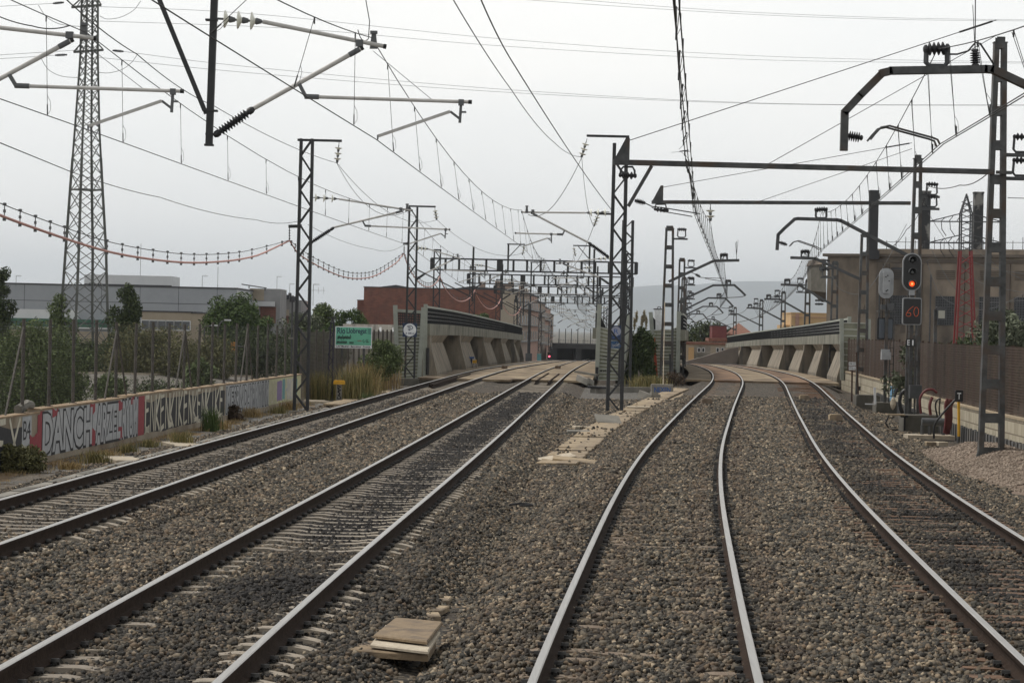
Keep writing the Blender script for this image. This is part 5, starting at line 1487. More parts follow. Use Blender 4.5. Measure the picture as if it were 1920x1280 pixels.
six = [(.24, .36), (.17, .30), (.08, .20), (.03, .10), (.02, .04), (.06, 0), (.13, 0), (.17, .05), (.16, .11), (.11, .13), (.05, .11)]
zer = [(.08+.075*math.cos(a*math.pi/8), .165+.165*math.sin(a*math.pi/8)) for a in range(17)]
for pl_, ox in ((six, -.24), (zer, .05)):
    W = [bc+Vector((ox+x*1.15, -.006, -.18+z)) for x, z in pl_]
    for a, c in zip(W[:-1], W[1:]): b.beam(a, c, .011, .011, up=(0, 1, 0))
b.build('digits', M['led'], bo)
b = MB(); e1 = P(1707.5, 642.5, sd_-.32); b.box(e1, (.33, .03, .28)); pb = b.build('number_plate', M['sig_black'], sg)
b = MB(); letters(b, 'E', e1+Vector((-.12, -.018, -.09)), (1, 0, 0), (0, 0, 1), .085, .19, .012); letters(b, '1', e1+Vector((.05, -.018, -.09)), (1, 0, 0), (0, 0, 1), .05, .19, .012); b.build('letters', M['p_white'], pb)
b = MB(); b.box(P(1716, 734, sd_-.25), (.42, .35, .48)); b.build('relay_box', M['steel_mid'], sg); b = MB(); b.box(P(1709.5, 548.5, sd_-.25), (.2, .12, .18)); b.build('joint_box', M['sig_grey'], sg)
b = MB(); q = PX(1724, -.4, sd_-.2); b.box((q.x+.15, q.y, -.42), (1.55, 1.5, .72)); b.build('plinth', M['conc_dark'], sg)
# second signal seen from behind
sd2 = 112.; q0 = PX(1661, -.2, sd2)
s2 = thing('signal', 'grey back of a signal turned away, left of the lit one', 'signal', q0)
b = MB(); b.beam(q0+Vector((-.05, 0, 0)), q0+Vector((-.05, 0, 4.6)), .14, .1, up=(0, 1, 0)); b.beam(q0+Vector((.14, .1, 0)), q0+Vector((.14, .1, 3.6)), .04, .04)
b.beam(q0+Vector((.30, .1, 0)), q0+Vector((.30, .1, 3.6)), .04, .04)
for i in range(10): b.box(q0+Vector((.22, .1, .3+i*.35)), (.2, .03, .03))
b.box(P(1662, 584, sd2), (.8, .4, .04)); b.build('post', M['steel_grey'], s2)
hc = P(1662.5, 531, sd2)
b = MB(); rrect(b, hc, .64, 1.34, .31, .1, .1); rrect(b, hc+Vector((0, 0, .03)), .32, .95, .05, -.06, .18); b.build('head', M['sig_grey'], s2)
b = MB()
for dx, dz in ((-.05, .28), (.03, .34), (.04, -.3), (-.02, -.34), (.1, .1)): b.box(hc+Vector((dx, -.07, dz)), (.05, .03, .05))
b.build('latch', M['sig_black'], s2)
bc = P(1660.5, 616, sd2); b = MB(); rrect(b, bc, .70, .96, .06, .16, .06); b.build('board_rim', M['sig_black'], s2)
b = MB(); rrect(b, bc+Vector((.02, 0, 0)), .58, .84, .05, .06, .12); b.build('speed_board', mat('blue_grey_case', (.085, .10, .12), .6), s2)
b = MB(); b.box(P(1656, 575.5, sd2), (.2, .2, .22)); b.box(P(1669, 575, sd2), (.3, .25, .3)); b.build('relay_box', M['steel_mid'], s2); b = MB(); b.box(P(1661, 667, sd2-.1), (.42, .3, .34)); b.box(P(1660, 659, sd2-.1), (.36, .2, .2)); b.build('junction_box', M['sig_grey'], s2)
b = MB(); b.box((q0.x+.15, q0.y, -.5), (1.3, 1.2, .62)); b.build('plinth', M['conc_dark'], s2)
# T board on a yellow post
q = PX(1796, -.55, 79.); t_ = thing('marker_post', 'yellow post with a black board bearing a white T', 'sign', q)
top = P(1797.5, 742, 79.)
b = MB(); b.tube(q, Vector((q.x+.03, q.y, -.35)), .045, n=10); b.build('post_foot', M['steel_grey'], t_); b = MB(); b.tube(Vector((q.x+.03, q.y, -.35)), top-Vector((0, 0, .1)), .045, n=10); b.build('post', M['p_yel'], t_)
b = MB(); rrect(b, top, .25, .36, .04, -.08, .05); bb = b.build('board', M['sig_black'], t_)
b = MB(); letters(b, 'T', top+Vector((-.06, -.085, -.1)), (1, 0, 0), (0, 0, 1), .12, .2, .015); b.build('letter', M['p_white'], bb)
# two small white plates on a post
q = PX(1597, -.6, 128); t_ = thing('small_sign', 'two small white plates on a dark post before the brown fence', 'sign', q)
b = MB(); b.beam(q, P(1598, 681, 128), .08, .06); b.beam(q+Vector((.35, 0, 0)), P(1606, 660, 128), .07, .06); b.build('post', M['rp'], t_)
for py, tx in ((682, 'KM 622'), (690, 'PN L')):
    b = MB(); c_ = P(1598, py, 127.9); b.box(c_, (.34, .02, .17)); o = b.build('plate', M['p_white'], t_); b = MB(); letters(b, tx, c_+Vector((-.14, -.013, -.04)), (1, 0, 0), (0, 0, 1), .28, .09, .01); b.build('letters', M['p_black'], o)
# round 500 m sign
c_ = P(768.5, 618.5, 137.4); t_ = thing('round_sign', 'dark blue square board with a white disc reading A 500 m', 'sign', c_)
b = MB(); b.box(c_, (.78, .04, .76)); b.build('board', M['p_navy'], t_)
b = MB(); b.lathe(c_+Vector((0, -.022, 0)), c_+Vector((0, -.028, 0)), [(0, .345), (1, .345)], 28); ds = b.build('disc', M['p_white'], t_)
b = MB(); o_ = c_+Vector((-.02, -.034, .06))
arc = [(.0+.17*math.cos(math.radians(a)), .07+.11*math.sin(math.radians(a))) for a in range(150, -91, -20)]
strokes(b, [arc, [(-.08, .02), (.02, .02)], [(.02, .10), (-.1, .10)], [(.02, .02), (.05, .06), (.02, .10)]], o_, (1, 0, 0), (0, 0, 1), .035, (0, 1, 0))
b.add([o_+Vector((-.09, 0, -.04)), o_+Vector((.07, 0, -.04)), o_+Vector((-.01, 0, -.11))], [(0, 1, 2)])
letters(b, 'A 500 m', c_+Vector((-.235, -.032, -.23)), (1, 0, 0), (0, 0, 1), .47, .11, .02); b.build('lettering', M['p_navy'], ds)
# graffitied boards on the second black mast
c_ = P(1155, 624, 142.3); t_ = thing('round_sign', 'grey graffitied board with a round R mark on the black mast', 'sign', c_)
b = MB(); b.box(c_, (.66, .04, .82)); bd = b.build('board', M['p_navy'], t_); b = MB(); b.lathe(c_+Vector((0, -.022, .08)), c_+Vector((0, -.03, .08)), [(0, .28), (1, .28)], 22); b.build('disc', mat('grey_disc', (.30, .31, .38), .7), bd)
b = MB(); letters(b, 'R', c_+Vector((-.12, -.034, -.04)), (1, 0, 0), (0, 0, 1), .26, .26, .0); strokes(b, [[(-.2, -.3), (0, -.25), (.18, -.33)], [(-.22, -.2), (-.05, -.24), (.2, -.12)], [(.0, -.36), (.15, -.1)]], c_+Vector((0, -.034, 0)), (1, 0, 0), (0, 0, 1), .03, (0, 1, 0)); b.build('graffiti_letters', M['p_blue'], bd)
c_ = P(1154.5, 646, 142.3); t_ = thing('blue_board', 'small blue board splashed with pale paint under the R board', 'sign', c_)
b = MB(); b.box(c_, (.7, .04, .40)); bd = b.build('board', mat('deep_blue', (.015, .05, .13), .7, (.03, .10, .22), 9.), t_)
b = MB(); strokes(b, [[(random.uniform(-.3, .3), random.uniform(-.15, .15)) for _ in range(3)] for _ in range(5)], c_+Vector((0, -.025, 0)), (1, 0, 0), (0, 0, 1), .02, (0, 1, 0)); b.build('graffiti_letters', M['p_silver'], bd)
# river name board
dS = 117.; A, B = P(628, 652, dS), P(697, 653.5, dS); up_ = Vector((0, 0, 1)); ex = (B-A).normalized(); W_ = (B-A).length; Hh = 40.5*dS/F
t_ = thing('river_sign', 'turquoise name board reading Rio Llobregat III, scrawled with black graffiti', 'sign', A+Vector((0, 0, -1.4)))
b = MB(); b.sheet([A, B, B+up_*Hh, A+up_*Hh], (0, 1, 0), .05); b.build('frame', M['p_white'], t_)
o_ = A+Vector((0, -.004, 0)); b = MB(); b.add([o_+ex*.035+up_*.14, o_+ex*(W_-.035)+up_*.14, o_+ex*(W_-.035)+up_*(Hh-.035), o_+ex*.035+up_*(Hh-.035)], [(0, 1, 2, 3)]); fc = b.build('face', mat('turquoise_face', (.13, .44, .30), .6, (.17, .50, .35), 2.), t_)
o_ = A+Vector((0, -.008, 0)); b = MB(); letters(b, 'Río', o_+ex*.09+up_*(Hh-.34), ex, up_, .37, .29, .022); letters(b, 'Llobregat', o_+ex*.52+up_*(Hh-.385), ex, up_, .93, .32, .022); letters(b, 'III', o_+ex*1.50+up_*(Hh-.34), ex, up_, .15, .26, .0)
b.build('lettering', M['p_navy'], fc)
b = MB(); letters(b, 'LAV Madrid - Barcelona - Francia', o_+ex*.06+up_*.035, ex, up_, W_-.12, .085, .02); b.build('lettering', M['p_black'], fc)
b = MB(); rs = random.Random(3)
sc = []
for i in range(9): x = .09+i*.07; sc.append([(x, .38+rs.uniform(-.02, .04)), (x+.05, .58+rs.uniform(-.06, .06)), (x+.08, .42), (x+.03, .48), (x+.1, .52)])
for i in range(8): x = .07+i*.06; sc.append([(x, .20), (x+.03, .33), (x+.06, .22), (x+.02, .27)])
for i in range(4): x = .66+i*.05; sc.append([(x, .20), (x+.02, .30), (x+.05, .22)])
for x in (1.32, 1.46, 1.52): sc.append([(x, .42), (x-.05, .35), (x, .27), (x+.05, .33)])
strokes(b, sc, A+Vector((0, -.010, 0)), ex, up_, .018, (0, 1, 0)); b.build('graffiti_letters', M['p_black'], fc)
b = MB(); strokes(b, [[(1.02, .37), (1.06, .32), (1.1, .37)], [(1.1, .32), (1.15, .37), (1.17, .32)], [(1.18, .37), (1.22, .32)]], A+Vector((0, -.010, 0)), ex, up_, .018, (0, 1, 0)); b.build('graffiti_letters', M['p_red'], fc)
for px in (641.5, 682.5):
    b = MB(); q = P(px, 650, dS+.12); b.beam(Vector((q.x, q.y, -.7)), q, .1, .1); b.build('post', M['steel_grey'], t_)
# yellow-topped pedestal and thin lattice post
q = PX(635.5, -.6, 109.); t_ = thing('pedestal', 'grey pedestal with a flat yellow cap and a black tag, before dry grass', 'pedestal', q)
b = MB(); b.box(q+Vector((0, 0, .38)), (.22, .2, .8)); p_ = b.build('column', M['conc'], t_); b = MB(); b.box(q+Vector((0, 0, .80)), (.48, .4, .14)); b.box(q+Vector((0, 0, .88)), (.42, .34, .04)); b.build('cap', M['p_yel'], t_)
b = MB(); strokes(b, [[(-.08, .7), (.07, .62), (-.07, .56), (.08, .48), (-.06, .42), (.06, .33), (-.05, .26), (.07, .2), (.08, .12), (-.05, .1), (-.06, .2)], [(-.06, .66), (.0, .4), (.05, .25)]], q+Vector((0, -.105, 0)), (1, 0, 0), (0, 0, 1), .04, (0, 1, 0)); b.build('graffiti_letters', M['p_black'], p_)
q = PX(617.5, -.65, 112.); lp = thing('lattice_post', 'slender violet-black lattice post left of the river name board', 'post', q)
b = MB(); hh = 3.45
for s in (-1, 1):
    for s2_ in (-1, 1): b.beam(q+Vector((s*.12, s2_*.08, 0)), q+Vector((s*.06+.06, s2_*.05, hh)), .05, .05)
for i in range(12): b.beam(q+Vector((-.11 if i % 2 else .11, 0, hh*i/12)), q+Vector((.1 if i % 2 else -.1, 0, hh*(i+1)/12)), .03, .03)
b.build('frame', mat('violet_black', (.028, .025, .045), .7), lp)
b = MB(); b.tube(q+Vector((.06, 0, hh)), q+Vector((.06, 0, hh+.2)), .06, n=8)
for a in (-.16, -.05, .12): b.box(q+Vector((.06+a, 0, hh+.18)), (.07, .06, .07))
b.build('fitting', M['cap'], lp)
b = MB(); b.box(q+Vector((0, 0, -.02)), (.9, .8, .18)); b.build('footing', M['conc'], lp)
# blue-topped posts and yellow boxes under the left parapet
for i, (px, py, d) in enumerate(((854, 671, 176.), (884, 670, 184.))):
    q = P(px, py, d); t_ = thing('blue_post', ['blue T-topped post at the second buttress of the left parapet', 'second blue T-topped post, a little farther along the left parapet'][i], 'post', q+Vector((0, 0, -.9)))
    b = MB(); b.box(q, (.42, .3, .1)); b.box(q+Vector((0, 0, -.06)), (.3, .25, .05)); b.build('top', M['p_blue'], t_); b = MB(); b.beam(q+Vector((0, 0, -.05)), q+Vector((0, 0, -.95)), .12, .12); b.build('column', M['p_navy'], t_)
    q = P(px+6, py+8, d); t_ = thing('yellow_machine', ['yellow box on legs beside the first blue post', 'small yellow box beside the second blue post'][i], 'box', q+Vector((0, 0, -.5)))
    b = MB(); b.box(q, (.3, .3, .22)); b.box(q+Vector((.1, 0, .12)), (.12, .1, .06)); b.build('body', M['p_yel'], t_); b = MB()
    for s in (-1, 1): b.beam(q+Vector((s*.1, 0, -.1)), q+Vector((s*.13, 0, -.55)), .04, .04)
    b.build('leg', M['rp'], t_)
# graffitied block and white pole in the middle
q = PG(1242, 737, -.45); t_ = thing('concrete_block', 'low concrete block painted with blue letters at the right centre screen', 'block', q)
b = MB(); b.box(q+Vector((0, .4, .22)), (1.12, .7, .46)); o = b.build('block', M['conc'], t_); b = MB(); letters(b, 'NEXEN', q+Vector((-.42, .046, .05)), (1, 0, 0), (0, 0, 1), .84, .26, .03); b.build('graffiti_letters', M['p_blue'], o)
t_ = thing('white_pole', 'thin pale pole leaning in front of the right centre screen', 'pole', P(1243, 745, 140)); b = MB(); b.tube(P(1243, 745, 132), P(1246.5, 566, 146), .024, n=6); b.build('pole', M['wallconc'], t_)
t_ = thing('black_post', 'short black post before the right centre screen', 'post', P(1257, 720, 146)); b = MB(); b.beam(P(1256.5, 722, 146), P(1256.5, 665, 146), .1, .1); b.box(P(1256.5, 664, 146), (.16, .16, .05)); b.build('post', M['cap'], t_)
t_ = thing('white_cabinet', 'narrow white cabinet with a hoop on top behind the right centre screen', 'cabinet', P(1234, 617, 156)); b = MB(); b.box(P(1233, 598, 156), (.42, .4, 1.3)); b.build('body', M['p_white'], t_); b = MB(); b.path([P(1232, 580, 156), P(1234, 575, 156), P(1238, 575, 156), P(1239, 580, 156)], .03, 6); b.box(P(1234, 579.5, 156), (.55, .45, .06)); b.build('hoop', M['cap'], t_)
# low kerb of concrete between the lines at the bridge end
t_ = thing('low_wall', 'low grey kerb wall across the ground before the river gap', 'wall', P(1150, 732, 128)); b = MB(); b.beam(P(1112, 732, 128), P(1226, 733, 132), .35, .4); b.build('kerb', M['conc'], t_)
# scrap heap beside the second track
for i, (px, py, d, w_, l_, h_, rz, tl, mt, lab) in enumerate(((1092, 712, 133., .12, 1.2, .32, .5, .5, 'conc', 'pale broken trough side standing in the scrap heap beside the second track'), (1108, 716, 131., .1, 1.0, .3, -.3, -.4, 'conc', 'curved pale trough fragment at the right of the scrap heap'), (1122, 726, 128., 1.1, .3, .1, -.1, .1, 'p_black', 'dark plank lying at the foot of the scrap heap'), (1100, 700, 140., .25, 1.8, .12, .7, .2, 'conc_dark', 'grey beam at the back of the scrap heap'), (1208, 742, 118., .12, .8, .36, .8, .6, 'conc', 'pale broken trough end standing by the slab path'), (1228, 744, 118., .12, .7, .36, -.7, -.5, 'conc', 'second broken trough end standing by the slab path'), (1219, 752, 117., .7, .3, .12, 0., .0, 'p_black', 'dark box between the two broken trough ends'))):
    q = P(px, py, d); o = lid(q.x, q.y, q.z-h_/2, w_, l_, h_, rz, tl*.4, tl*.2).build('rubble', M[mt], loc=q); tag(o, lab, 'rubble')
# boxes between the rails
for px, py, lab in ((1508, 748, 'small tan balise box between the rails of the rightmost track'), (1566, 786, 'larger tan balise box nearer on the rightmost track'), (1325, 755, 'brown balise plate between the rails of the track ahead'), (1046, 690, 'rust brown box between the rails of the second track'), (946, 690, 'pale box on the far-left track near the parapet end')):
    q = PG(px, py, -.12); t_ = thing('balise', lab, 'box'); t_.location = q; OFF[t_.name] = Vector(q); b = MB(); b.box(q+Vector((0, 0, .06)), (.42, .5, .18)); b.box(q+Vector((0, 0, .16)), (.34, .42, .04)); b.build('box', M['slab'] if 'tan' in lab else M['rust_sleeper'], t_)
# cables and gear at the signal
def hose(label, pts, d, r, mt, cat='cable', name='cable'):
    W = [P(x, y, d) for x, y in pts]; S_ = []
    for i in range(len(W)-1):
        p0, p1, p2, p3 = W[max(i-1, 0)], W[i], W[i+1], W[min(i+2, len(W)-1)]
        for k in range(6):
            t = k/6; S_.append(.5*((2*p1)+(p2-p0)*t+(2*p0-5*p1+4*p2-p3)*t*t+(3*p1-p0-3*p2+p3)*t**3))
    S_.append(W[-1]); b = MB(); b.path(S_, r, 7); return tag(b.build(name, mt, loc=W[0]), label, cat)


M['redcable'] = mat('dark_red_cable', (.10, .016, .018), .6, (.15, .03, .03), 5.)
for i in range(7):
    o = i*2.1
    hose('dark red cable hanging in the bundle left of the yellow post', [(1776+o*1.1+random.uniform(-1, 1), 747+o*.3), (1772+o, 760), (1773+o*.9, 785), (1770+o*.8, 812+random.uniform(-2, 3))], 82+i*.05, .032, M['redcable']).__setitem__('group', 'dark red cables beside the yellow post')
hose('red hose arching over the block wall behind the signal', [(1727, 775), (1725, 748), (1734, 733), (1747, 730), (1757, 736)], 88, .045, M['redcable'])
hose('dark red stub standing before the block wall', [(1745, 778), (1743, 760), (1748, 744)], 86, .05, M['redcable'])
hose('thin dark cable loop between signal and red bundle', [(1758, 782), (1754, 762), (1757, 750), (1763, 747)], 86, .03, M['cap']); hose('thin dark vertical cable beside the loop', [(1762, 780), (1761, 765), (1763, 746)], 86, .025, M['cap'])
hose('black hose arching left of the lit signal', [(1692, 775), (1687, 755), (1690, 738), (1697, 731)], 93, .07, M['cap']); hose('short black hose leaning on the wall left of the signal', [(1677, 744), (1680, 735), (1683, 728)], 100, .06, M['cap'])
hose('black cable running from the red bundle down to the ground', [(1792, 748), (1770, 772), (1753, 795), (1751, 822)], 80, .035, M['cap'])
q = PX(1742, -.62, 84); t_ = thing('concrete_slab', 'pale flat concrete slab in front of the signal plinth', 'slab', q); b = MB(); b.box(q+Vector((0, 0, .05)), (1.55, 1.0, .12)); b.build('slab', M['slab_pale'], t_)
q = PX(1746, -.5, 84); t_ = thing('pipe_bench', 'grey pipe-shaped bench of tubes on the pale slab', 'pipe', q)
b = MB(); b.tube(q+Vector((-.32, 0, .42)), q+Vector((.5, 0, .42)), .13, n=12); b.build('pipe', M['steel_mid'], t_); 
for s in (-.3, -.05, .4): b = MB(); b.tube(q+Vector((s, 0, .3)), q+Vector((s, 0, 0)), .06, n=8); b.build('leg', M['steel_mid'], t_)
q = PX(1684, -.6, 90); t_ = thing('track_stand', 'small iron stand with a tan plate on top at the track edge', 'stand', q); b = MB(); b.box(q+Vector((-.1, 0, .55)), (.62, .4, .05)); b.build('plate', M['slab'], t_); b = MB(); b.box(q+Vector((.22, 0, .25)), (.06, .06, .55)); b.box(q+Vector((.2, 0, .5)), (.25, .15, .08)); b.path([q+Vector((-.35, 0, .5)), q+Vector((-.45, 0, .25)), q+Vector((-.3, 0, .02)), q+Vector((0, 0, .0))], .03, 6); b.build('frame', M['cap'], t_)
q = PX(1625, -.6, 118); t_ = thing('concrete_plinth', 'square concrete plinth left of the turned signal', 'plinth', q); b = MB(); b.box(q+Vector((0, 0, .25)), (1.1, .9, .6)); b.box(q+Vector((0, 0, .57)), (1.0, .8, .04)); b.build('plinth', M['conc_dark'], t_)
t_ = thing('white_barrier', 'low white frame on the ballast left of the turned signal', 'barrier', PX(1632, -.6, 110)); b = MB(); b.beam(P(1622, 757, 110), P(1641, 757.5, 110), .06, .05); b.beam(P(1641, 757, 110), P(1640, 726, 110), .1, .05); b.build('frame', M['p_white'], t_)
t_ = thing('rag', 'pale rag hanging on a cable between the two signals', 'rag', P(1675, 745, 98)); b = MB(); b.lathe(P(1675, 744, 98), P(1674, 768, 98), [(0, .03), (.2, .09), (.6, .11), (.85, .07), (1, .02)], 8); b.build('cloth', M['slab_pale'], t_)
for i, (px, py) in enumerate(((1745, 832), (1765, 832))):
    q = PG(px, py, -.55); tag(lid(q.x, q.y, -.6, .3, .35, .12, random.random()).build('brick', M['slab_pale' if i else 'slab'], loc=q), ['tan block lying at the foot of the gravel mound', 'pale block beside the tan block at the mound foot'][i], 'block')
# floodlight on its post behind the fence
q = P(1754, 690, 99); fl = thing('floodlight', 'floodlight on a grey post above the brown fence', 'lamp', q); b = MB(); b.beam(Vector((q.x, q.y, .3)), P(1754, 580, 99), .12, .12); b.build('post', M['steel_grey'], fl)
c_ = P(1765, 588, 98.8); b = MB(); b.box(c_, (.34, .14, .44), rot=-.2); b.box(c_+Vector((-.05, .05, .25)), (.3, .2, .06)); h_ = b.build('housing', M['steel_mid'], fl); b = MB(); b.box(c_+Vector((.0, -.08, -.03)), (.25, .02, .3), rot=-.2); b.build('glass', mat('lamp_glass', (.45, .44, .38), .25), h_)
# loose pale slabs at the foot of the graffiti wall
for i, (px, py, w_, l_, rz, lab) in enumerate(((232, 861, .8, 1.2, .5, 'pale slab lying on the grey walkway beside the far-left rail'), (214, 857, .9, .5, .1, 'grey slab edge behind the pale walkway slab'), (338, 832, .8, 1., .4, 'pale slab farther along the grey walkway'), (595, 752, .9, 1.4, .3, 'raised grey slab left of the walkway lids near the lattice mast'), (345, 836, .5, .6, .2, 'small pale slab beside the farther walkway slab'))):
    q = PG(px, py, -.6); tag(lid(q.x, q.y, -.66, w_, l_, .09, rz, .02, .02).build('trough_lid', M['slab_pale' if i != 1 else 'conc'], loc=q), lab, 'trough lid')
for i in range(13):
    y = 103+i*1.9; x = float(T1(y))-3.15+.03*i; tag(lid(x, y, -.58, .75, 1.5, .08, -.04+random.uniform(-.1, .1)).build('trough_lid', M['slab'], loc=(x, y, -.58)), 'tan trough lid in the row along the far-left rail near the pedestal', 'trough lid', 'tan lids along the far-left rail')
for i in range(24):
    y = 32+i*2.9; x = float(T1(y))-3.05; tag(lid(x, y, -.655, .26, 2.6, .07, -.04+random.uniform(-.03, .03)).build('trough_lid', M['conc'], loc=(x, y, -.63)), 'narrow grey edging slab along the walkway beside the far-left track', 'edging slab', 'edging slabs along the walkway')
t_ = thing('track_bracket', 'dark metal bracket lying on the ballast between the middle tracks', 'scrap metal', PG(975, 952, -.4)); q = PG(975, 952, -.4); b = MB(); b.path([q+Vector((-.18, 0, .05)), q+Vector((0, .05, .08)), q+Vector((.2, .1, .06)), q+Vector((.22, -.1, .06)), q+Vector((0, -.1, .05))], .02, 6); b.build('bracket', M['cap'], t_)
# ================================================================ vegetation
def leafmat(name, c1, c2, tr=.25):
    m = mat(name, c1, .75, c2, island=True)
    m.node_tree.nodes['Principled BSDF'].inputs['Specular IOR Level'].default_value = .2
    return m


M['leaf_d'] = leafmat('dark_leaves', (.022, .034, .015), (.095, .12, .05)); M['leaf_g'] = leafmat('green_leaves', (.03, .052, .015), (.115, .165, .055))
M['leaf_o'] = leafmat('olive_leaves', (.055, .075, .03), (.17, .215, .09)); M['leaf_b'] = leafmat('brown_green_leaves', (.06, .064, .028), (.18, .175, .08)); M['leaf_dry'] = leafmat('dry_grass', (.20, .135, .055), (.50, .38, .19))
M['leaf_mix'] = leafmat('half_dry_grass', (.07, .085, .03), (.36, .29, .13)); M['leaf_pale'] = leafmat('silvery_leaves', (.035, .045, .025), (.20, .22, .15)); M['cane'] = leafmat('cane_leaves', (.022, .036, .013), (.085, .115, .045)); M['plume'] = leafmat('cane_plumes', (.26, .22, .13), (.38, .33, .21))
M['bark'] = mat('bark', (.06, .05, .04), .9, (.11, .095, .075), 6.); M['twig'] = leafmat('dry_twigs', (.05, .035, .025), (.13, .09, .06))


def leaves(C, n, size, asp=1.8, droop=0., rg=None):
    """n leaf quads around clump centres C = rows (x,y,z,rx,ry,rz)"""
    C = np.asarray(C, float); r = rg or rng
    vol = np.prod(C[:, 3:], axis=1)**.67; k = r.choice(len(C), n, p=vol/vol.sum())
    d = r.normal(size=(n, 3)); d /= np.linalg.norm(d, axis=1)[:, None]; rad = r.random(n)**.38
    P_ = C[k, :3] + d*rad[:, None]*C[k, 3:]
    a = r.normal(size=(n, 3)); a[:, 2] -= droop; a /= np.linalg.norm(a, axis=1)[:, None]
    b = np.cross(a, r.normal(size=(n, 3))); b /= np.linalg.norm(b, axis=1)[:, None]
    s = size*r.uniform(.6, 1.4, n)[:, None]; a = a*s*asp; b = b*s
    V = np.stack([P_-a, P_-b*.6+a*.1, P_+a, P_+b*.6+a*.1], 1).reshape(-1, 3)
    return V, np.arange(4*n).reshape(n, 4)


def clumps(base, w, h, n, seed, shape='round', z0=.15, dy=None):
    r = np.random.default_rng(seed); out = []
    for i in range(n):
        t = (i+.5)/n if shape != 'round' else r.random()
        if shape == 'poplar': q = math.sin(math.pi*min(1, .12+t*.88))**.7*(1-.55*t)+.08
        elif shape == 'cone': q = 1-t*.9
        else: q = math.sqrt(max(.05, 1-(2*t-1)**2))*.85
        a = r.random()*6.283; R_ = w/2*q*r.random()**.5
        s = w*(.16+.10*r.random())*(.6+.6*q)
        out.append((base.x+R_*math.cos(a), base.y+(dy or .6)*R_*math.sin(a), base.z+h*(z0+(1-z0)*t*.94), s, s, s*(.9 if shape == 'round' else 1.25)))
    return out


def tree(label, base, w, h, mt, seed, n=4000, size=.14, shape='round', ncl=26, trunk=None, name='tree', z0=.18, cat='tree', group=None, dy=None):
    base = Vector(base); root = thing(name, label, cat, base, group); rr = random.Random(seed)
    tr = trunk or w*.05; b = MB(); top = base+Vector((rr.uniform(-.05, .05)*w, 0, h*.72))
    b.path([base-Vector((0, 0, .3)), base.lerp(top, .35)+Vector((rr.uniform(-.04, .04)*w, 0, 0)), base.lerp(top, .7), top], [tr, tr*.8, tr*.5, tr*.2], 7)
    C = clumps(base, w, h, ncl, seed, shape, z0, dy)
    for c in C[::3]:
        p = base.lerp(top, min(.9, max(.15, (c[2]-base.z)/h*.75))); b.path([p, p.lerp(Vector(c[:3]), .5)+Vector((0, 0, -.02*h)), Vector(c[:3])], [tr*.35, tr*.22, tr*.08], 5)
    b.build('trunk', M['bark'], root)
    V, Fq = leaves(C, n, size, rg=np.random.default_rng(seed)); npmesh('crown', V, Fq, M[mt], root, off=base)
    return root


def shrub(label, px, py, d, wpx, hpx, mt, seed, n=2500, size=.09, z0=.05, cat='shrub', group=None, ncl=22, name='shrub', shape='round', dy=None):
    base = P(px, py, d); return tree(label, base, wpx*d/F, hpx*d/F, mt, seed, n, size, shape, ncl, trunk=.05, name=name, z0=z0, cat=cat, group=group, dy=dy)


def tuft(label, base, w, h, n, mt, seed, spread=.5, wd=.012, cat='grass tuft', name='grass_tuft', group=None, plume=0):
    r = np.random.default_rng(seed); base = Vector(base)
    x = base.x+r.normal(size=n)*w/4; y = base.y+r.normal(size=n)*w/4
    L_ = h*r.uniform(.45, 1.05, n); a = r.random(n)*6.283; le = r.random(n)*spread
    dx, dy_ = np.cos(a)*le, np.sin(a)*le; vs = []; fs = []
    sx, sy = -np.sin(a), np.cos(a)
    P0 = np.stack([x, y, np.full(n, base.z)], 1); D1 = np.stack([dx*.35, dy_*.35, np.full(n, .6)], 1)*L_[:, None]; D2 = np.stack([dx, dy_, np.full(n, .95)], 1)*L_[:, None]
    Sd = np.stack([np.cos(a+1.2), np.sin(a+1.2), np.zeros(n)], 1)*wd
    V = np.stack([P0-Sd, P0+Sd, P0+D1+Sd*.8, P0+D1-Sd*.8, P0+D2+Sd*.15, P0+D2-Sd*.15], 1).reshape(-1, 3)
    k = np.arange(n)[:, None]*6; Fq = np.concatenate([k+np.array([0, 1, 2, 3]), k+np.array([3, 2, 4, 5])])
    o = npmesh(name, V, Fq, M[mt], off=base); tag(o, label, cat, group)
    if plume:
        pass
    return o


# ---- beyond the graffiti wall, left to right
shrub('large dark feathery shrub filling the gap behind the wall at the left edge', 62, 800, 88, 215, 190, 'leaf_o', 11, 26000, .035, ncl=60)
shrub('dark low shrub mass right of the feathery one behind the wall', 118, 775, 94, 90, 80, 'leaf_d', 12, 9000, .045, ncl=34)
tree('dark slim tree cut by the left edge of the picture', PX(0, -2.5, 190), 2.6, 9.0, 'leaf_d', 13, 7000, .085, 'poplar', 22)
tree('thin pale poplar inside the legs of the pylon', PX(105, -2.5, 205), 3.2, 7.3, 'leaf_o', 14, 4200, .08, 'poplar', 20)
tree('tall dark tree right of the pylon legs', PX(236, -2.5, 185), 3.2, 7.9, 'leaf_d', 15, 8500, .085, 'poplar', 26)
tree('small bright conical tree before the tan office windows', PX(291, -2.5, 180), 1.0, 4.4, 'leaf_g', 16, 1500, .09, 'cone', 14)
shrub('dark bush under the pylon behind the fence', 150, 712, 170, 130, 70, 'leaf_d', 17, 8000, .06, ncl=22)
shrub('low dark bush at the foot of the tall dark tree', 225, 700, 165, 110, 50, 'leaf_d', 18, 6000, .06)
shrub('wide brown-green reed bush behind the wire fence', 290, 712, 140, 190, 85, 'leaf_b', 19, 15000, .05, ncl=34)
shrub('second brown-green reed bush nearer the lattice mast', 395, 715, 145, 130, 80, 'leaf_b', 20, 10000, .05, ncl=26)
shrub('ragged green bush on the left part of the pavement slope', 205, 752, 112, 80, 50, 'leaf_o', 212, 4000, .045)
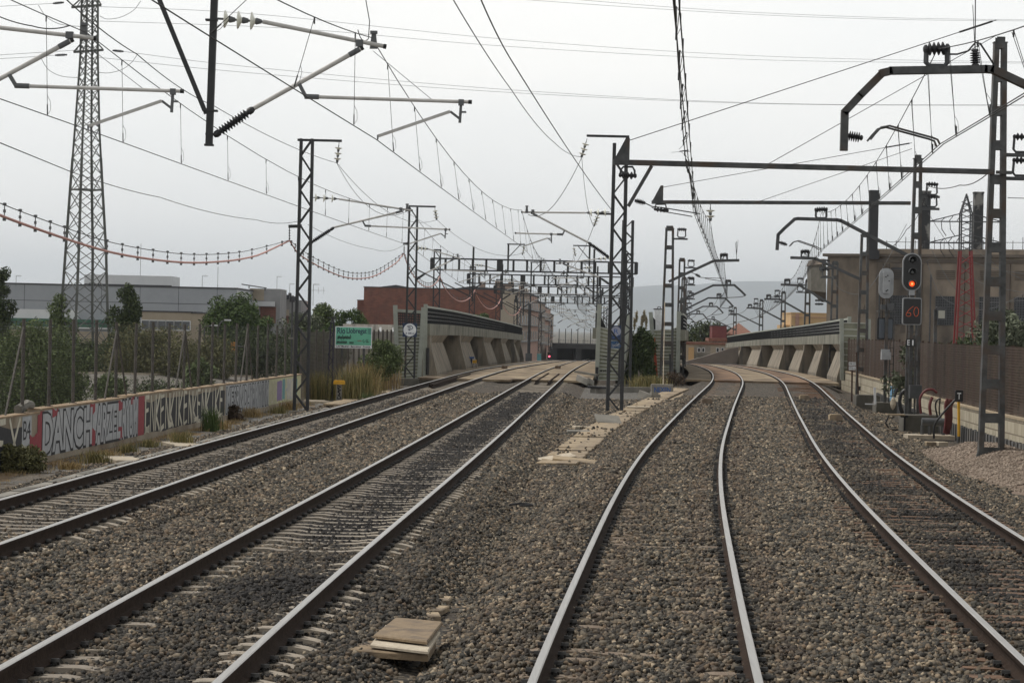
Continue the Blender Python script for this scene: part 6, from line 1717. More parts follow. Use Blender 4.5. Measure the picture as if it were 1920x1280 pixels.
shrub('low dark weeds at the foot of the pavement slope', 300, 752, 112, 150, 22, 'leaf_d', 213, 4000, .04, ncl=30)
shrub('small green shrub standing on the low pavement', 375, 735, 118, 60, 60, 'leaf_o', 21, 1800, .07)
shrub('dark green hedge behind the fence left of the lattice mast', 470, 712, 165, 150, 85, 'leaf_d', 22, 11000, .06, ncl=28)
shrub('dark undergrowth behind the fence between lattice mast and name board', 590, 715, 160, 140, 90, 'leaf_d', 23, 11000, .06, ncl=28)
tree('round dense green tree before the end of the grey hall', PX(438, -2.5, 230), 5.6, 7.6, 'leaf_g', 24, 10000, .10, 'round', 30, z0=.3)
tree('round green tree beside the nearer one, left of the lattice mast', PX(480, -2.5, 240), 4.0, 6.8, 'leaf_g', 25, 6500, .10, 'round', 20, z0=.3)
tree('olive tree with pale leaves right behind the lattice mast', PX(560, -2.5, 200), 4.6, 6.1, 'leaf_pale', 26, 9000, .08, 'round', 26, z0=.2)
tree('leafy olive tree left of the slender violet post', PX(600, -2.5, 205), 3.6, 6.8, 'leaf_o', 27, 7500, .08, 'round', 24, z0=.2)
tree('dense green tree above the river name board', PX(653, -2.5, 215), 3.5, 6.4, 'leaf_g', 28, 8000, .085, 'round', 24, z0=.25)
tree('low green tree behind the left half of the name board', PX(620, -2.5, 190), 2.8, 5.4, 'leaf_g', 281, 6000, .08, 'round', 20, z0=.25)
tree('bright green tree before the brick building behind the parapet', PX(903, -2.0, 300), 4.4, 6.3, 'leaf_g', 29, 8000, .11, 'round', 24, z0=.15)
tree('dark round tree against the orange building', PX(1478, -3, 345), 3.6, 6.6, 'leaf_d', 30, 3000, .17, 'round', 20, z0=.3)
tree('dark crown behind the roofs under the far wires', PX(1320, -4.5, 400), 8.5, 8.3, 'leaf_d', 31, 4500, .2, 'round', 30, z0=.3)
tree('small dark tree left of the red-tiled roof', PX(1368, -4.5, 400), 3.6, 7.8, 'leaf_d', 32, 1800, .2, 'round', 14, z0=.3)
tree('large pale-leaved tree behind the fence at the right edge', PX(1892, -.8, 118), 3.8, 5.0, 'leaf_pale', 33, 9000, .075, 'round', 44, z0=.12)
tree('pale-leaved smaller tree left of the large one behind the right mast', PX(1845, -.8, 122), 2.0, 3.9, 'leaf_pale', 34, 3600, .07, 'round', 24, z0=.15)
tree('white-flowering bush between the two signals', PX(1712, -.4, 104), 2.1, 2.9, 'leaf_pale', 35, 2600, .06, 'round', 20, z0=.15)
shrub('overgrown greenery behind the brown fence', 1810, 742, 100, 150, 95, 'leaf_d', 36, 3500, .08)
tree('dark small tree behind the right centre screen', PX(1257, -1.2, 160), 1.15, 4.3, 'leaf_d', 37, 2600, .06, 'round', 20, z0=.1)
# cane thicket in the river gap
q = PX(1198, -1.2, 150); root = thing('cane_bush', 'tall dark cane thicket filling the gap between the two centre screens', 'bush', q)
C = [(q.x+random.uniform(-.75, .75), q.y+random.uniform(-.5, .8), q.z+.3+3.4*t_, .34, .34, .5) for t_ in np.linspace(0, 1, 44)]
V, Fq = leaves(C, 9500, .055, 2.6, .3); npmesh('foliage', V, Fq, M['cane'], root, off=q)
b = MB()
for i in range(26):
    x = random.uniform(-.8, .8); b.path([q+Vector((x, random.uniform(-.4, .6), 0)), q+Vector((x*1.05, 0, 2.3)), q+Vector((x*1.12+random.uniform(-.1, .1), 0, 3.6+random.uniform(-.5, .5)))], [.02, .016, .008], 4)
b.build('stem', M['leaf_o'], root)
for i, (px, py) in enumerate(((1194, 584), (1208, 583), (1190, 597), (1212, 594), (1204, 592))):
    p = P(px, py, 150); V, Fq = leaves([(p.x, p.y, p.z-.3, .06, .06, .36)], 150, .035, 3., -.8); npmesh('plume', V, Fq, M['plume'], root, off=q)
tuft('tawny grass tuft at the foot of the cane thicket', PX(1215, -.45, 138), 1.8, .85, 900, 'leaf_mix', 41, .6)
tuft('dry tuft left of the cane thicket foot', PX(1205, -.45, 142), 1.0, .6, 400, 'leaf_dry', 42, .6)
shrub('small dark twiggy bush right of the right centre screen', 1262, 725, 144, 44, 26, 'twig', 43, 900, .04)
# tall grasses around the name board
for i, (px, z, d, w_, h_, n, mt, lab) in enumerate((
        (597, -.65, 112, 1.5, 1.4, 620, 'leaf_mix', 'tall green and straw grass left of the slender post'), (612, -.65, 113.5, 1.1, 1.1, 420, 'leaf_dry', 'straw-coloured grass around the foot of the slender post'),
        (655, -.65, 112, .8, 1.3, 400, 'leaf_o', 'green grass clump right of the yellow pedestal'), (668, -.65, 110, 1.7, 1.7, 800, 'leaf_mix', 'tall grass hiding the right leg of the name board'),
        (678, -.65, 113, 1.4, 1.8, 600, 'leaf_dry', 'straw plumes under the right half of the name board'), (692, -.65, 112, .8, .6, 220, 'leaf_dry', 'low straw tuft at the path right of the name board'),
        (690, -.62, 104, .6, .6, 250, 'leaf_o', 'small green tuft at the edge of the tan lids'))):
    tuft(lab, PX(px, z, d), w_, h_, n, mt, 50+i, .45, .011)
shrub('large reed clump left of the left end screen', 712, 710, 126, 80, 70, 'leaf_o', 58, 9000, .04, ncl=30)
tuft('dry reed plumes rising above the reed clump', PX(716, -.6, 128), 1.8, 2.2, 320, 'leaf_dry', 59, .3, .012)
# weeds along the wall
weeds = [(340, 836, .9, .55, 'leaf_mix', 'green weed tuft at the black piece of the graffiti wall'), (396, 808, .8, .95, 'leaf_g', 'tall green weed against the black piece of the wall'), (240, 850, .7, .35, 'leaf_mix', 'low weed tuft under the red gap of the silver graffiti'), (205, 862, .9, .3, 'leaf_dry', 'straw tuft before the silver graffiti'),
         (470, 782, 1.0, .5, 'leaf_dry', 'orange-straw tuft before the grey graffiti'), (415, 805, 1.2, .4, 'leaf_dry', 'straw tuft right of the tall green weed'), (180, 868, .9, .4, 'leaf_mix', 'half-dry tuft left of the low weed'), (135, 880, .8, .25, 'leaf_dry', 'small straw tuft under the letter D'), (520, 775, .9, .4, 'leaf_mix', 'tuft at the pale end of the graffiti wall'), (540, 768, 1., .5, 'leaf_dry', 'straw tuft beside the lattice mast foot'), (280, 838, .7, .3, 'leaf_mix', 'weed at the red stripe of the graffiti wall')]
for i, (px, py, w_, h_, mt, lab) in enumerate(weeds):
    tuft(lab, PG(px, py+2, -.7), w_*.7, h_*.9, 260, mt, 70+i, .7, .009)
shrub('dead brown twig bush lying before the grey graffiti', 436, 792, 87, 42, 30, 'twig', 82, 1400, .035)
shrub('dry dark weed bush at the left edge before the graffiti wall', 30, 890, 55, 110, 45, 'leaf_b', 83, 4200, .03, ncl=30)
# dry grass strip along the wall foot: uncountable
r_ = np.random.default_rng(5); n = 7000; gy = 44+64*r_.random(n); gx_ = T1(gy)-4.85+np.abs(r_.normal(size=n))*.38
keep = vnoise(gx_*0+3, gy, 1.6, 77) > .38; gx_, gy = gx_[keep], gy[keep]; n = len(gx_)
L_ = r_.uniform(.04, .14, n); a = r_.random(n)*6.28
P0 = np.stack([gx_, gy, np.full(n, -.70)], 1); Sd = np.stack([np.cos(a), np.sin(a), 0*a], 1)*.008; D = np.stack([np.cos(a+1)*.5, np.sin(a+1)*.5, np.ones(n)], 1)*L_[:, None]
V = np.stack([P0-Sd, P0+Sd, P0+D+Sd*.2, P0+D-Sd*.2], 1).reshape(-1, 3)
tag(npmesh('dry_grass', V, np.arange(4*n).reshape(n, 4), M['leaf_dry']), 'thin dry orange grass along the foot of the graffiti wall', 'grass', kind='stuff')
o = tag(sweep(T1, [(-5.0, -.72), (-3.95, -.72), (-4.2, -.685), (-4.9, -.655)], 44, 107, 0).build('dry_soil_strip', mat('dry_soil', (.20, .13, .07), .95, (.28, .205, .125), 3., bump=.5)), kind='structure')

# ================================================================ left background
M['hall'] = mat('grey_cladding', (.30, .32, .345), .6, (.33, .35, .375), .6); M['hall_l'] = mat('pale_cladding', (.60, .615, .62), .6, (.66, .67, .675), .5); M['tan'] = mat('tan_render', (.33, .28, .21), .85, (.37, .315, .24), .7); M['trim'] = mat('dark_trim', (.05, .05, .055), .7)
M['wframe'] = mat('white_frames', (.62, .63, .63), .6); M['glass'] = mat('window_glass', (.03, .035, .04), .12, (.08, .09, .10), .5); M['darkglass'] = mat('dark_pane', (.02, .022, .025), .25)
M['greenb'] = mat('green_band', (.03, .10, .065), .6, (.045, .13, .085), 1.); M['brick'] = brickmat('red_brick', (.17, .055, .038), (.24, .085, .055), (.19, .13, .10), 1., .5, .16, .014, (.09, .05, .04), horiz='xy', dlo=.45, dhi=.8)
M['render_g'] = mat('grey_render', (.25, .25, .25), .85, (.31, .31, .31), .5); M['render_c'] = mat('cream_render', (.42, .36, .28), .85, (.36, .31, .245), .6); M['tile'] = mat('roof_tile', (.17, .075, .05), .85, (.24, .115, .08), 1.5, bump=.4, stretch=(3, 3, 1)); M['pink'] = M['pink']
M['ochre'] = mat('ochre_render', (.50, .33, .16), .85, (.56, .38, .20), .6); M['apt'] = mat('apartment_render', (.30, .225, .18), .85, (.37, .28, .225), .25); M['apt_p'] = mat('pink_render', (.38, .22, .17), .85, (.43, .27, .21), .25)


class Bld:
    """box building from the pixel columns of its front face, at depths dL and dR"""
    def __init__(s, name, label, pxL, dL, pxR, dR, zt, zb, deep, mt, group=None, cat='building'):
        s.A = PX(pxL, zb, dL); s.B = PX(pxR, zb, dR); s.zb, s.zt = zb, zt
        e = s.B-s.A; e.z = 0; s.e = e.normalized(); s.n = Vector((-s.e.y, s.e.x, 0)); s.w = e.length; s.deep = deep
        if s.n.y < 0: s.n = -s.n
        s.root = thing(name, label, cat, s.A, group)
        b = MB(); b.sheet([s.A, s.B, s.B+Vector((0, 0, zt-zb)), s.A+Vector((0, 0, zt-zb))], s.n, deep); b.build('wall', mt, s.root)

    def q(s, u, z, o=0.):
        return s.A + s.e*u + s.n*(-o) + Vector((0, 0, z-s.zb))

    def panel(s, name, u0, u1, z0, z1, mt, th=.06, o=0., parent=None):
        b = MB(); b.sheet([s.q(u0, z0, o), s.q(u1, z0, o), s.q(u1, z1, o), s.q(u0, z1, o)], -s.n, th); return b.build(name, mt, parent or s.root)

    def window(s, u0, u1, z0, z1, nx=1, ny=1, fr=.06, fm=None, gm=None, o=.0):
        b = MB(); g = MB(); 
        g.sheet([s.q(u0, z0, o), s.q(u1, z0, o), s.q(u1, z1, o), s.q(u0, z1, o)], -s.n, .03)
        for i in range(nx+1):
            u = u0+(u1-u0)*i/nx; b.beam(s.q(u, z0, o+.04), s.q(u, z1, o+.04), fr, .06, up=s.n)
        for j in range(ny+1):
            z = z0+(z1-z0)*j/ny; b.beam(s.q(u0, z, o+.043), s.q(u1, z, o+.043), .06, fr, up=(0, 0, 1))
        w = b.build('window', fm or M['wframe'], s.root); g.build('pane', gm or M['glass'], w); return w

    def roofcap(s, z, th, ov, mt, name='roof'):
        b = MB(); b.sheet([s.q(-ov, z, ov), s.q(s.w+ov, z, ov), s.q(s.w+ov, z, -s.deep-ov), s.q(-ov, z, -s.deep-ov)], (0, 0, 1), th); return b.build(name, mt, s.root)


ZG = -4.0
hz = lambda px, py, d: P(px, py, d).z
# grey factory hall
h = Bld('factory_hall', 'long grey-clad factory hall behind the pylon with a dark roof edge', -160, 330., 441, 330., hz(220, 537, 330.), ZG, 40, M['hall'])
h.zt = hz(220, 537, 330.); h.roofcap(h.zt, .18, .12, M['trim'])
for z in (hz(220, 567, 330), ): h.panel('seam', 0, h.w, z, z+.06, M['trim'], .02, .005)
for u in np.arange(4, h.w, 5.0): h.panel('seam', u, u+.05, hz(220, 590, 330.), h.zt, M['trim'], .015, .004)
uu_ = lambda px: (PX(px, 0, 330.)-Vector((h.A.x, h.A.y, 0))).dot(h.e)
h.panel('pale_band', uu_(-160), uu_(146), hz(80, 597, 330), hz(80, 580, 330), M['hall_l'], .1, .02); 
gb = h.panel('green_band', uu_(-160), uu_(210), hz(80, 603, 330), hz(80, 597, 330), M['greenb'], .6, .13); h.panel('green_band', uu_(-160), uu_(210), hz(80, 612, 330), hz(80, 605.5, 330), M['greenb'], .5, .13)
h.panel('pale_ledge', uu_(-160), uu_(210), hz(80, 614.5, 330), hz(80, 612, 330), M['hall_l'], .55, .14)
h2 = Bld('hall_annexe', 'pale gable end of the grey hall with narrow windows', 441.5, 330., 465, 345., hz(455, 546, 335.), ZG, 20, M['hall_l'])
for i in range(4): u = h2.w*(.08+.22*i); h2.window(u, u+h2.w*.15, hz(450, 596, 332), hz(450, 571, 332), 1, 1, .08)
rb = Bld('rooftop_box', 'pale corrugated box standing on the roof of the grey hall', 158, 337., 322, 337., hz(240, 516, 337.), hz(240, 541, 337.)+.2, 8, M['hall_l'])
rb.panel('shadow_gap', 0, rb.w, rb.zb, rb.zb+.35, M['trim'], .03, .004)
for k in range(26): rb.panel('rib', rb.w*k/26, rb.w*k/26+.04, rb.zb+.4, rb.zt, M['wframe'], .03, .002)
an = Bld('office_block', 'low tan office with a row of white-framed windows', 263, 290., 357, 290., hz(310, 585, 290.), ZG, 9, M['tan']); an.roofcap(an.zt, .14, .15, M['trim'])
ua = lambda px: (PX(px, 0, 290.)-Vector((an.A.x, an.A.y, 0))).dot(an.e)
for k in range(6): an.window(ua(264+k*15.4), ua(264+k*15.4+15.0), hz(310, 618.5, 290), hz(310, 601, 290), 1, 1, .1)
an2 = Bld('office_wing', 'receding tan wing of the office with close white-framed windows', 357.3, 290., 388, 306., hz(370, 588, 296.), ZG, 6, M['tan']); an2.roofcap(an2.zt, .13, .12, M['trim'])
for k in range(7): u = an2.w*(.02+.14*k); an2.window(u, u+an2.w*.125, hz(370, 620, 296), hz(370, 603, 296), 1, 1, .09)
w_ = Bld('boundary_wall', 'long tan boundary wall in front of the factory', -160, 262., 520, 262., hz(200, 622, 262.), ZG, .4, M['tan'], cat='wall')
# road embankment with slanting concrete face
t_ = thing('embankment', 'sloping grey concrete embankment with a pale top edge beyond the fence', 'embankment', P(280, 740, 130)); b = MB()
A_, B_, C_, D_ = P(140, 762, 112), P(470, 728, 140), P(470, 706, 152), P(130, 699, 128); b.sheet([A_, B_, C_, D_], (0, .3, -1), .4); b.build('slope', mat('paving_slope', (.13, .12, .10), .9, (.18, .165, .14), 1., bump=.3), t_)
b = MB(); b.beam(D_, C_, .25, .16); b.build('top_edge', M['slab_pale'], t_)
b = MB()
for k in range(9): a = k/9; b.beam(A_.lerp(B_, a)+Vector((0, 0, .02)), D_.lerp(C_, a*.96-.02)+Vector((0, 0, .02)), .1, .06)
b.build('joint', M['conc_dark'], t_)
# houses between hall and lattice mast
h = Bld('house', 'grey house with a tilted flat canopy on its roof', 465, 350, 522, 350, hz(490, 541, 350), ZG, 10, M['render_g']); uh = lambda px, B_=h, d=350: (PX(px, 0, d)-Vector((B_.A.x, B_.A.y, 0))).dot(B_.e)
h.panel('tan_wall', uh(466), uh(493), hz(480, 563, 350), hz(480, 541.5, 350), M['tan'], .08, .01); h.panel('awning', uh(465), uh(514), hz(490, 574, 350), hz(490, 565, 350), M['hall_l'], .8, .1); h.panel('awning', uh(465), uh(485), hz(470, 580, 350), hz(470, 575, 350), M['render_c'], .7, .1)
h.panel('brick_wall', uh(487), uh(516), hz(500, 606, 350), hz(500, 575, 350), M['brick'], .06, .02)
b = MB(); b.beam(P(454, 533, 348), P(499, 540, 348), 1.6, .14); b.beam(P(467, 541, 348), P(467, 536, 348), .12, .12); b.beam(P(497, 545, 348), P(497, 540, 348), .12, .12); b.build('canopy', M['trim'], h.root)
h = Bld('house', 'stepped grey block with roof clutter left of the lattice mast', 516, 362, 562, 362, hz(540, 562, 362), ZG, 10, M['render_g']); uh = lambda px: (PX(px, 0, 362)-Vector((h.A.x, h.A.y, 0))).dot(h.e)
h.panel('upper_storey', uh(516), uh(545), hz(530, 562, 362), hz(530, 553, 362), M['render_g'], -4, 0)
b = MB(); [b.box(P(522+i*3.6, 547+random.uniform(0, 7)+i, 361), (.25+.2*random.random(), .5, .6), rot=i) for i in range(9)]; b.build('roof_tank', M['trim'], h.root)
h.panel('low_wing', uh(521), uh(541), hz(530, 596, 362), hz(530, 580, 362), M['render_c'], 1.2, .05); h.panel('brick_wall', uh(520), uh(541), hz(530, 606, 362), hz(530, 592, 362), M['brick'], 1.3, .04)
h = Bld('house', 'narrow pink house seen between the legs of the lattice mast', 561, 372, 574, 380, hz(566, 564, 375), ZG, 8, M['apt_p'])
for k in range(3): h.window(h.w*(.2+.25*k), h.w*(.33+.25*k), hz(566, 582, 375), hz(566, 572, 375), 1, 1, .06, gm=M['darkglass'])
h = Bld('house', 'low dark flat roof peeping above the trees left of the brick block', 584, 380, 607, 380, hz(595, 582, 380), ZG, 8, M['render_g']); h.roofcap(h.zt, .2, .1, M['trim'])
# antennas
for i, (px, py, d, hh, lab) in enumerate(((1030*0+30, 533, 330, 1.1, 'small antenna on the left end of the factory roof'), (147, 535, 335, .9, 'small antenna beside the rooftop box'), (263, 520, 338, 4.5, 'tall thin rod rising from the rooftop box'), (379, 540, 334, 1.6, 'comb antenna on the factory roof'), (408, 540, 334, 2.8, 'thin mast on the right end of the factory roof'), (519, 545, 360, 2.0, 'antenna on the grey house roof'), (543, 556, 360, 1.8, 'antenna on the stepped block'), (587, 568, 300, 2.2, 'double antenna right of the lattice mast'))):
    q = P(px, py, d); t_ = thing('antenna', lab, 'antenna', q); b = MB(); b.tube(q-Vector((0, 0, .3)), q+Vector((0, 0, hh)), .03, n=5)
    if i not in (2, 4): b.beam(q+Vector((-.05, 0, hh)), q+Vector((.75, 0, hh)), .03, .03); [b.beam(q+Vector((.1+.15*k, 0, hh-.14)), q+Vector((.1+.15*k, 0, hh+.14)), .02, .02) for k in range(4)]
    if i == 7: b.beam(q+Vector((-.7, 0, hh-.7)), q+Vector((1.4, 0, hh-.7)), .03, .03); [b.beam(q+Vector((-.6+.6*k, 0, hh-1.1)), q+Vector((-.6+.6*k, 0, hh-.3)), .025, .025) for k in range(4)]
    b.build('rod', M['wire_grey'], t_)
# brick block
br_ = Bld('brick_building', 'large windowless red brick block with low gables behind the left parapet', 679, 372., 936, 372., hz(800, 541, 372.), ZG, 24, M['brick'])
ub = lambda px: (PX(px, 0, 372.)-Vector((br_.A.x, br_.A.y, 0))).dot(br_.e)
b = MB()
for px0, px1, pk, pkz in ((700, 775, 740, 534), (840, 925, 884, 536)):
    zb_ = br_.zt; tri = [br_.q(ub(px0), zb_, .05), br_.q(ub(px1), zb_, .05), br_.q(ub(pk), hz(pk, pkz, 372.), .05)]; b.sheet(tri, br_.n, 22)
b.build('gable_roof', M['trim'], br_.root); br_.roofcap(br_.zt, .12, .08, M['trim'], 'coping')
lo_ = Bld('brick_building', 'lower brick lean-to at the left end of the large brick block', 667, 374., 679, 374., hz(672, 563, 374.), ZG, 12, M['brick']); lo_.roofcap(lo_.zt, .1, .06, M['trim'])
gw = Bld('boundary_wall', 'grey wall with white lettering between name board and left end screen', 640, 196., 742, 170., hz(700, 608, 180.), -2.8, .3, M['conc'], cat='wall'); b = MB(); letters(b, 'MM', gw.q(gw.w*.70, gw.zt-.55, .01), gw.e, (0, 0, 1), 1.0, .38, .05); letters(b, 'N', gw.q(gw.w*.92, gw.zt-.55, .01), gw.e, (0, 0, 1), .5, .38, .05); b.build('graffiti_letters', M['p_white'], gw.root)
# apartments along the line
aps = [('tan apartment block, nearest of the row along the left tracks', 934, 376, 966, 398, 545, 'tan', 385), ('grey-brown apartment front, second in the row', 964, 400, 990, 440, 548, 'apt', 420), ('pink apartment front, third in the row', 989, 445, 1007, 490, 556, 'apt_p', 470), ('brown apartment front, fourth in the row', 1006, 495, 1020, 545, 569, 'apt', 520), ('pinkish far apartment front, fifth in the row', 1019, 550, 1030, 610, 579, 'apt_p', 580), ('farthest apartment front at the end of the row', 1029, 615, 1036, 680, 590, 'apt', 640)]
for k, (lab, pl_, dl, pr_, dr, py, mt, dm) in enumerate(aps):
    a_ = Bld('apartment_building', lab, pl_, dl, pr_, dr, hz((pl_+pr_)/2, py, dm), -6, 5, M[mt], 'apartment fronts along the left tracks'); a_.roofcap(a_.zt, .25, .15, M['trim'])
    for fl_ in range(3):
        z = a_.zt-1.0-fl_*2.7
        if k: 
            for j in range(5): a_.window(a_.w*(.04+.19*j), a_.w*(.04+.19*j)+a_.w*.11, z-1.5, z, 1, 1, .12, M['render_c'], M['darkglass'])
            a_.panel('balcony', a_.w*.02, a_.w*.98, z-1.75, z-1.55, M['render_g'], .7, .0)
    b = MB(); [b.box(a_.q(a_.w*random.random(), a_.zt+.5, -random.uniform(.5, 3)), (.9, .8, .9+random.random())) for _ in range(4)]; b.build('roof_hut', M['apt'], a_.root)
# ================================================================ right background
M['oldc'] = mat('stained_old_concrete', (.19, .155, .12), .92, (.31, .255, .20), .55, bump=.3, det=9, c3=(.09, .075, .063), sc3=.3, stretch=(1, 1, .55)); M['oldc_d'] = mat('dark_pilaster', (.11, .09, .075), .92, (.15, .125, .10), .7)
dP = 218.
pw = Bld('power_house', 'large stained brown concrete power house with gridded windows and three dark stacks', 1546, 226, 2080, 214., hz(1640, 478, 219), -3, 20, M['oldc'])
up2 = lambda px: (PX(px, 0, dP)-Vector((pw.A.x, pw.A.y, 0))).dot(pw.e)
zz = lambda py, px=1700: hz(px, py, dP)
pw.roofcap(pw.zt, .25, .35, M['oldc_d'], 'cornice')
b = MB(); b.sheet([pw.q(up2(1582), pw.zt+.25, -.3), pw.q(pw.w, pw.zt+.25, -.3), pw.q(pw.w, zz(463), -.3), pw.q(up2(1586), zz(463), -.3)], pw.n, 15); b.build('parapet', M['oldc'], pw.root)
pw.panel('string_course', up2(1590), pw.w, pw.zt-.5, pw.zt-.2, M['oldc_d'], .12, .0)
for a_, c_ in ((1592, 1606), (1612, 1620), (1683, 1695), (1776, 1790), (1876, 1890)): pw.panel('pilaster', up2(a_), up2(c_), -2, pw.zt-.6, M['oldc_d'], .25, .0)
for a_, c_ in ((1623, 1667), (1726, 1767), (1823, 1867), (1900, 1945)):
    w_ = pw.window(up2(a_), up2(c_), zz(607), zz(553), 8, 11, .05, M['steel_mid'], M['darkglass'], .02)
    for j in range(5): pw.panel('louvre', up2(a_), up2(c_), zz(520)+.17*j, zz(520)+.17*j+.07, M['oldc_d'], .12, .0)
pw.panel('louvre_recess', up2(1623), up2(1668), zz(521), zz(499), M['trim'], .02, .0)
ch_l = ['left square dark stack on the power house', 'middle square stack with pale stains on the power house', 'right square pale-sided stack on the power house']
M['stack'] = mat('dark_stack', (.03, .03, .034), .8, (.05, .05, .052), 1.); M['stack2'] = mat('stained_stack', (.035, .036, .038), .8, (.22, .215, .20), .8, lo=.5, hi=.6)
for k, (a_, c_, pt_) in enumerate(((1629, 1645.5, 357), (1725.5, 1743, 358), (1825, 1842, 360))):
    b = MB(); dp = dP+5; A_, B_ = PX(a_, zz(475), dp), PX(c_, zz(475), dp); top = hz(a_, pt_, dp)
    b.sheet([A_, B_, B_+Vector((0, 0, top-A_.z)), A_+Vector((0, 0, top-A_.z))], (0, 1, 0), .8); b.sheet([A_+Vector((-.04, -.04, top-A_.z-.12)), B_+Vector((.04, -.04, top-A_.z-.12)), B_+Vector((.04, -.04, top-A_.z+.03)), A_+Vector((-.04, -.04, top-A_.z+.03))], (0, 1, 0), .88)
    b.sheet([A_+Vector((-.15, -.1, -.4)), B_+Vector((.15, -.1, -.4)), B_+Vector((.15, -.1, .35)), A_+Vector((-.15, -.1, .35))], (0, 1, 0), 1.1)
    o = b.build('stack', M['stack'] if k == 0 else M['stack2'], pw.root); o['label'] = ch_l[k]
# roof rail, pipes and patches
b = MB()
for k in range(24):
    u = up2(1586)+k*(pw.w-up2(1586))/24; b.beam(pw.q(u, zz(463), -.4), pw.q(u, zz(463)+.75+.3*(k % 3 == 0), -.4), .05, .05)
b.beam(pw.q(up2(1586), zz(463)+.6, -.4), pw.q(pw.w, zz(463)+.6, -.4), .04, .04); b.build('roof_rail', M['trim'], pw.root)
for px_, z0_, z1_ in ((1600.5, -2, 8), (1672, 0, 8.2), (1716, -1, 8.2), (1808, 0, 8.2)):
    b = MB(); b.tube(pw.q(up2(px_), z0_, .3), pw.q(up2(px_), z1_, .3), .07, n=6); b.build('drain_pipe', M['steel_mid'], pw.root)
for k in range(26):
    u = random.uniform(up2(1560), pw.w-.5); z = random.uniform(0, 8.2); w2 = random.uniform(.1, .5); b = MB(); b.sheet([pw.q(u, z, .004), pw.q(u+w2, z+random.uniform(-.1, .1), .004), pw.q(u+w2*.9, z+random.uniform(.2, .9), .004), pw.q(u+random.uniform(0, .1), z+random.uniform(.2, .8), .004)], -pw.n, .008); b.build('render_patch', M['oldc_d'] if k % 3 else M['conc_tan'], pw.root)
# oriel box at the corner
ob = MB(); A_, B_, C_, D_ = P(1521, 545, 222), P(1549, 548, 220), P(1549, 494, 220), P(1521, 497, 222); ob.sheet([A_, B_, C_, D_], (0, 1, 0), 3); ob.build('oriel', M['conc_dark'], pw.root)
ob = MB(); ob.sheet([P(1519, 498, 222), P(1549, 494, 219.8), P(1545, 485, 220), P(1524, 487, 222)], (0, 1, 0), 3); ob.build('oriel_roof', M['oldc'], pw.root)
ob = MB(); ob.add([P(1521, 545, 221.9), P(1549, 548, 219.9), P(1549, 566, 222), P(1541, 560, 223)], [(0, 1, 2, 3)]); ob.sheet([P(1524, 546, 222), P(1548, 548, 220.5), P(1548, 566, 222)], (0, 1, 0), 2.5); ob.build('oriel_corbel', M['oldc_d'], pw.root)
ob = MB(); ob.sheet([P(1536, 507, 220.8), P(1544, 507, 220.3), P(1544, 500, 220.3), P(1536, 500, 220.8)], (0, -1, 0), .05); ob.build('oriel_window', M['darkglass'], pw.root)
for py in (563, 570):
    ob = MB(); ob.lathe(P(1528, py, 221), P(1544, py, 221), ins_prof(4, .05, .13, True), 8); ob.build('wall_insulator', M['dark_ins'], pw.root)
b = MB(); b.path([P(1740, 497, 217.3), P(1738, 490, 217), P(1744, 486, 217)], .03, 5); b.build('bracket', M['trim'], pw.root)
# drooping service wires in front of the power house
for i, pl_ in enumerate((((1560, 517), (1580, 545), (1630, 540), (1700, 420)), ((1740, 497), (1770, 560), (1850, 580), (1930, 545)), ((1745, 465), (1790, 540), (1840, 566), (1925, 563)), ((1790, 470), (1830, 525), (1900, 545), (1930, 548)), ((1820, 462), (1880, 505), (1930, 530)), ((1740, 399), (1790, 470), (1850, 500), (1930, 515)))):
    hose('pale service wire drooping before the power house, number %s from the left' % ('one two three four five six'.split()[i]), pl_, 160, .016, M['wire_grey'], 'wire', 'service_wire')
# red pylon behind the fence
rp = thing('red_pylon', 'lattice pylon with grey crossarms and a red painted foot before the power house', 'pylon', P(1822, 700, 150)); dR_ = 150.
b = MB(); r2 = MB(); r3 = MB(); X_ = MB()
Lp = lambda px, py, o=0: P(px, py, dR_)+Vector((0, o, 0))
red_ = mat('red_paint_steel', (.19, .022, .024), .6, (.25, .04, .036), 2.)
for s, xb, xm in ((-1, 1793, 1802), (1, 1830, 1822)):
    for o in (0, 1.0):
        r2.beam(Lp(xb, 660, o), Lp(xm, 470, o*.7), .10, .10); b.beam(Lp(xm, 470, o*.7), Lp(1803 if s < 0 else 1823, 400, o*.6), .08, .08); b.beam(Lp(1803 if s < 0 else 1823, 400, o*.6), Lp(1814, 363, .3), .06, .06)
for k in range(9): r2.beam(Lp(1794+k*.9, 655-k*20, 0), Lp(1829-k*.9, 640-k*20, .2), .05, .05); r2.beam(Lp(1829-k*.9, 655-k*20, 0), Lp(1794+k*.9, 640-k*20, .2), .05, .05)
for k in range(8): b.beam(Lp(1803, 470-k*12), Lp(1823, 462-k*12), .045, .045); b.beam(Lp(1823, 470-k*12), Lp(1803, 462-k*12), .045, .045)
for k in range(3): b.beam(Lp(1805+k*2.5, 400-k*11), Lp(1820-k*2, 391-k*11), .04, .04); b.beam(Lp(1820-k*2, 400-k*11), Lp(1806+k*2.5, 391-k*11), .04, .04)
r2.build('foot', red_, rp); b.build('body', M['steel_mid'], rp)
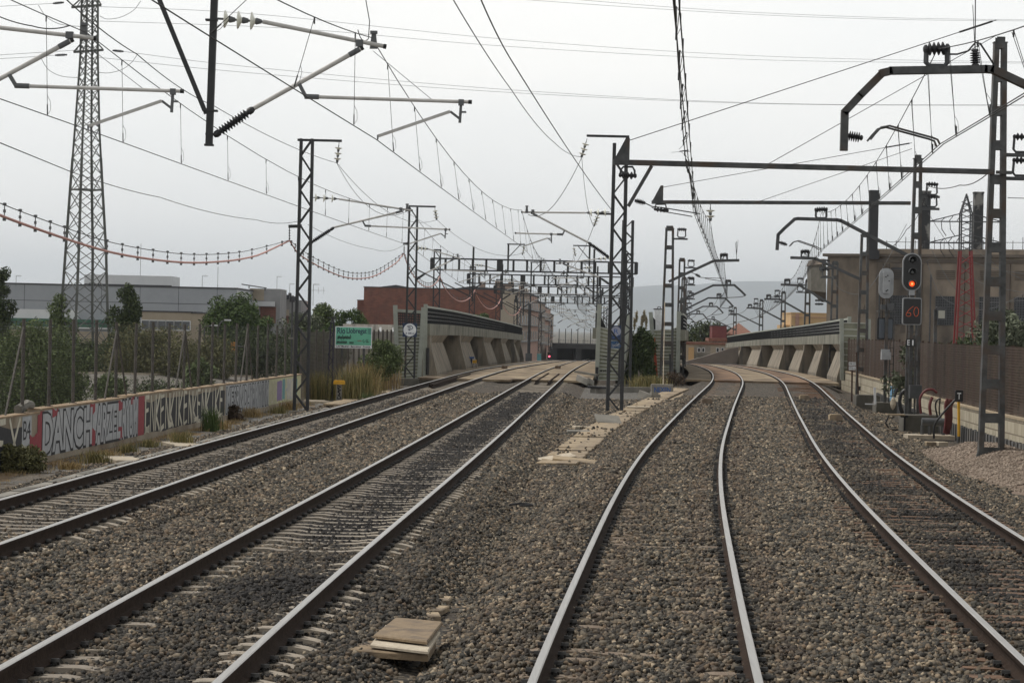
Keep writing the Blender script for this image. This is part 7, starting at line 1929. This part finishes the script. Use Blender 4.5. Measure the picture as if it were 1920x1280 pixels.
for py, xl2, xr2 in ((412, 1743, 1880), (452, 1741, 1882)):
    a_ = MB(); a_.beam(Lp(xl2, py+3), Lp(xr2, py+4.5), .07, .07); a_.beam(Lp(xl2, py+3), Lp(1803, py-12), .06, .06); a_.beam(Lp(xr2, py+4), Lp(1823, py-11), .06, .06)
    for k in range(4): a_.beam(Lp(xl2+15*k+6, py+3), Lp(xl2+15*k+14, py-1.5-2.5*k), .04, .04); a_.beam(Lp(xr2-15*k-6, py+4), Lp(xr2-15*k-14, py-.5-2.5*k), .04, .04)
    a_.build('crossarm', M['steel_mid'], rp)
    for px in (xl2+22, xl2+38, xr2-30): i_ = MB(); i_.path([Lp(px, py+3), Lp(px+1, py+18), Lp(px+9, py+30)], .025, 5); i_.build('jumper', M['wire'], rp)
# orange building, houses and ramp at the curve
og = Bld('orange_building', 'ochre flat-roofed building left of the power house', 1481, 350, 1552, 350, hz(1510, 588, 350), -4, 12, M['ochre']); og.roofcap(og.zt, .15, .08, M['ochre'])
uo = lambda px: (PX(px, 0, 350)-Vector((og.A.x, og.A.y, 0))).dot(og.e)
og.panel('pilaster', uo(1490), uo(1497), -4, og.zt, M['apt_p'], .12); og.panel('string_course', 0, og.w, hz(1510, 595, 350), hz(1510, 594, 350), M['apt_p'], .1, .13)
for px in (1483, 1498, 1504, 1510): og.window(uo(px), uo(px+2.6), hz(px, 622, 350), hz(px, 610, 350), 1, 1, .08, M['apt'], M['darkglass'])
o2 = Bld('orange_building', 'lower ochre wing left of the ochre building', 1466, 352, 1481, 352, hz(1474, 609, 352), -4, 8, M['ochre'])
def hip(label, pl_, pr_, d, pe, pr2, mt, wmt, ov=4, name='house'):
    b_ = Bld(name, label, pl_, d, pr_, d, hz((pl_+pr_)/2, pe, d), -6, 9, wmt); zt_ = b_.zt; cx = b_.w/2; rz_ = hz((pl_+pr_)/2, pr2, d)
    k = ov*d/F; b = MB(); e0 = [b_.q(-k, zt_, k), b_.q(b_.w+k, zt_, k), b_.q(b_.w+k, zt_, -9-k), b_.q(-k, zt_, -9-k)]; t = b_.q(cx, rz_, -4.5)
    b.add(e0+[t]+[v-Vector((0, 0, .2)) for v in e0], [(0, 1, 4), (1, 2, 4), (2, 3, 4), (3, 0, 4), (0, 5, 6, 1), (1, 6, 7, 2), (2, 7, 8, 3), (3, 8, 5, 0), (8, 7, 6, 5)]); b.build('roof', mt, b_.root); return b_
hr = hip('house with a pointed red tiled roof at the curve', 1366, 1408, 395, 627, 605, M['tile'], M['conc_tan'])
for k in range(3): hr.window(hr.w*(.15+.28*k), hr.w*(.27+.28*k), hr.zt-2.4, hr.zt-.9, 1, 1, .1, M['render_c'], M['darkglass'])
rd = Bld('red_box', 'dark red flat-roofed tower box left of the pointed tiled roof', 1333, 392, 1360, 392, hz(1346, 611, 392), -6, 5, mat('oxblood_render', (.15, .035, .035), .85, (.18, .05, .045), 1.)); rd.roofcap(rd.zt, .15, .1, M['trim'])
gx_ = Bld('house', 'tan house with brown low roofs below the dark red box', 1283, 380, 1372, 380, hz(1330, 646, 380), -6, 8, M['render_c']); gx_.roofcap(gx_.zt, .35, .3, M['tile'])
ug = lambda px: (PX(px, 0, 380)-Vector((gx_.A.x, gx_.A.y, 0))).dot(gx_.e)
gx_.panel('orange_wall', ug(1291), ug(1301), -6, hz(1295, 651, 380), M['ochre'], .1); gx_.panel('grey_wall', ug(1302), ug(1332), -6, hz(1310, 648, 380), M['conc'], .12)
for px in (1308, 1316, 1343, 1352): gx_.window(ug(px), ug(px+5), hz(px, 660, 380), hz(px, 652, 380), 1, 1, .08, M['wframe'], M['darkglass'], .12)
rf = Bld('house', 'brown roofed house behind with the low roof ridge', 1330, 386, 1368, 386, hz(1350, 640, 386), -6, 6, M['conc_tan']); rf.roofcap(rf.zt, .5, .3, M['tile'])
t_ = thing('ramp_wall', 'grey-brown ramp wall sloping up to the right before the tan house', 'wall', P(1330, 684, 330)); b = MB(); b.sheet([P(1280, 688, 330), P(1385, 690, 330), P(1385, 650, 330), P(1365, 654, 330), P(1325, 667, 330), P(1280, 679, 330)], (0, 1, 0), 1.); b.build('wall', mat('ramp_concrete', (.19, .165, .145), .9, (.24, .21, .185), .6), t_)
# cars' light roofs and street lamps on the left road
for i, (px, py, d, lab) in enumerate(((410, 600, 200, 'curved grey street lamp before the round green tree'), (385, 610, 205, 'second curved street lamp left of the other one'))):
    q = P(px, 700, d); t_ = thing('street_lamp', lab, 'street lamp', q); b = MB(); b.path([q, P(px-2, 628, d), P(px-1, 612, d), P(px+6, py+2, d), P(px+14, py, d)], .06, 6); b.build('post', M['steel_grey'], t_); b = MB(); b.box(P(px+17, py, d), (.5, .25, .12)); b.build('head', M['wframe'], t_)
q = P(437, 650, 150); t_ = thing('traffic_light', 'orange traffic light hanging behind the wire fence', 'traffic light', q); b = MB(); b.box(q+Vector((0, 0, 0)), (.24, .2, .55)); [b.box(q+Vector((0, -.12, .17-.17*k)), (.14, .1, .02)) for k in range(3)]; b.build('head', mat('orange_plastic', (.50, .20, .03), .6), t_); b = MB(); b.path([P(462, 700, 150), P(462, 656, 150), P(458, 650, 150), P(440, 648, 150)], .04, 6); b.build('post', M['steel_grey'], t_)
q = P(546, 655, 150); t_ = thing('street_lamp', 'thin dark post with a lamp top left of the lattice mast', 'street lamp', P(546, 690, 150)); b = MB(); b.tube(P(546, 700, 150), P(548, 565, 150), .05, n=6); b.build('post', M['trim'], t_); b = MB(); b.box(P(548, 564, 150), (.3, .2, .14)); b.build('head', M['trim'], t_); b = MB(); b.box(P(545, 634, 150), (.28, .2, .1)); b.build('box', M['conc'], t_)

# ================================================================ big pylon at the left
dY = 205.
py_ = thing('pylon', 'tall grey steel lattice pylon rising out of the picture at the left', 'pylon', P(157, 705, dY))
zrow = [(705, 105, 212), (590, 113, 203), (470, 122, 200), (350, 131, 193), (240, 140, 187), (110, 150, 184), (0, 153, 184), (-120, 158, 180)]
Lm = MB(); Bm = MB()
def leg_at(py, s, o):
    ys_ = [r[0] for r in zrow][::-1]; l = float(np.interp(py, ys_, [r[1] for r in zrow][::-1])); r = float(np.interp(py, ys_, [r[2] for r in zrow][::-1])); w = (r-l)*dY/F
    c = P((l+r)/2, py, dY); ang = .62; dx, dyv = math.cos(ang), math.sin(ang)
    # square section turned so that four legs show
    k = w/(dx+dyv)/1.0; vx = Vector((dx, dyv, 0))*k/2; vy = Vector((-dyv, dx, 0))*k/2
    return c + vx*s + vy*o
ps = [705, 650, 590, 548, 508, 470, 432, 395, 360, 327, 296, 268, 240, 215, 190, 167, 145, 124, 104, 84, 64, 45, 26, 8, -12, -32, -60, -90, -120]
for s in (-1, 1):
    for o in (-1, 1):
        for a_, c_ in zip(ps[:-1], ps[1:]): Lm.beam(leg_at(a_, s, o), leg_at(c_, s, o), .19 if a_ > 300 else .15, .19 if a_ > 300 else .15)
for i, (a_, c_) in enumerate(zip(ps[:-1], ps[1:])):
    for (s1, o1), (s2, o2) in (((-1, -1), (1, -1)), ((1, -1), (1, 1)), ((1, 1), (-1, 1)), ((-1, 1), (-1, -1))):
        Bm.beam(leg_at(a_, s1, o1), leg_at(c_, s2, o2), .06, .05); Bm.beam(leg_at(a_, s2, o2), leg_at(c_, s1, o1), .06, .05)
        if i in (1, 8): Bm.beam(leg_at(a_-4, s1, o1), leg_at(a_-4, s2, o2), .1, .1)
M['pyl'] = mat('pylon_steel', (.075, .08, .072), .6, (.12, .125, .112), .8); Lm.build('leg', M['pyl'], py_); Bm.build('bracing', M['pyl'], py_)
for yy, x0, x1 in ((92, 138, 194), (8, 134, 190)):
    a_ = MB(); a_.beam(P(x0, yy+6, dY), P(x1, yy+2, dY), .16, .18); a_.beam(P(x0, yy+6, dY), P(152, yy-10, dY), .1, .1); a_.beam(P(x1, yy+2, dY), P(182, yy-12, dY), .1, .1); a_.beam(P(x0, yy+6, dY+.9), P(x1, yy+2, dY+.9), .12, .12)
    for k in range(5): a_.beam(P(x0+10*k, yy+5, dY), P(x0+10*k+8, yy-6 if 0 < k < 4 else yy, dY), .06, .06)
    a_.build('crossarm', M['pyl'], py_)
for i, (p_, q_) in enumerate((((120, 5), (99, 7)), ((211, 95), (232, 97)), ((103, 104), (126, 103)))): insulator(P(*p_, dY), P(*q_, dY), py_, 8, .05, .12)
HVg = 'high-voltage lines crossing from the pylon to the right'
hv = [('topmost high-voltage line of the pair leaving the pylon top', [(187, 13), (480, 27), (960, 75), (1440, 106), (1930, 117)]), ('lower high-voltage line of the pair leaving the pylon top', [(187, 40), (565, 55), (960, 88), (1440, 113), (1930, 119)]), ('upper high-voltage line of the lower pair', [(232, 97), (480, 127), (960, 169), (1440, 194), (1930, 197)]), ('lower high-voltage line of the lower pair', [(185, 108), (480, 138), (960, 174), (1440, 195), (1930, 198)]),
      ('upper of the two faint lines crossing at the top right', [(1060, -2), (1260, 14), (1440, 25), (1680, 34), (1930, 38)]), ('lower of the two faint lines crossing at the top right', [(985, 0), (1200, 15), (1440, 29), (1680, 37), (1930, 40)]), ('high-voltage line running from the pylon out of the left edge', [(-10, 13), (60, 9), (100, 7)]), ('lower line running from the pylon out of the left edge', [(-10, 111), (60, 107), (103, 104)]), ('upper thin line from the pylon to the left edge', [(-10, 104), (70, 99), (150, 94)])]
for lab, pl_ in hv:
    ds = [205+(p[0]-187)*.045 for p in pl_]; W = [P(*p, d) for p, d in zip(pl_, ds)]; S_ = []
    for i in range(len(W)-1):
        p0, p1, p2, p3 = W[max(i-1, 0)], W[i], W[i+1], W[min(i+2, len(W)-1)]
        for k in range(10): t = k/10; S_.append(.5*((2*p1)+(p2-p0)*t+(2*p0-5*p1+4*p2-p3)*t*t+(3*p1-p0-3*p2+p3)*t**3))
    S_.append(W[-1]); b = MB(); b.path(S_, .017, 5); tag(b.build('power_line', M['wire_grey'], loc=W[0]), lab, 'power line', HVg)
for lab, pl_ in (('jumper loop under the upper pylon arm', [(187, 30), (200, 36), (225, 33), (250, 20), (264, 2)]), ('left jumper loop under the upper pylon arm', [(72, 10), (85, 30), (105, 43), (125, 48), (150, 50)]), ('right jumper loop under the lower pylon arm', [(185, 136), (205, 137), (230, 130), (248, 116), (257, 103)]), ('left jumper loop under the lower pylon arm', [(76, 107), (90, 130), (115, 143), (148, 146)])): hose(lab, pl_, dY, .022, M['wire_grey'], 'wire', 'jumper')

# ================================================================ hills and air
def ridge(name, pts, d, depth, mt, zlow=-30):
    xs = np.linspace(pts[0][0], pts[-1][0], 160); hp = np.interp(xs, [p[0] for p in pts], [p[1] for p in pts]); rows = []
    for k, (f, dd) in enumerate(((0, -depth), (.55, -depth*.5), (.85, -depth*.2), (1, 0), (.6, depth))):
        r = []
        for px, py in zip(xs, hp):
            t = P(px, py, d); z = zlow+(t.z-zlow)*f + (rng.normal()*5. if k in (1, 2) else 0); r.append((t.x*(d+dd)/d, d+dd, z))
        rows.append(r)
    V = np.array(rows).reshape(-1, 3); n = 160; i = np.arange(5*n).reshape(5, n); Fq = np.stack([i[:-1, :-1].ravel(), i[:-1, 1:].ravel(), i[1:, 1:].ravel(), i[1:, :-1].ravel()], 1)
    o = npmesh(name, V, Fq, mt); tag(o, kind='structure'); return o


M['hill'] = mat('hill_scrub', (.05, .06, .055), .95, (.085, .09, .08), .002, det=10)
ridge('hills', [(-300, 620), (300, 612), (700, 596), (960, 575), (1040, 562), (1120, 548), (1185, 538), (1240, 534), (1290, 535), (1350, 529), (1400, 527), (1470, 527), (1530, 531), (1650, 540), (1800, 556), (2300, 590)], 16000., 3500., M['hill'], -20)
b = MB(); b.box((0, 9900, 200), (16000, 20400, 412)); hz_ = b.build('haze', [])
hz_.data.materials.clear(); m = bpy.data.materials.new('haze'); m.use_nodes = True; N = m.node_tree.nodes; N.remove(N['Principled BSDF']); v = N.new('ShaderNodeVolumePrincipled')
v.inputs['Color'].default_value = (.86, .925, 1, 1); v.inputs['Density'].default_value = 9.5e-5; v.inputs['Anisotropy'].default_value = .75
m.node_tree.links.new(v.outputs[0], N['Material Output'].inputs['Volume']); hz_.data.materials.append(m); tag(hz_, kind='stuff')
print('objects', len(bpy.data.objects))
